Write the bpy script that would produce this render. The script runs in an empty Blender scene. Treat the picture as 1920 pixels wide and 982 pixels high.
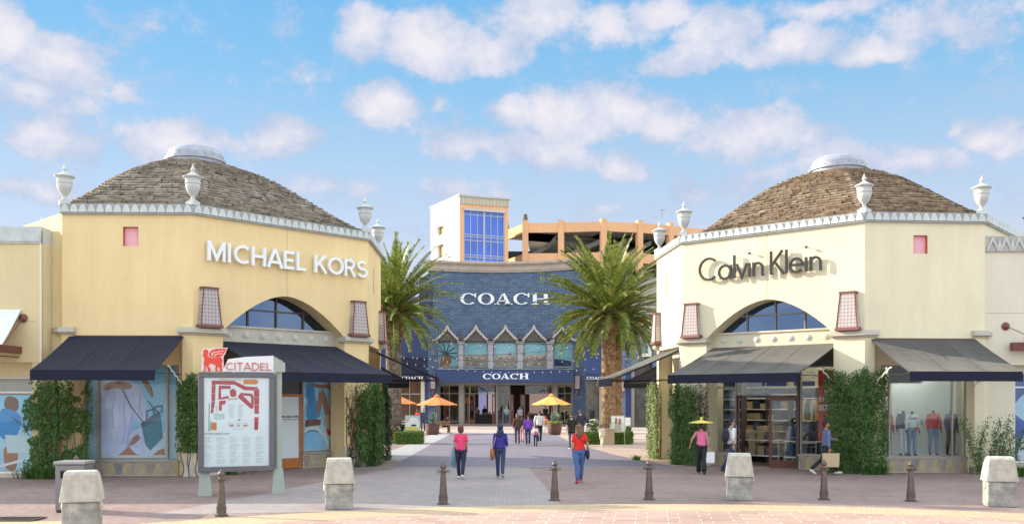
import bpy, bmesh, math, random
import numpy as np
from mathutils import Matrix, Vector, noise as mnoise
from math import radians as R, sin, cos, pi, sqrt, tan, atan2
random.seed(7)
S = bpy.context.scene
COL = S.collection
# ------------------------------------------------------------------ camera
FOC, HC, CX, HY = 1800.0, 2.3, 960.0, 750.0
cam_d = bpy.data.cameras.new('camera'); cam = bpy.data.objects.new('camera', cam_d); COL.objects.link(cam)
cam.location = (0, 0, HC); cam.rotation_euler = (R(90), 0, 0)
cam_d.sensor_width = 36; cam_d.lens = 36*FOC/1920; cam_d.shift_y = (HY-491)/1920
cam_d.clip_start = .1; cam_d.clip_end = 3000
S.camera = cam
# ------------------------------------------------------------------ sun + sky
EL, AZ = R(20), R(20)          # sun height; light travels to +x and AZ towards the camera
sd = bpy.data.lights.new('sun', 'SUN'); sd.energy = 5; sd.angle = R(.5); sd.color = (1, .86, .68)
sun = bpy.data.objects.new('sun', sd); COL.objects.link(sun)
trav = Vector((cos(EL)*cos(AZ), -cos(EL)*sin(AZ), -sin(EL)))
sun.rotation_euler = trav.to_track_quat('-Z', 'Y').to_euler(); sun.location = (-60, 40, 40)
W = bpy.data.worlds.new('World'); S.world = W; W.use_nodes = True
wn, wl = W.node_tree.nodes, W.node_tree.links
for n in list(wn): wn.remove(n)
def wN(t, **k):
    n = wn.new(t)
    for a, b in k.items(): setattr(n, a, b)
    return n
def wM(op, a, b=None, c=None):
    n = wN('ShaderNodeMath', operation=op)
    for i, v in enumerate((a, b, c)):
        if v is None: continue
        if isinstance(v, (int, float)): n.inputs[i].default_value = v
        else: wl.new(v, n.inputs[i])
    return n.outputs[0]
SKY_STRENGTH = .15; SKYG = .60; AMB = 2.3   # AMB brightens the sky out of view, as added fill light
sky = wN('ShaderNodeTexSky', sky_type='NISHITA'); sky.sun_disc = False; sky.sun_elevation = EL; sky.sun_rotation = R(-90)+AZ
sky.air_density = 1.0; sky.dust_density = .4; sky.ozone_density = 2.5
tc = wN('ShaderNodeTexCoord'); sep = wN('ShaderNodeSeparateXYZ'); wl.new(tc.outputs['Generated'], sep.inputs[0])
az = wM('ARCTAN2', sep.outputs[0], sep.outputs[1]); el = wM('ARCSINE', sep.outputs[2])
cmb = wN('ShaderNodeCombineXYZ'); wl.new(az, cmb.inputs[0]); wl.new(el, cmb.inputs[1])
def wNoise(vec, scale, detail, rough, off=(0, 0, 0), sc=(1, 1, 1)):
    mp = wN('ShaderNodeMapping'); wl.new(vec, mp.inputs[0]); mp.inputs[1].default_value = off; mp.inputs[3].default_value = sc
    n = wN('ShaderNodeTexNoise'); n.inputs['Scale'].default_value = scale; n.inputs['Detail'].default_value = detail; n.inputs['Roughness'].default_value = rough
    wl.new(mp.outputs[0], n.inputs['Vector']); return n
warp = wNoise(cmb.outputs[0], 9, 5, .6)
wv = wN('ShaderNodeVectorMath', operation='MULTIPLY_ADD'); wl.new(warp.outputs['Color'], wv.inputs[0])
wv.inputs[1].default_value = (.075, .055, 0); wl.new(cmb.outputs[0], wv.inputs[2])
wv2 = wN('ShaderNodeVectorMath', operation='SUBTRACT'); wl.new(wv.outputs[0], wv2.inputs[0]); wv2.inputs[1].default_value = (.0375, .0275, 0)
# cumulus banks: direction on the sky (from photo bearings), half width, half height
CL = [(30,60,60,60,1),(110,115,110,60,1),(70,170,110,55,.7),(10,30,50,50,.9),(90,260,100,45,.8),(310,255,130,42,1),(400,262,90,30,.7),(530,255,70,42,.9),(70,370,80,25,.7),(240,170,40,18,.4),
      (690,50,55,50,1),(800,75,110,55,1.05),(900,85,110,40,1),(1000,40,130,45,.7),(1150,45,120,40,.6),(1240,20,80,30,.9),(1350,55,80,45,.9),(1300,105,90,30,1),(1480,85,110,42,1.05),(1620,95,85,28,1),
      (1560,6,150,20,.6),(1780,40,190,45,.55),(725,190,72,42,1.1),(830,190,22,22,.4),(960,215,55,38,1.05),(1080,210,110,58,1.1),(1180,200,100,45,1),(1250,225,60,35,.8),(1410,255,130,48,1),(1520,262,60,25,.6),
      (900,285,120,28,.8),(1010,280,110,32,.85),(1170,310,55,32,.85),(1100,300,60,25,.5),(1780,245,25,25,.8),(1850,250,85,38,1.05),(1740,300,90,28,.7),(1540,305,120,28,.5),(1650,310,120,30,.6),(1290,355,60,25,.5),(870,360,120,25,.4),(620,345,120,30,.45),(1150,390,150,25,.35),(1420,330,90,30,.5)]
acc = None
for (px, py, hw, hh, wgt) in CL:
    X, Z = (px-CX)/FOC, (HY-py)/FOC
    a0, e0 = math.atan(X), math.atan2(Z, sqrt(1+X*X)); f = 1/FOC
    s = wN('ShaderNodeVectorMath', operation='SUBTRACT'); wl.new(wv2.outputs[0], s.inputs[0]); s.inputs[1].default_value = (a0, e0, 0)
    m = wN('ShaderNodeVectorMath', operation='MULTIPLY'); wl.new(s.outputs[0], m.inputs[0]); m.inputs[1].default_value = (1/(hw*f*cos(a0)**2*1.2), 1/(hh*f*cos(a0)*1.22), 0)
    l = wN('ShaderNodeVectorMath', operation='LENGTH'); wl.new(m.outputs[0], l.inputs[0])
    v = wM('MULTIPLY_ADD', l.outputs['Value'], -wgt, wgt)
    acc = v if acc is None else wM('SMOOTH_MAX', acc, v, .12)
# dense cloud added to the unseen rest of the sky, for fill light
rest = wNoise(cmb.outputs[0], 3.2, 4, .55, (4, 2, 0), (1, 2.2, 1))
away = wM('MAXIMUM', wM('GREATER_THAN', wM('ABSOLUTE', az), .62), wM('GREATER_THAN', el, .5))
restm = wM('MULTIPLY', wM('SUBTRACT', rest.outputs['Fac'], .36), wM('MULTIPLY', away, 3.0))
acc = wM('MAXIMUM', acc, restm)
fine = wNoise(cmb.outputs[0], 20, 9, .66, (1, 5, 0), (1, 1.35, 1))
dens = wM('ADD', acc, wM('MULTIPLY', wM('SUBTRACT', fine.outputs['Fac'], .5), 1.45))
mr = wN('ShaderNodeMapRange', interpolation_type='SMOOTHSTEP'); wl.new(dens, mr.inputs[0]); mr.inputs[1].default_value = -.02; mr.inputs[2].default_value = .40
# cloud body: bright billows, blue-grey thin parts and bases
fine2 = wNoise(cmb.outputs[0], 17, 7, .6, (3, 9, .3), (1, 1.2, 1))
cr = wN('ShaderNodeMapRange', interpolation_type='SMOOTHSTEP'); wl.new(wM('ADD', wM('MULTIPLY', dens, .45), wM('MULTIPLY', fine2.outputs['Fac'], .9)), cr.inputs[0]); cr.inputs[1].default_value = .40; cr.inputs[2].default_value = 1.0
cc = wN('ShaderNodeMix', data_type='RGBA'); wl.new(cr.outputs[0], cc.inputs[0])
cc.inputs[6].default_value = (3.2, 3.9, 5.2, 1); cc.inputs[7].default_value = (5.7, 5.5, 5.9, 1)
# clear air graded from the Nishita sky
grade = wN('ShaderNodeMix', data_type='RGBA', blend_type='MULTIPLY'); grade.inputs[0].default_value = 1; wl.new(sky.outputs[0], grade.inputs[6]); grade.inputs[7].default_value = (.5, .9, 1.2, 1)
hz = wN('ShaderNodeMapRange'); wl.new(el, hz.inputs[0]); hz.inputs[1].default_value = 0; hz.inputs[2].default_value = .42
ramp = wN('ShaderNodeValToRGB'); wl.new(hz.outputs[0], ramp.inputs[0])
cr_ = ramp.color_ramp; cr_.elements[0].position = 0; cr_.elements[0].color = (5.0/8, 4.9/8, 5.2/8, 1); cr_.elements[1].position = 1; cr_.elements[1].color = (1.2/8, 3.4/8, 5.8/8, 1)
e = cr_.elements.new(.34); e.color = (4.7/8, 4.9/8, 5.7/8, 1); e = cr_.elements.new(.56); e.color = (3.3/8, 4.5/8, 5.8/8, 1); e = cr_.elements.new(.76); e.color = (2.0/8, 3.95/8, 5.8/8, 1)
rs = wN('ShaderNodeVectorMath', operation='SCALE'); wl.new(ramp.outputs[0], rs.inputs[0]); rs.inputs['Scale'].default_value = 8
air = wN('ShaderNodeMix', data_type='RGBA'); air.inputs[0].default_value = .85; wl.new(grade.outputs[2], air.inputs[6]); wl.new(rs.outputs[0], air.inputs[7])
mixs = wN('ShaderNodeMix', data_type='RGBA'); wl.new(mr.outputs[0], mixs.inputs[0]); wl.new(air.outputs[2], mixs.inputs[6]); wl.new(cc.outputs[2], mixs.inputs[7])
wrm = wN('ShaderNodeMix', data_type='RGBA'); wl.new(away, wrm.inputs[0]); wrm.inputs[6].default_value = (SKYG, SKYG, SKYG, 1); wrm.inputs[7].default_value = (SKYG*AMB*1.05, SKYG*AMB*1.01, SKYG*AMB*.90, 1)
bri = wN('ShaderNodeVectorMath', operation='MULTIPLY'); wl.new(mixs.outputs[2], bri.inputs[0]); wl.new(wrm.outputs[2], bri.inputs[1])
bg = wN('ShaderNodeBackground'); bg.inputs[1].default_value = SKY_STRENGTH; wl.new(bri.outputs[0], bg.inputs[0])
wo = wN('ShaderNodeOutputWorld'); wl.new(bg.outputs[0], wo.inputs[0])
S.view_settings.view_transform = 'Standard'; S.view_settings.look = 'None'; S.view_settings.exposure = .8; S.view_settings.gamma = 1
S.cycles.max_bounces = 8; S.cycles.diffuse_bounces = 4; S.cycles.glossy_bounces = 3; S.cycles.transparent_max_bounces = 12
# ------------------------------------------------------------------ helpers
def lin(c):  # sRGB 0-255 -> linear
    return tuple((x/255/12.92 if x/255 <= .04045 else ((x/255+.055)/1.055)**2.4) for x in c)
_m = {}
def mat(name, col, rough=.6, var=.0, vs=3.0, bump=0, bs=40, metal=0, col2=None, emit=0, spec=.5, sheen=0, island=0, stain=0):
    if name in _m: return _m[name]
    m = bpy.data.materials.new(name); m.use_nodes = True; _m[name] = m
    n, l = m.node_tree.nodes, m.node_tree.links; b = n['Principled BSDF']
    b.inputs['Roughness'].default_value = rough; b.inputs['Metallic'].default_value = metal; b.inputs['Specular IOR Level'].default_value = spec
    c = tuple(col)+(1,); b.inputs['Base Color'].default_value = c
    t = n.new('ShaderNodeTexCoord')
    out = None
    if var or col2:
        nz = n.new('ShaderNodeTexNoise'); nz.inputs['Scale'].default_value = vs; nz.inputs['Detail'].default_value = 6; nz.inputs['Roughness'].default_value = .62; l.new(t.outputs['Object'], nz.inputs['Vector'])
        mr = n.new('ShaderNodeMapRange'); mr.inputs[1].default_value = .3; mr.inputs[2].default_value = .7; l.new(nz.outputs['Fac'], mr.inputs[0])
        mx = n.new('ShaderNodeMix'); mx.data_type = 'RGBA'; l.new(mr.outputs[0], mx.inputs[0])
        lo = tuple(x*(1-var) for x in col)+(1,); hi = (tuple(col2)+(1,)) if col2 else tuple(min(1, x*(1+var)) for x in col)+(1,)
        mx.inputs[6].default_value = lo; mx.inputs[7].default_value = hi; out = mx.outputs[2]
    if island:
        g = n.new('ShaderNodeNewGeometry'); mr2 = n.new('ShaderNodeMapRange'); mr2.inputs[3].default_value = 1-island; mr2.inputs[4].default_value = 1+island; l.new(g.outputs['Random Per Island'], mr2.inputs[0])
        v = n.new('ShaderNodeVectorMath'); v.operation = 'SCALE'; l.new(mr2.outputs[0], v.inputs['Scale'])
        if out: l.new(out, v.inputs[0])
        else: v.inputs[0].default_value = col
        out = v.outputs[0]
    if stain:
        mp = n.new('ShaderNodeMapping'); mp.inputs[3].default_value = (1.7, 1.7, .20); l.new(t.outputs['Object'], mp.inputs[0])
        nz = n.new('ShaderNodeTexNoise'); nz.inputs['Scale'].default_value = 1.3; nz.inputs['Detail'].default_value = 7; nz.inputs['Roughness'].default_value = .7; l.new(mp.outputs[0], nz.inputs['Vector'])
        mr = n.new('ShaderNodeMapRange'); mr.inputs[1].default_value = .35; mr.inputs[2].default_value = .75; mr.inputs[3].default_value = 1; mr.inputs[4].default_value = 1-stain; l.new(nz.outputs['Fac'], mr.inputs[0])
        v = n.new('ShaderNodeVectorMath'); v.operation = 'SCALE'; l.new(mr.outputs[0], v.inputs['Scale'])
        if out: l.new(out, v.inputs[0])
        else: v.inputs[0].default_value = col
        out = v.outputs[0]
    if out: l.new(out, b.inputs['Base Color'])
    if bump:
        nb = n.new('ShaderNodeTexNoise'); nb.inputs['Scale'].default_value = bs; nb.inputs['Detail'].default_value = 4; l.new(t.outputs['Object'], nb.inputs['Vector'])
        bp = n.new('ShaderNodeBump'); bp.inputs['Strength'].default_value = bump; bp.inputs['Distance'].default_value = .02; l.new(nb.outputs['Fac'], bp.inputs['Height']); l.new(bp.outputs[0], b.inputs['Normal'])
    if emit: b.inputs['Emission Color'].default_value = c; b.inputs['Emission Strength'].default_value = emit
    if sheen:
        b.inputs['Sheen Weight'].default_value = sheen; b.inputs['Sheen Roughness'].default_value = .35; b.inputs['Sheen Tint'].default_value = (1, .98, .9, 1)
    return m
def brickmat(name, c1, c2, mortar, bw, bh, ms=.01, rough=.8, rot=(0, 0, 0), var=.25, bump=.3, off=.5, vs=.35, wear=.25):
    m = bpy.data.materials.new(name); m.use_nodes = True
    n, l = m.node_tree.nodes, m.node_tree.links; b = n['Principled BSDF']; b.inputs['Roughness'].default_value = rough
    t = n.new('ShaderNodeTexCoord'); mp = n.new('ShaderNodeMapping'); mp.inputs[2].default_value = rot; l.new(t.outputs['Object'], mp.inputs[0])
    br = n.new('ShaderNodeTexBrick'); l.new(mp.outputs[0], br.inputs['Vector']); br.offset = off
    br.inputs['Color1'].default_value = tuple(c1)+(1,); br.inputs['Color2'].default_value = tuple(c2)+(1,); br.inputs['Mortar'].default_value = tuple(mortar)+(1,)
    br.inputs['Scale'].default_value = 1; br.inputs['Brick Width'].default_value = bw; br.inputs['Row Height'].default_value = bh; br.inputs['Mortar Size'].default_value = ms; br.inputs['Mortar Smooth'].default_value = .3
    nz = n.new('ShaderNodeTexNoise'); nz.inputs['Scale'].default_value = vs; nz.inputs['Detail'].default_value = 8; nz.inputs['Roughness'].default_value = .65; l.new(t.outputs['Object'], nz.inputs['Vector'])
    mr = n.new('ShaderNodeMapRange'); mr.inputs[1].default_value = .3; mr.inputs[2].default_value = .7; mr.inputs[3].default_value = 1-var; mr.inputs[4].default_value = 1+var; l.new(nz.outputs['Fac'], mr.inputs[0])
    st = n.new('ShaderNodeTexNoise'); st.inputs['Scale'].default_value = 1.7; st.inputs['Detail'].default_value = 12; st.inputs['Roughness'].default_value = .75; l.new(t.outputs['Object'], st.inputs['Vector'])
    sm = n.new('ShaderNodeMapRange'); sm.inputs[1].default_value = .54; sm.inputs[2].default_value = .72; sm.inputs[3].default_value = 1; sm.inputs[4].default_value = 1-wear; l.new(st.outputs['Fac'], sm.inputs[0])
    vo = n.new('ShaderNodeTexVoronoi'); vo.inputs['Scale'].default_value = 1.3; l.new(t.outputs['Object'], vo.inputs['Vector']); vm = n.new('ShaderNodeMapRange'); vm.inputs[1].default_value = .035; vm.inputs[2].default_value = .05; vm.inputs[3].default_value = 1-wear*1.2; vm.inputs[4].default_value = 1; l.new(vo.outputs['Distance'], vm.inputs[0])
    q1 = n.new('ShaderNodeMath'); q1.operation = 'MULTIPLY'; l.new(mr.outputs[0], q1.inputs[0]); l.new(sm.outputs[0], q1.inputs[1]); q2 = n.new('ShaderNodeMath'); q2.operation = 'MULTIPLY'; l.new(q1.outputs[0], q2.inputs[0]); l.new(vm.outputs[0], q2.inputs[1])
    v = n.new('ShaderNodeVectorMath'); v.operation = 'SCALE'; l.new(br.outputs['Color'], v.inputs[0]); l.new(q2.outputs[0], v.inputs['Scale']); l.new(v.outputs[0], b.inputs['Base Color'])
    nb = n.new('ShaderNodeTexNoise'); nb.inputs['Scale'].default_value = 30; nb.inputs['Detail'].default_value = 4; l.new(t.outputs['Object'], nb.inputs['Vector'])
    ad = n.new('ShaderNodeMath'); ad.operation = 'MULTIPLY_ADD'; l.new(br.outputs['Fac'], ad.inputs[0]); ad.inputs[1].default_value = -1; l.new(nb.outputs['Fac'], ad.inputs[2])
    bp = n.new('ShaderNodeBump'); bp.inputs['Strength'].default_value = bump; bp.inputs['Distance'].default_value = .01; l.new(ad.outputs[0], bp.inputs['Height']); l.new(bp.outputs[0], b.inputs['Normal'])
    return m
def glassmat(name, tint=(.9, .96, .97), refl=.12, rough=.01, gtint=(1, 1, 1)):
    m = bpy.data.materials.new(name); m.use_nodes = True; n, l = m.node_tree.nodes, m.node_tree.links
    for x in list(n): n.remove(x)
    o = n.new('ShaderNodeOutputMaterial'); tr = n.new('ShaderNodeBsdfTransparent'); tr.inputs[0].default_value = tuple(tint)+(1,)
    gl = n.new('ShaderNodeBsdfGlossy'); gl.inputs['Roughness'].default_value = rough; gl.inputs[0].default_value = tuple(gtint)+(1,)
    lw = n.new('ShaderNodeFresnel'); lw.inputs[0].default_value = 1.5
    ad = n.new('ShaderNodeMath'); ad.operation = 'ADD'; ad.use_clamp = True; ad.operation = 'MULTIPLY_ADD'; l.new(lw.outputs[0], ad.inputs[0]); ad.inputs[1].default_value = .65; ad.inputs[2].default_value = refl
    t = n.new('ShaderNodeTexCoord'); nb = n.new('ShaderNodeTexNoise'); nb.inputs['Scale'].default_value = .9; nb.inputs['Detail'].default_value = 1; l.new(t.outputs['Object'], nb.inputs['Vector'])
    bp = n.new('ShaderNodeBump'); bp.inputs['Strength'].default_value = .25; bp.inputs['Distance'].default_value = .02; l.new(nb.outputs['Fac'], bp.inputs['Height']); l.new(bp.outputs[0], gl.inputs['Normal'])
    mx = n.new('ShaderNodeMixShader'); l.new(ad.outputs[0], mx.inputs[0]); l.new(tr.outputs[0], mx.inputs[1]); l.new(gl.outputs[0], mx.inputs[2]); l.new(mx.outputs[0], o.inputs[0])
    return m
class MB:
    """collects geometry and links it as one mesh object"""
    def __init__(s, T=None): s.v, s.f, s.m, s.T, s.k = [], [], [], T, 0
    def add(s, vs, fs, T=None):
        o = len(s.v)
        for p in vs:
            p = Vector(p)
            if T is not None: p = T @ p
            if s.T is not None: p = s.T @ p
            s.v.append(p)
        for f in fs: s.f.append([o+i for i in f]); s.m.append(s.k)
        return s
    def box(s, x0, x1, y0, y1, z0, z1, T=None):
        return s.add([(x0,y0,z0),(x1,y0,z0),(x1,y1,z0),(x0,y1,z0),(x0,y0,z1),(x1,y0,z1),(x1,y1,z1),(x0,y1,z1)],
              [(0,3,2,1),(4,5,6,7),(0,1,5,4),(1,2,6,5),(2,3,7,6),(3,0,4,7)], T)
    def prism(s, poly, y0, y1, T=None):      # outline in the x-z plane, thickness in y
        n = len(poly); vs = [(x, y0, z) for x, z in poly]+[(x, y1, z) for x, z in poly]
        return s.add(vs, [tuple(range(n)), tuple(range(2*n-1, n-1, -1))]+[(i, i+n, (i+1) % n+n, (i+1) % n) for i in range(n)], T)
    def prismz(s, poly, z0, z1, T=None):     # outline in the x-y plane
        n = len(poly); vs = [(x, y, z0) for x, y in poly]+[(x, y, z1) for x, y in poly]
        return s.add(vs, [tuple(range(n-1, -1, -1)), tuple(range(n, 2*n))]+[(i, (i+1) % n, (i+1) % n+n, i+n) for i in range(n)], T)
    def loft(s, rings, cap=True, T=None):
        n = len(rings[0]); vs = [p for r in rings for p in r]; fs = []
        for j in range(len(rings)-1):
            for i in range(n): fs.append((j*n+i, j*n+(i+1) % n, (j+1)*n+(i+1) % n, (j+1)*n+i))
        if cap: fs.append(tuple(range(n-1, -1, -1))); fs.append(tuple(range((len(rings)-1)*n, len(rings)*n)))
        return s.add(vs, fs, T)
    def lathe(s, prof, n=24, c=(0, 0, 0), T=None):
        return s.loft([[(c[0]+r*cos(2*pi*i/n), c[1]+r*sin(2*pi*i/n), c[2]+z) for i in range(n)] for r, z in prof], True, T)
    def tube(s, pts, rad, n=8, T=None, cap=True):
        pts = [Vector(p) for p in pts]
        if not hasattr(rad, '__len__'): rad = [rad]*len(pts)
        rings = []; up = None
        for i, p in enumerate(pts):
            d = (pts[min(i+1, len(pts)-1)]-pts[max(i-1, 0)]); d = d.normalized() if d.length > 1e-9 else Vector((0, 0, 1))
            if up is None: up = Vector((0, 0, 1)) if abs(d.z) < .9 else Vector((0, 1, 0))
            a = d.cross(up).normalized(); b = a.cross(d).normalized(); up = b
            r = rad[i]; ra, rb = (r if hasattr(r, '__len__') else (r, r))
            rings.append([p+a*ra*cos(2*pi*k/n)+b*rb*sin(2*pi*k/n) for k in range(n)])
        return s.loft(rings, cap, T)
    def vtube(s, secs, n=14, T=None):        # stacked horizontal ellipses (x,y,z,rx,ry) with rounded ends
        rings = []
        for x, y, z, rx, ry in secs: rings.append([(x+rx*cos(2*pi*k/n), y+ry*sin(2*pi*k/n), z) for k in range(n)])
        return s.loft(rings, True, T)
    def ell(s, c, r, n=12, m=8, T=None, rot=None):
        rings = []
        for j in range(1, m):
            a = pi*j/m; rings.append([Vector((r[0]*sin(a)*cos(2*pi*i/n), r[1]*sin(a)*sin(2*pi*i/n), -r[2]*cos(a))) for i in range(n)])
        if rot is not None: rings = [[rot @ p for p in q] for q in rings]
        cc = Vector(c); return s.loft([[p+cc for p in q] for q in rings], True, T)
    def quad(s, a, b, c, d, T=None): return s.add([a, b, c, d], [(0, 1, 2, 3)], T)
    def poly(s, pts, T=None): return s.add(pts, [tuple(range(len(pts)))], T)
    def mesh(s, name):
        me = bpy.data.meshes.new(name); me.from_pydata([tuple(p) for p in s.v], [], s.f)
        me.polygons.foreach_set('material_index', s.m); me.update(); return me
    def build(s, name, mats, parent=None, smooth=False, bevel=0, fix=True, bseg=2):
        me = s.mesh(name)
        if fix:
            bm = bmesh.new(); bm.from_mesh(me); bmesh.ops.recalc_face_normals(bm, faces=bm.faces); bm.to_mesh(me); bm.free()
        if not isinstance(mats, (list, tuple)): mats = [mats]
        for q in mats: me.materials.append(q)
        if smooth:
            me.polygons.foreach_set('use_smooth', [True]*len(me.polygons))
            if smooth != 'all':
                try: me.set_sharp_from_angle(angle=R(35))
                except Exception: pass
        o = bpy.data.objects.new(name, me); COL.objects.link(o); o.parent = parent
        if bevel:
            b = o.modifiers.new('bevel', 'BEVEL'); b.width = bevel; b.segments = bseg; b.limit_method = 'ANGLE'; b.angle_limit = R(40)
        return o
def evalmesh(o):            # bake modifiers / text in a small side scene, so the big one is not re-evaluated each time
    global _side
    if '_side' not in globals(): _side = bpy.data.scenes.new('side')
    _side.collection.objects.link(o); vl = _side.view_layers[0]; dg = vl.depsgraph if vl.depsgraph else bpy.context.evaluated_depsgraph_get()
    dg.update(); me = bpy.data.meshes.new_from_object(o.evaluated_get(dg)); _side.collection.objects.unlink(o); return me
def remesh(mb, name, mats, parent, voxel=.012, smooth=4, fold=0, seed=0, pick=None):
    """one continuous surface out of overlapping closed lofts"""
    me = mb.mesh(name+'_src'); bm = bmesh.new(); bm.from_mesh(me); bmesh.ops.recalc_face_normals(bm, faces=bm.faces); bm.to_mesh(me); bm.free()
    o = bpy.data.objects.new('tmp', me)
    r = o.modifiers.new('r', 'REMESH'); r.mode = 'VOXEL'; r.voxel_size = voxel
    if smooth: sm = o.modifiers.new('s', 'SMOOTH'); sm.factor = .5; sm.iterations = smooth
    out = evalmesh(o); bpy.data.objects.remove(o)
    out.name = name
    if fold:
        for v in out.vertices:
            p = v.co; d = mnoise.noise(Vector((p.x*14+seed, p.y*14, p.z*7)))*fold+mnoise.noise(Vector((p.x*30+seed, p.y*30, p.z*22)))*fold*.4
            v.co = p+v.normal*d
    out.materials.clear()
    if not isinstance(mats, (list, tuple)): mats = [mats]
    for q in mats: out.materials.append(q)
    out.polygons.foreach_set('use_smooth', [True]*len(out.polygons)); 
    if pick: out.polygons.foreach_set('material_index', [pick(p.center) for p in out.polygons])
    ob = bpy.data.objects.new(name, out); COL.objects.link(ob); ob.parent = parent; return ob
def tag(o, label=None, cat=None, group=None, kind=None):
    if label: o['label'] = label
    if cat: o['category'] = cat
    if group: o['group'] = group
    if kind: o['kind'] = kind
    return o
def thing(name, loc=(0, 0, 0), rz=0, label=None, cat=None, group=None):
    o = bpy.data.objects.new(name, None); COL.objects.link(o); o.location = loc; o.rotation_euler = (0, 0, rz); o.empty_display_size = .2
    return tag(o, label, cat, group)
def copy_tree(o, parent=None):
    c = o.copy(); COL.objects.link(c); c.parent = parent
    for ch in [x for x in COL.objects if x.parent == o]: copy_tree(ch, c)
    return c
def gnd(px, py):            # ground point seen at a photo bearing
    d = FOC*HC/(py-HY); return Vector(((px-CX)*d/FOC, d, 0))
def at(px, d, py=None): return Vector(((px-CX)*d/FOC, d, 0 if py is None else HC+(HY-py)*d/FOC))
def FR(ox, oy, ux, uy):     # wall frame: x along the wall, y inward, z up
    l = sqrt(ux*ux+uy*uy); ux, uy = ux/l, uy/l
    return Matrix(((ux, -uy, 0, ox), (uy, ux, 0, oy), (0, 0, 1, 0), (0, 0, 0, 1)))
def U(Mw, px, y=0.):        # along-wall coordinate of a photo bearing, on a wall frame in the world
    o = Mw @ Vector((0, y, 0)); a = Mw.to_3x3() @ Vector((1, 0, 0)); k = (px-CX)/FOC
    return (k*o.y-o.x)/(a.x-k*a.y)
def ZZ(Mw, py, u, y=0.):
    p = Mw @ Vector((u, y, 0)); return HC+(HY-py)*p.y/FOC
def text(body, size, ext, name, m, parent, T, off=0, align='LEFT', sx=1, space=1):
    c = bpy.data.curves.new(name, 'FONT'); c.body = body; c.size = size; c.extrude = ext; c.offset = off; c.align_x = align; c.space_character = space; c.resolution_u = 3
    o = bpy.data.objects.new('t', c); me = evalmesh(o); bpy.data.objects.remove(o)
    me.transform(T @ Matrix.Rotation(pi/2, 4, 'X') @ Matrix.Diagonal((sx, 1, 1, 1))); me.materials.clear(); me.materials.append(m); me.name = name
    ob = bpy.data.objects.new(name, me); COL.objects.link(ob); ob.parent = parent; return ob
# stroke lettering ---------------------------------------------------------
def arc(cx, cy, rx, ry, a0, a1, n=18): return [(cx+rx*cos(R(a0+(a1-a0)*i/n)), cy+ry*sin(R(a0+(a1-a0)*i/n))) for i in range(n+1)]
def ribbon(mb, pts, w, y0, y1, T=None):
    L, Rr = [], []
    n = len(pts)
    for i in range(n):
        p = Vector(pts[i]); d0 = (p-Vector(pts[i-1])) if i else None; d1 = (Vector(pts[i+1])-p) if i < n-1 else None
        d0 = d0.normalized() if d0 else d1.normalized(); d1 = d1.normalized() if d1 else d0
        t = (d0+d1); t = t.normalized() if t.length > 1e-4 else d0
        nn = Vector((-t.y, t.x)); k = w/2/max(.45, nn.dot(Vector((-d0.y, d0.x))))
        L.append(p+nn*k); Rr.append(p-nn*k)
    vs = [];fs = []
    for i in range(n): vs += [(L[i].x, y0, L[i].y), (Rr[i].x, y0, Rr[i].y), (Rr[i].x, y1, Rr[i].y), (L[i].x, y1, L[i].y)]
    for i in range(n-1):
        a, b = 4*i, 4*i+4
        for k in range(4): fs.append((a+k, a+(k+1) % 4, b+(k+1) % 4, b+k))
    fs += [(0, 1, 2, 3), (4*n-1, 4*n-2, 4*n-3, 4*n-4)]
    mb.add(vs, fs, T)
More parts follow.
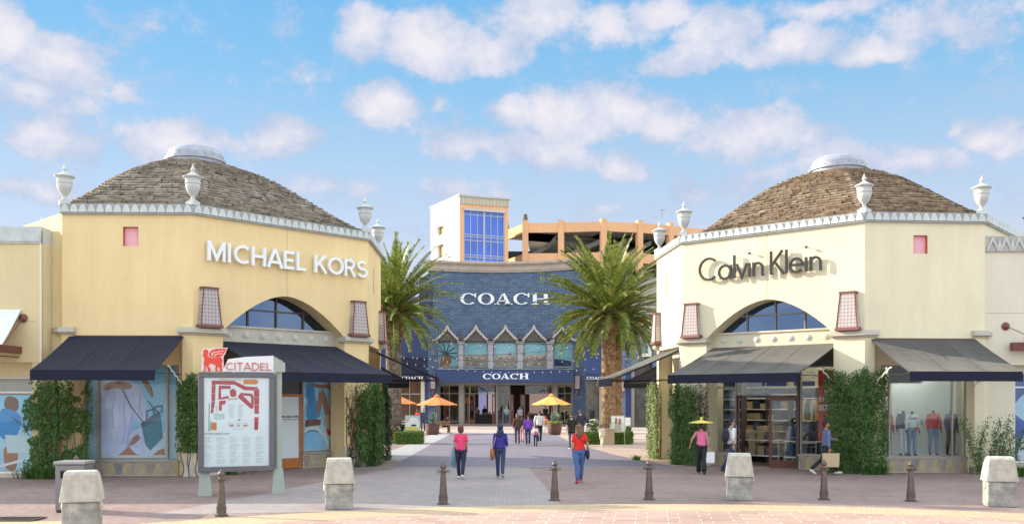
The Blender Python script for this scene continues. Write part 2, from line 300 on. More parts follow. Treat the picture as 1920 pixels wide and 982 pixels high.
GL = {  # glyph: (advance, [polylines]) on a unit cap height, strokes centred
 'M': (.98, [[(.1,0),(.1,1)],[(.1,.97),(.46,.12),(.82,.97)],[(.82,1),(.82,0)]]),
 'I': (.3, [[(.1,0),(.1,1)]]),
 'C': (.92, [arc(.5,.5,.4,.41,48,312,22)]),
 'H': (.86, [[(.1,0),(.1,1)],[(.7,0),(.7,1)],[(.1,.5),(.7,.5)]]),
 'A': (.86, [[(.04,0),(.41,1)],[(.41,1),(.78,0)],[(.16,.3),(.66,.3)]]),
 'E': (.7, [[(.1,0),(.1,1)],[(.1,.91),(.6,.91)],[(.1,.5),(.55,.5)],[(.1,.09),(.6,.09)]]),
 'L': (.62, [[(.1,0),(.1,1)],[(.1,.09),(.55,.09)]]),
 'K': (.8, [[(.1,0),(.1,1)],[(.14,.42),(.66,1)],[(.3,.55),(.7,0)]]),
 'O': (.98, [arc(.48,.5,.4,.41,0,360,28)]),
 'R': (.78, [[(.1,0),(.1,1)],[(.1,.91),(.38,.91)]+arc(.38,.7,.21,.21,90,-90,10)+[(.1,.49)],[(.36,.5),(.66,0)]]),
 'S': (.74, [arc(.36,.7,.24,.21,35,200,10)+arc(.36,.69,.24,.2,200,270,5)[1:]+arc(.36,.3,.26,.21,90,-20,8)[1:]+arc(.36,.3,.26,.21,-20,-150,8)[1:]]),
 'T': (.74, [[(.34,0),(.34,1)],[(.02,.95),(.66,.95)]]),
 'D': (.9, [[(.1,0),(.1,1)],[(.1,.95),(.35,.95)]+arc(.35,.5,.42,.45,90,-90,14)+[(.1,.05)]]),
 'J': (.5, [[(.34,1),(.34,.25)]+arc(.2,.25,.14,.18,0,-150,8)]), 'N': (.86, [[(.1,0),(.1,1)],[(.1,.97),(.7,.03)],[(.7,0),(.7,1)]]),
 ' ': (.42, []),
 'cC': (.98, [arc(.52,.5,.47,.47,48,312,26)]), 'a': (.72, [arc(.34,.3,.29,.29,0,360,22),[(.63,.6),(.63,0)]]), 'l': (.2, [[(.08,0),(.08,1)]]),
 'v': (.52, [[(.0,.6),(.24,0),(.48,.6)]]), 'i': (.2, [[(.08,0),(.08,.6)]]), 'n': (.6, [[(.08,0),(.08,.6)],[(.08,.3)]+arc(.29,.34,.21,.22,175,0,12)+[(.5,0)]]),
 'e': (.68, [[(.06,.32),(.6,.32)]+arc(.33,.3,.28,.28,5,318,22)]), 'kK': (.7, [[(.08,0),(.08,1)],[(.12,.4),(.6,1)],[(.24,.54),(.66,0)]]),
}
def strokes(mb, glyphs, size, w, y0, y1, T=None, sx=1., track=0.):
    x = 0
    for g in glyphs:
        adv, pls = GL[g]
        for k, pl in enumerate(pls):
            e = .0015*k
            ribbon(mb, [((x+a*sx)*size, b*size) for a, b in pl], w*size, y0+e, y1, T)
        x += adv*sx+track
    return x*size
def letters(parent, glyphs, size, w, y0, y1, m, T, sx=1., name='letter'):
    x = 0
    for g in glyphs:
        adv, pls = GL[g]
        if pls:
            mb = MB(T)
            for k, pl in enumerate(pls): ribbon(mb, [((x+a*sx)*size, b*size) for a, b in pl], w*size, y0+.0015*k, y1)
            mb.build(name, m, parent)
        x += adv*sx
def widecoach(mb, size, y0, y1, T=None):
    """wide slab-serif C O A C H, cap height size"""
    def ring(cx, a0, a1, ox=.62, oy=.5, ix=.36, iy=.43, n=30):
        vs = [];fs = []
        for i in range(n+1):
            a = R(a0+(a1-a0)*i/n)
            for (rx, ry) in ((ox, oy), (ix, iy)):
                for yy in (y0, y1): vs.append(((cx+rx*cos(a))*size, yy, (.5+ry*sin(a))*size))
        for i in range(n):
            a, b = 4*i, 4*i+4; fs += [(a, b, b+2, a+2), (a+1, a+3, b+3, b+1), (a, a+1, b+1, b), (a+2, b+2, b+3, a+3)]
        fs += [(0, 2, 3, 1), (4*n, 4*n+1, 4*n+3, 4*n+2)]
        mb.add(vs, fs, T)
    P = lambda pts: mb.prism([(x*size, z*size) for x, z in pts], y0-.001, y1, T)
    def C(x):
        ring(x+.62, 42, 318); P([(x+1.1, .62), (x+1.19, .62), (x+1.19, 1.0), (x+1.13, 1.0), (x+1.02, .82)]); 
    C(0); ring(1.32+.62, 0, 360)
    x = 2.56
    P([(x+.12, .0), (x+.22, 0), (x+.72, 1.02), (x+.62, 1.02)]); P([(x+.86, 0), (x+1.22, 0), (x+.76, 1.02), (x+.60, 1.02)]); P([(x+.3, .28), (x+.9, .28), (x+.9, .36), (x+.3, .36)])
    P([(x, 0), (x+.4, 0), (x+.4, .07), (x, .07)]); P([(x+.76, 0), (x+1.36, 0), (x+1.36, .07), (x+.76, .07)])
    C(3.98)
    x = 5.32
    for a in (0, .82):
        P([(x+a+.12, .05), (x+a+.42, .05), (x+a+.42, .95), (x+a+.12, .95)])
        P([(x+a, 0), (x+a+.54, 0), (x+a+.54, .07), (x+a, .07)]); P([(x+a, .93), (x+a+.54, .93), (x+a+.54, 1), (x+a, 1)])
    P([(x+.4, .45), (x+.96, .45), (x+.96, .53), (x+.4, .53)])
    return 6.68*size
# ================================================================== materials
stuccoM = mat('yellow_stucco', (.80, .625, .33), .9, .06, .5, .25, 60, stain=.10)
stuccoC = mat('cream_stucco', (.78, .71, .50), .9, .06, .5, .25, 60, stain=.10)
stuccoW = mat('pale_wing_stucco', (.70, .66, .52), .9, .05, .5, .2, 60, stain=.08)
castM = mat('cast_stone_pale', (.56, .60, .58), .8, .1, 4, .2, 50, stain=.22)
castW = mat('cast_stone_white', (.56, .59, .56), .8, .08, 4, .2, 50, stain=.18)
capM = mat('capital_stone', (.50, .47, .39), .8, .1, 3, .2, 50)
baseM = mat('plinth_stone', (.55, .50, .42), .85, .18, 3, .3, 30, stain=.25)
navy = mat('navy_canvas', (.007, .009, .026), .9, .25, 1.3, .15, 300, sheen=.03)
navyS = mat('sunlit_navy_canvas', (.045, .045, .045), .85, .2, 1.2, .15, 300, sheen=.3)  # navy canvas with its sunlit grey put into the base colour
navyD = mat('dark_navy_canvas', (.004, .006, .024), .85, .1, 4, .1, 300)
darkm = mat('dark_metal', (.03, .03, .035), .45, .1, 6, metal=.3)
whitem = mat('white_paint', (.78, .78, .75), .5, .04, 4)
alum = mat('window_metal', (.34, .33, .29), .45, .05, 5, metal=.4)
bronze = mat('bronze_frame', (.09, .075, .065), .4, .1, 5, metal=.5)
redtrim = mat('oxide_red_trim', (.17, .05, .042), .55, .15, 6, .1, 40)
glass = glassmat('window_glass', refl=.01); glassA = glassmat('arch_glass', (.05, .10, .2), .16, .005, (.42, .62, 1)); glassP = glassmat('poster_glass', (.96, .98, .99), -.01)
inter = mat('interior_plaster', (.55, .52, .45), .9, .05, 2); blackm = mat('black_void', (.012, .012, .014), .9)
lampm = mat('lamp_tube', (1, .95, .85), .5, emit=7)
def plaidmat():
    m = bpy.data.materials.new('plaid_lantern_panel'); m.use_nodes = True; n, l = m.node_tree.nodes, m.node_tree.links; b = n['Principled BSDF']
    t = n.new('ShaderNodeTexCoord'); sp = n.new('ShaderNodeSeparateXYZ'); l.new(t.outputs['Object'], sp.inputs[0]); s = []
    for k, f in ((0, 9.), (2, 9.)):
        a = n.new('ShaderNodeMath'); a.operation = 'MULTIPLY'; l.new(sp.outputs[k], a.inputs[0]); a.inputs[1].default_value = f*2*pi
        c = n.new('ShaderNodeMath'); c.operation = 'SINE'; l.new(a.outputs[0], c.inputs[0]); d = n.new('ShaderNodeMath'); d.operation = 'GREATER_THAN'; l.new(c.outputs[0], d.inputs[0]); d.inputs[1].default_value = .0; s.append(d)
    a = n.new('ShaderNodeMath'); l.new(s[0].outputs[0], a.inputs[0]); l.new(s[1].outputs[0], a.inputs[1])
    r = n.new('ShaderNodeValToRGB'); r.color_ramp.interpolation = 'CONSTANT'; e = r.color_ramp.elements
    e[0].position = 0; e[0].color = (.52, .47, .44, 1); e[1].position = .3; e[1].color = (.39, .34, .33, 1); q = e.new(.7); q.color = (.30, .25, .25, 1)
    h = n.new('ShaderNodeMath'); h.operation = 'MULTIPLY'; h.inputs[1].default_value = .5; l.new(a.outputs[0], h.inputs[0]); l.new(h.outputs[0], r.inputs[0]); l.new(r.outputs[0], b.inputs['Base Color']); b.inputs['Roughness'].default_value = .6
    return m
plaid = plaidmat()
def shakemat(name, cols):
    m = bpy.data.materials.new(name); m.use_nodes = True; n, l = m.node_tree.nodes, m.node_tree.links; b = n['Principled BSDF']; b.inputs['Roughness'].default_value = .85
    g = n.new('ShaderNodeNewGeometry'); r = n.new('ShaderNodeValToRGB'); l.new(g.outputs['Random Per Island'], r.inputs[0]); e = r.color_ramp.elements
    e[0].color = cols[0]+(1,); e[1].color = cols[-1]+(1,)
    for i, c in enumerate(cols[1:-1]): q = e.new((i+1)/(len(cols)-1)); q.color = c+(1,)
    t = n.new('ShaderNodeTexCoord'); z = n.new('ShaderNodeTexNoise'); z.inputs['Scale'].default_value = 5; z.inputs['Detail'].default_value = 6; l.new(t.outputs['Object'], z.inputs['Vector'])
    mr = n.new('ShaderNodeMapRange'); mr.inputs[1].default_value = .3; mr.inputs[2].default_value = .7; mr.inputs[3].default_value = .6; mr.inputs[4].default_value = 1.3; l.new(z.outputs['Fac'], mr.inputs[0])
    v = n.new('ShaderNodeVectorMath'); v.operation = 'SCALE'; l.new(r.outputs[0], v.inputs[0]); l.new(mr.outputs[0], v.inputs['Scale']); l.new(v.outputs[0], b.inputs['Base Color']); return m
shakeM = shakemat('shaded_grey_shakes', [(.20, .165, .125), (.33, .285, .22), (.26, .22, .17), (.38, .335, .27), (.17, .145, .12)])  # shade on the left roof put into a greyer copy of the wood
shakeC = shakemat('sunlit_brown_shakes', [(.18, .13, .085), (.29, .215, .145), (.24, .175, .115), (.34, .26, .18), (.15, .11, .075)])  # same wood, with the sunlit brown put into its colours
tileC = [(.28, .25, .22), (.40, .34, .20), (.36, .29, .27), (.43, .38, .27), (.21, .21, .23)]
tilem = [mat('plinth_tile_%s' % n_, c, .7, .2, 8, .1, 40) for n_, c in zip(('taupe', 'ochre', 'mauve', 'sand', 'slate'), tileC)]
# ================================================================== ground
redb = brickmat('red_brown_pavers', (.245, .170, .152), (.315, .225, .200), (.16, .12, .11), .21, .105, .006, .75, (0, 0, R(45)), .2)
greyb = brickmat('grey_buff_pavers', (.305, .26, .245), (.37, .315, .295), (.2, .165, .16), .21, .105, .006, .75, (0, 0, 0), .12)
blueb = brickmat('blue_grey_street_pavers', (.175, .155, .20), (.225, .195, .245), (.11, .095, .12), .21, .105, .006, .7, (0, 0, R(45)), .12)
tanb = brickmat('tan_band_pavers', (.50, .37, .22), (.58, .44, .27), (.3, .22, .15), .2, .1, .008, .75, (0, 0, R(20)), .12)
pinkb = brickmat('pink_forecourt_pavers', (.36, .225, .18), (.46, .30, .235), (.60, .50, .42), .62, .31, .014, .75, (0, 0, R(8)), .14, off=.35)
conc = mat('kerb_concrete', (.42, .39, .36), .85, .15, 2, .2, 40)
def sheet(name, pts, z, m):
    mb = MB(); mb.poly([(x, y, z) for x, y in pts]); o = mb.build(name, m, fix=False)
    if o.data.polygons[0].normal.z < 0: o.data.flip_normals()
    return tag(o, kind='structure')
sheet('plaza_ground', [(-400, -40), (400, -40), (400, 900), (-400, 900)], 0, redb)
sheet('entrance_paving', [(-3.9, 32.9), (.56, 32.9), (1.1, 20.5), (-7.2, 19.3)], .004, greyb)
sheet('street', [(-4.2, 33.2), (5.6, 33.2), (4.4, 40), (3.2, 52), (3.0, 66), (4, 84), (-4.2, 84), (-4.2, 66)], .004, blueb)
def fan(cx, cy, r0, r1, a0, a1, n=60): return [(cx+r0*cos(R(a0+(a1-a0)*i/n)), cy+r0*sin(R(a0+(a1-a0)*i/n))) for i in range(n+1)]+[(cx+r1*cos(R(a1-(a1-a0)*i/n)), cy+r1*sin(R(a1-(a1-a0)*i/n))) for i in range(n+1)]
def ringsheet(name, cx, cy, r0, r1, a0, a1, z, m, n=80):
    mb = MB(); vs = [];fs = []
    for i in range(n+1):
        a = R(a0+(a1-a0)*i/n); vs += [(cx+r0*cos(a), cy+r0*sin(a), z), (cx+r1*cos(a), cy+r1*sin(a), z)]
    for i in range(n): fs.append((2*i, 2*i+1, 2*i+3, 2*i+2))
    mb.add(vs, fs); o = mb.build(name, m, fix=False)
    if o.data.polygons[0].normal.z < 0: o.data.flip_normals()
    return tag(o, kind='structure')
ringsheet('pavement_band', 3, 5.0, 15.0, 16.25, 0, 180, .008, tanb)
sheet('side_pavement', [(-30, 19.2), (-8.2, 18.2), (-9.5, 14), (-30, 10)], .008, tanb)
sheet('forecourt', [(3+15*cos(R(a)), 5.0+15*sin(R(a))) for a in range(0, 181, 3)]+[(-12, -10), (18, -10)], .012, pinkb)
ringsheet('pale_kerb_line', .4, 8.2, 24.75, 25.0, 72, 108, .012, conc)
sheet('left_walkway_edge', [(-5.5, 38), (-4.2, 36), (-4.2, 66), (-5.4, 66)], .008, mat('pale_concrete_slab', (.36, .36, .36), .8, .12, 1.2, .15, 40))
sheet('cross_street', [(-14, 67), (16, 67), (16, 83.5), (-14, 83.5)], .008, mat('sunlit_cross_paving', (.46, .37, .31), .85, .12, .8, .15, 40))  # brightness of a sunlit strip put into the paving colour
sheet('right_walkway', [(3.2, 52), (4.4, 40), (5.6, 33.4), (14, 40), (14, 66.8), (3.0, 66.8)], .006, brickmat('sunlit_walk_pavers', (.42, .31, .25), (.5, .38, .3), (.28, .2, .17), .4, .2, .008, .8, (0, 0, R(15)), .15))  # same pavers as the street, sunlight put into their colour
# street kerb steps at the coach building
# ================================================================== pavilions
VO = [(-1.95, -6.6), (1.95, -6.6), (6.6, -1.95), (6.6, 1.95), (1.95, 6.6), (-1.95, 6.6), (-6.6, 1.95), (-6.6, -1.95)]
T22 = tan(R(22.5)); ZT, ZC = 7.92, 8.19
def FF(k): a, b = VO[k], VO[(k+1) % 8]; return FR(a[0], a[1], b[0]-a[0], b[1]-a[1])
def FL(k): a, b = VO[k], VO[(k+1) % 8]; return sqrt((a[0]-b[0])**2+(a[1]-b[1])**2)
def face_prism(mb, k, poly, y0, y1):
    L = FL(k); n = len(poly); F = FF(k)
    def adj(x, y): return x+y*T22 if x <= 1e-6 else (x-y*T22 if x >= L-1e-6 else x)
    vs = [(adj(x, y0), y0, z) for x, z in poly]+[(adj(x, y1), y1, z) for x, z in poly]
    mb.add(vs, [tuple(range(n)), tuple(range(2*n-1, n-1, -1))]+[(i, i+n, (i+1) % n+n, (i+1) % n) for i in range(n)], F)
def archpts(a, b, z0, z1, n=16):
    out = []; c = (a+b)/2
    for i in range(2*n+1):
        t = i/(2*n); u = a+(b-a)*t; q = 1-abs(2*t-1); out.append((u, z0+(z1-z0)*(1-(1-q)**1.75)))
    return out
def boxes_with_hole(mb, u0, u1, z0, z1, holes, y0, y1, T):
    x = u0
    for (a, b, c, d) in sorted(holes):
        if a > x: mb.box(x, a, y0, y1, z0, z1, T)
        if c > z0: mb.box(a, b, y0, y1, z0, c, T)
        if d < z1: mb.box(a, b, y0, y1, d, z1, T)
        x = b
    if x < u1: mb.box(x, u1, y0, y1, z0, z1, T)
ROOF = [(6.50, 8.16), (6.1, 8.33), (5.55, 8.62), (5.0, 8.95), (4.4, 9.33), (3.8, 9.70), (3.1, 10.10), (2.3, 10.47), (1.6, 10.72), (.95, 10.90)]
def prof(t):
    r0 = ROOF[0][0]-t*(ROOF[0][0]-ROOF[-1][0])
    for (a, za), (b, zb) in zip(ROOF, ROOF[1:]):
        if b <= r0 <= a+1e-9: return r0, za+(zb-za)*(a-r0)/(a-b)
    return ROOF[-1]
def roof_mesh():
    mb = MB(); rnd = random.Random(3); N = 27
    lens = [0]
    for i in range(400):
        (r0, z0), (r1, z1) = prof(i/400), prof((i+1)/400); lens.append(lens[-1]+sqrt((r0-r1)**2+(z0-z1)**2))
    def tt(s):
        for i in range(400):
            if lens[i+1] >= s: return (i+(s-lens[i])/(lens[i+1]-lens[i]))/400
        return 1
    tot = lens[-1]; cs = [tt(tot*i/N) for i in range(N+1)]
    for j in range(8):
        A, B = Vector(VO[j]), Vector(VO[(j+1) % 8])
        for i in range(N):
            (ra, za), (rb, zb) = prof(cs[i]), prof(min(1, cs[i+1]+.25/N))
            ka, kb = ra/6.6, rb/6.6
            a0, b0, a1, b1 = [Vector((p.x*k, p.y*k, z)) for p, k, z in ((A, ka, za), (B, ka, za), (A, kb, zb), (B, kb, zb))]
            nrm = (b0-a0).cross(a1-a0).normalized(); 
            if nrm.z < 0: nrm = -nrm
            wid = (b0-a0).length; x = rnd.uniform(-.15, 0)
            while x < wid:
                w = rnd.uniform(.16, .40); s0, s1 = max(0, x)/wid, min(wid, x+w-.008)/wid; x += w
                if s1 <= s0: continue
                dz = rnd.uniform(.06, .10); sl = rnd.uniform(-.03, .03)
                dn = (a1-a0).normalized()*sl
                p0, p1 = a0.lerp(b0, s0)+nrm*dz+dn, a0.lerp(b0, s1)+nrm*dz+dn
                q0, q1 = a1.lerp(b1, s0)+nrm*.005, a1.lerp(b1, s1)+nrm*.005
                d0, d1 = a0.lerp(b0, s0)-nrm*.03+dn, a0.lerp(b0, s1)-nrm*.03+dn
                mb.add([p0, p1, q1, q0, d0, d1], [(0, 1, 2, 3), (4, 5, 1, 0)])
        # hip caps
        for i in range(N):
            (ra, za), (rb, zb) = prof(cs[i]), prof(min(1, cs[i+1]+.2/N))
            d = A.normalized(); t = Vector((-d.y, d.x, 0))
            p = Vector((A.x*ra/6.6, A.y*ra/6.6, za+.07)); q = Vector((A.x*rb/6.6, A.y*rb/6.6, zb+.045))
            if ra > .8:
                for sgn in (-1, 1):
                    mb.add([p, p+t*.13*sgn-Vector((0, 0, .035)), q+t*.12*sgn-Vector((0, 0, .03)), q], [(0, 1, 2, 3)])
    return mb.mesh('shake_roof')
roofme = roof_mesh()
URN = [(.0, 0), (.13, 0), (.15, .05), (.075, .09), (.06, .17), (.09, .22), (.16, .3), (.21, .42), (.235, .52), (.225, .56), (.25, .60), (.235, .64), (.24, .74), (.31, .79), (.32, .82), (.2, .87), (.12, .92), (.06, .96), (.04, 1.0), (.085, 1.04), (.05, 1.1), (.025, 1.16), (0, 1.24)]
urnme = None
def urn(parent, loc, s=1):
    global urnme
    if urnme is None:
        mb = MB(); mb.lathe([(max(r, .001), z) for r, z in URN], 28); o = mb.build('urn', castW, parent, smooth=True); urnme = o.data
    else: o = bpy.data.objects.new('urn', urnme); COL.objects.link(o); o.parent = parent
    o.location = loc; o.scale = (s, s, s)
def cornice(parent, k, m, u0=0, u1=None, lw=.265):
    L = FL(k); mb = MB(); u1 = u1 or L
    face_prism(mb, k, [(0, ZT), (L, ZT), (L, ZC), (0, ZC)], -.06, .5)
    face_prism(mb, k, [(0, ZT-.045), (L, ZT-.045), (L, ZT-.003), (0, ZT-.003)], -.085, .1)
    n = round(L/lw); w = L/n
    for i in range(n):
        a = i*w; pts = [(a+.012, ZT+.01)]+[(a+.012+(w-.024)*t, ZT+.06+.185*(1-abs(2*t-1)**1.9)) for t in [x/12 for x in range(13)]]+[(a+w-.012, ZT+.01)]
        mb.k = 1; mb.prism(pts, -.11, -.055, FF(k))
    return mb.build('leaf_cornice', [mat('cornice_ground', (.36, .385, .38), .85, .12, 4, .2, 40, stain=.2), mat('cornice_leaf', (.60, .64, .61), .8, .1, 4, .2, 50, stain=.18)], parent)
def capital(mb, j):           # moulded ledge round corner j
    k0, k1 = (j-1) % 8, j; F0, F1, L0 = FF(k0), FF(k1), FL(k0)
    short = lambda k: k % 2 == 0
    a, b = (.42 if short(k0) else 1.08), (.42 if short(k1) else 1.08)
    for (z0, z1, o) in ((4.28, 4.33, .08), (4.332, 4.47, .16), (4.472, 4.50, .10)):
        C = Vector(VO[j]); d = C.normalized()
        P = lambda F, u, y: (F @ Vector((u, y, 0))).xy
        pts = [P(F0, L0-a, .25), P(F0, L0-a, -o), P(F0, L0+o*T22, -o), P(F1, b, -o), P(F1, b, .25)]
        mb.prismz([tuple(p) for p in pts], z0, z1)
def lantern(parent, k, u, z=4.50, s=1.):
    T = FF(k) @ Matrix.Translation((u, -.16, z)) ; r = MB(T)
    def taper(mb, w0, w1, d0, d1, z0, z1):
        mb.add([(-w0, -d0, z0), (w0, -d0, z0), (w0, .155, z0), (-w0, .155, z0), (-w1, -d1, z1), (w1, -d1, z1), (w1, .155, z1), (-w1, .155, z1)], [(0, 3, 2, 1), (4, 5, 6, 7), (0, 1, 5, 4), (1, 2, 6, 5), (2, 3, 7, 6), (3, 0, 4, 7)])
    taper(r, .40, .37, .13, .11, 0, .09); taper(r, .27, .27, .06, .06, 1.17, 1.23)
    for sx in (-1, 1):          # corner edging
        for yy in (0,): r.tube([(sx*.335, -.085, .09), (sx*.232, -.03, 1.17)], .022, 6)
    o = r.build('wall_lantern', redtrim, parent)
    p = MB(); taper(p, .335, .232, .085, .03, .0, 1.08)
    q = p.build('plaid_shade', plaid, o, fix=True); q.matrix_local = T @ Matrix.Translation((0, 0, .09))
    return o
def awning(parent, F, u0, u1, zt, zb, proj, y0=0., valance=.28, m=None, mv=None, ends=(1, 1)):
    m = m or navy; mv = mv or m
    mb = MB(F); n = 6
    def P(t): return (y0-(y0+proj)*t, zt+(zb-zt)*t-.035*sin(pi*t))
    ns_ = max(2, round((u1-u0)/1.1)); NU = ns_*6
    for i in range(n):
        (ya, za), (yb, zb_) = P(i/n), P((i+1)/n)
        for q in range(NU):
            a, b = u0+(u1-u0)*q/NU, u0+(u1-u0)*(q+1)/NU; sg = lambda k, t: -.035*abs(sin(pi*k/6))*sin(pi*min(1, t*.95))+.006*sin(k*2.3+t*7)*sin(pi*t)
            ha, hb, hc, hd = sg(q, i/n), sg(q+1, i/n), sg(q+1, (i+1)/n), sg(q, (i+1)/n)
            mb.add([(a, ya, za+ha), (b, ya, za+hb), (b, yb, zb_+hc), (a, yb, zb_+hd), (a, ya, za-.03+ha), (b, ya, za-.03+hb), (b, yb, zb_-.03+hc), (a, yb, zb_-.03+hd)], [(0, 1, 2, 3), (7, 6, 5, 4)]+([(0, 3, 7, 4)] if q == 0 else [])+([(1, 5, 6, 2)] if q == NU-1 else []))
    # stitched seams
    ns = max(2, round((u1-u0)/1.1))
    for i in range(1, ns):
        x = u0+(u1-u0)*i/ns
        for j in range(n):
            (ya, za), (yb, zb_) = P(j/n), P((j+1)/n); mb.add([(x-.012, ya, za+.006), (x+.012, ya, za+.006), (x+.012, yb, zb_+.006), (x-.012, yb, zb_+.006)], [(0, 1, 2, 3)])
    o = mb.build('awning', m, parent, fix=False)
    v = MB(F); nn = 24
    for i in range(nn):
        a, b = u0+(u1-u0)*i/nn, u0+(u1-u0)*(i+1)/nn; w = lambda x: -proj-.008-.006*sin(x*9)
        v.add([(a, w(a), zb+.005), (b, w(b), zb+.005), (b, w(b)-.01, zb-valance), (a, w(a)-.01, zb-valance), (a, w(a)+.02, zb-.01), (b, w(b)+.02, zb-.01), (b, w(b)+.012, zb-valance), (a, w(a)+.012, zb-valance)], [(0, 1, 2, 3), (5, 4, 7, 6), (2, 6, 7, 3), (0, 4, 5, 1)])
    v.build('valance', mv, o, fix=False)
    f = MB(F); f.tube([(u0+.03, -proj+.05, zb-.06), (u1-.03, -proj+.05, zb-.06)], .022, 6)
    for x in (u0+.06, (u0+u1)/2, u1-.06): f.tube([(x, y0, zt-.08), (x, -proj+.05, zb-.06)], .018, 6); f.tube([(x, y0+.02, zb-.05), (x, -proj+.1, zb-.06)], .015, 6)
    f.build('awning_frame', darkm, o)
    for s, x in ((ends[0], u0+.04), (ends[1], u1-.04)):
        if s:
            b = MB(F); pts = []
            for i in range(33):
                t = i/32; y = y0+.0-(.0+proj*.52)*t; z = zb-.38+(zt-zb)*.52*(1-t)*0+(.72)*t*.75+.045*abs(sin(t*pi*4)); pts.append((x, y, z))
            b.tube(pts, (.022), 6); b.build('scalloped_bracket', whitem, o)
    return o
def tile_plinth(parent, F, u0, u1, z1, y0):
    mb = MB(F); mb.box(u0, u1, y0, y0+.3, 0, z1); mb.k = 0
    n = max(3, round((u1-u0)/.24)); w = (u1-u0)/n
    for i in range(n):      # alternating tapered tiles
        a = u0+i*w; t = w*.16; mb.k = 1+(i % 2 and 1 or (0, 2, 4, 2)[(i//2) % 4])
        if i % 2: p = [(a-t, .03), (a+w+t, .03), (a+w-t, z1-.05), (a+t, z1-.05)]
        else: p = [(a+t+.01, .03), (a+w-t-.01, .03), (a+w+t-.01, z1-.05), (a-t+.01, z1-.05)]
        p = [(min(max(x, u0), u1), z) for x, z in p]; mb.prism(p, y0-.006-(.001*(i % 2)), y0+.01)
    o = mb.build('tiled_plinth', [baseM]+tilem, parent)
    s = MB(F); s.box(u0-.02, u1+.02, y0-.07, y0+.25, z1+.002, z1+.05); s.build('window_sill', alum, o)
def win(parent, F, u0, u1, z0, z1, y, mull=(), trans=(), fm=None, pm=None, w=.05, name='shop_window'):
    fm = fm or alum; mb = MB(F)
    mb.box(u0, u1, y-.03, y+.05, z1-w, z1); mb.box(u0, u1, y-.03, y+.05, z0, z0+w)
    mb.box(u0, u0+w, y-.03, y+.05, z0+w+.001, z1-w-.001); mb.box(u1-w, u1, y-.03, y+.05, z0+w+.001, z1-w-.001)
    for x in mull: mb.box(x-w/2, x+w/2, y-.031, y+.049, z0+w+.001, z1-w-.001)
    for z in trans: mb.box(u0+w, u1-w, y-.028, y+.046, z-w/2, z+w/2)
    o = mb.build(name, fm, parent); g = MB(F); g.box(u0+w*.6, u1-w*.6, y+.008, y+.016, z0+w*.6, z1-w*.6); g.build('pane', pm or glass, o); return o
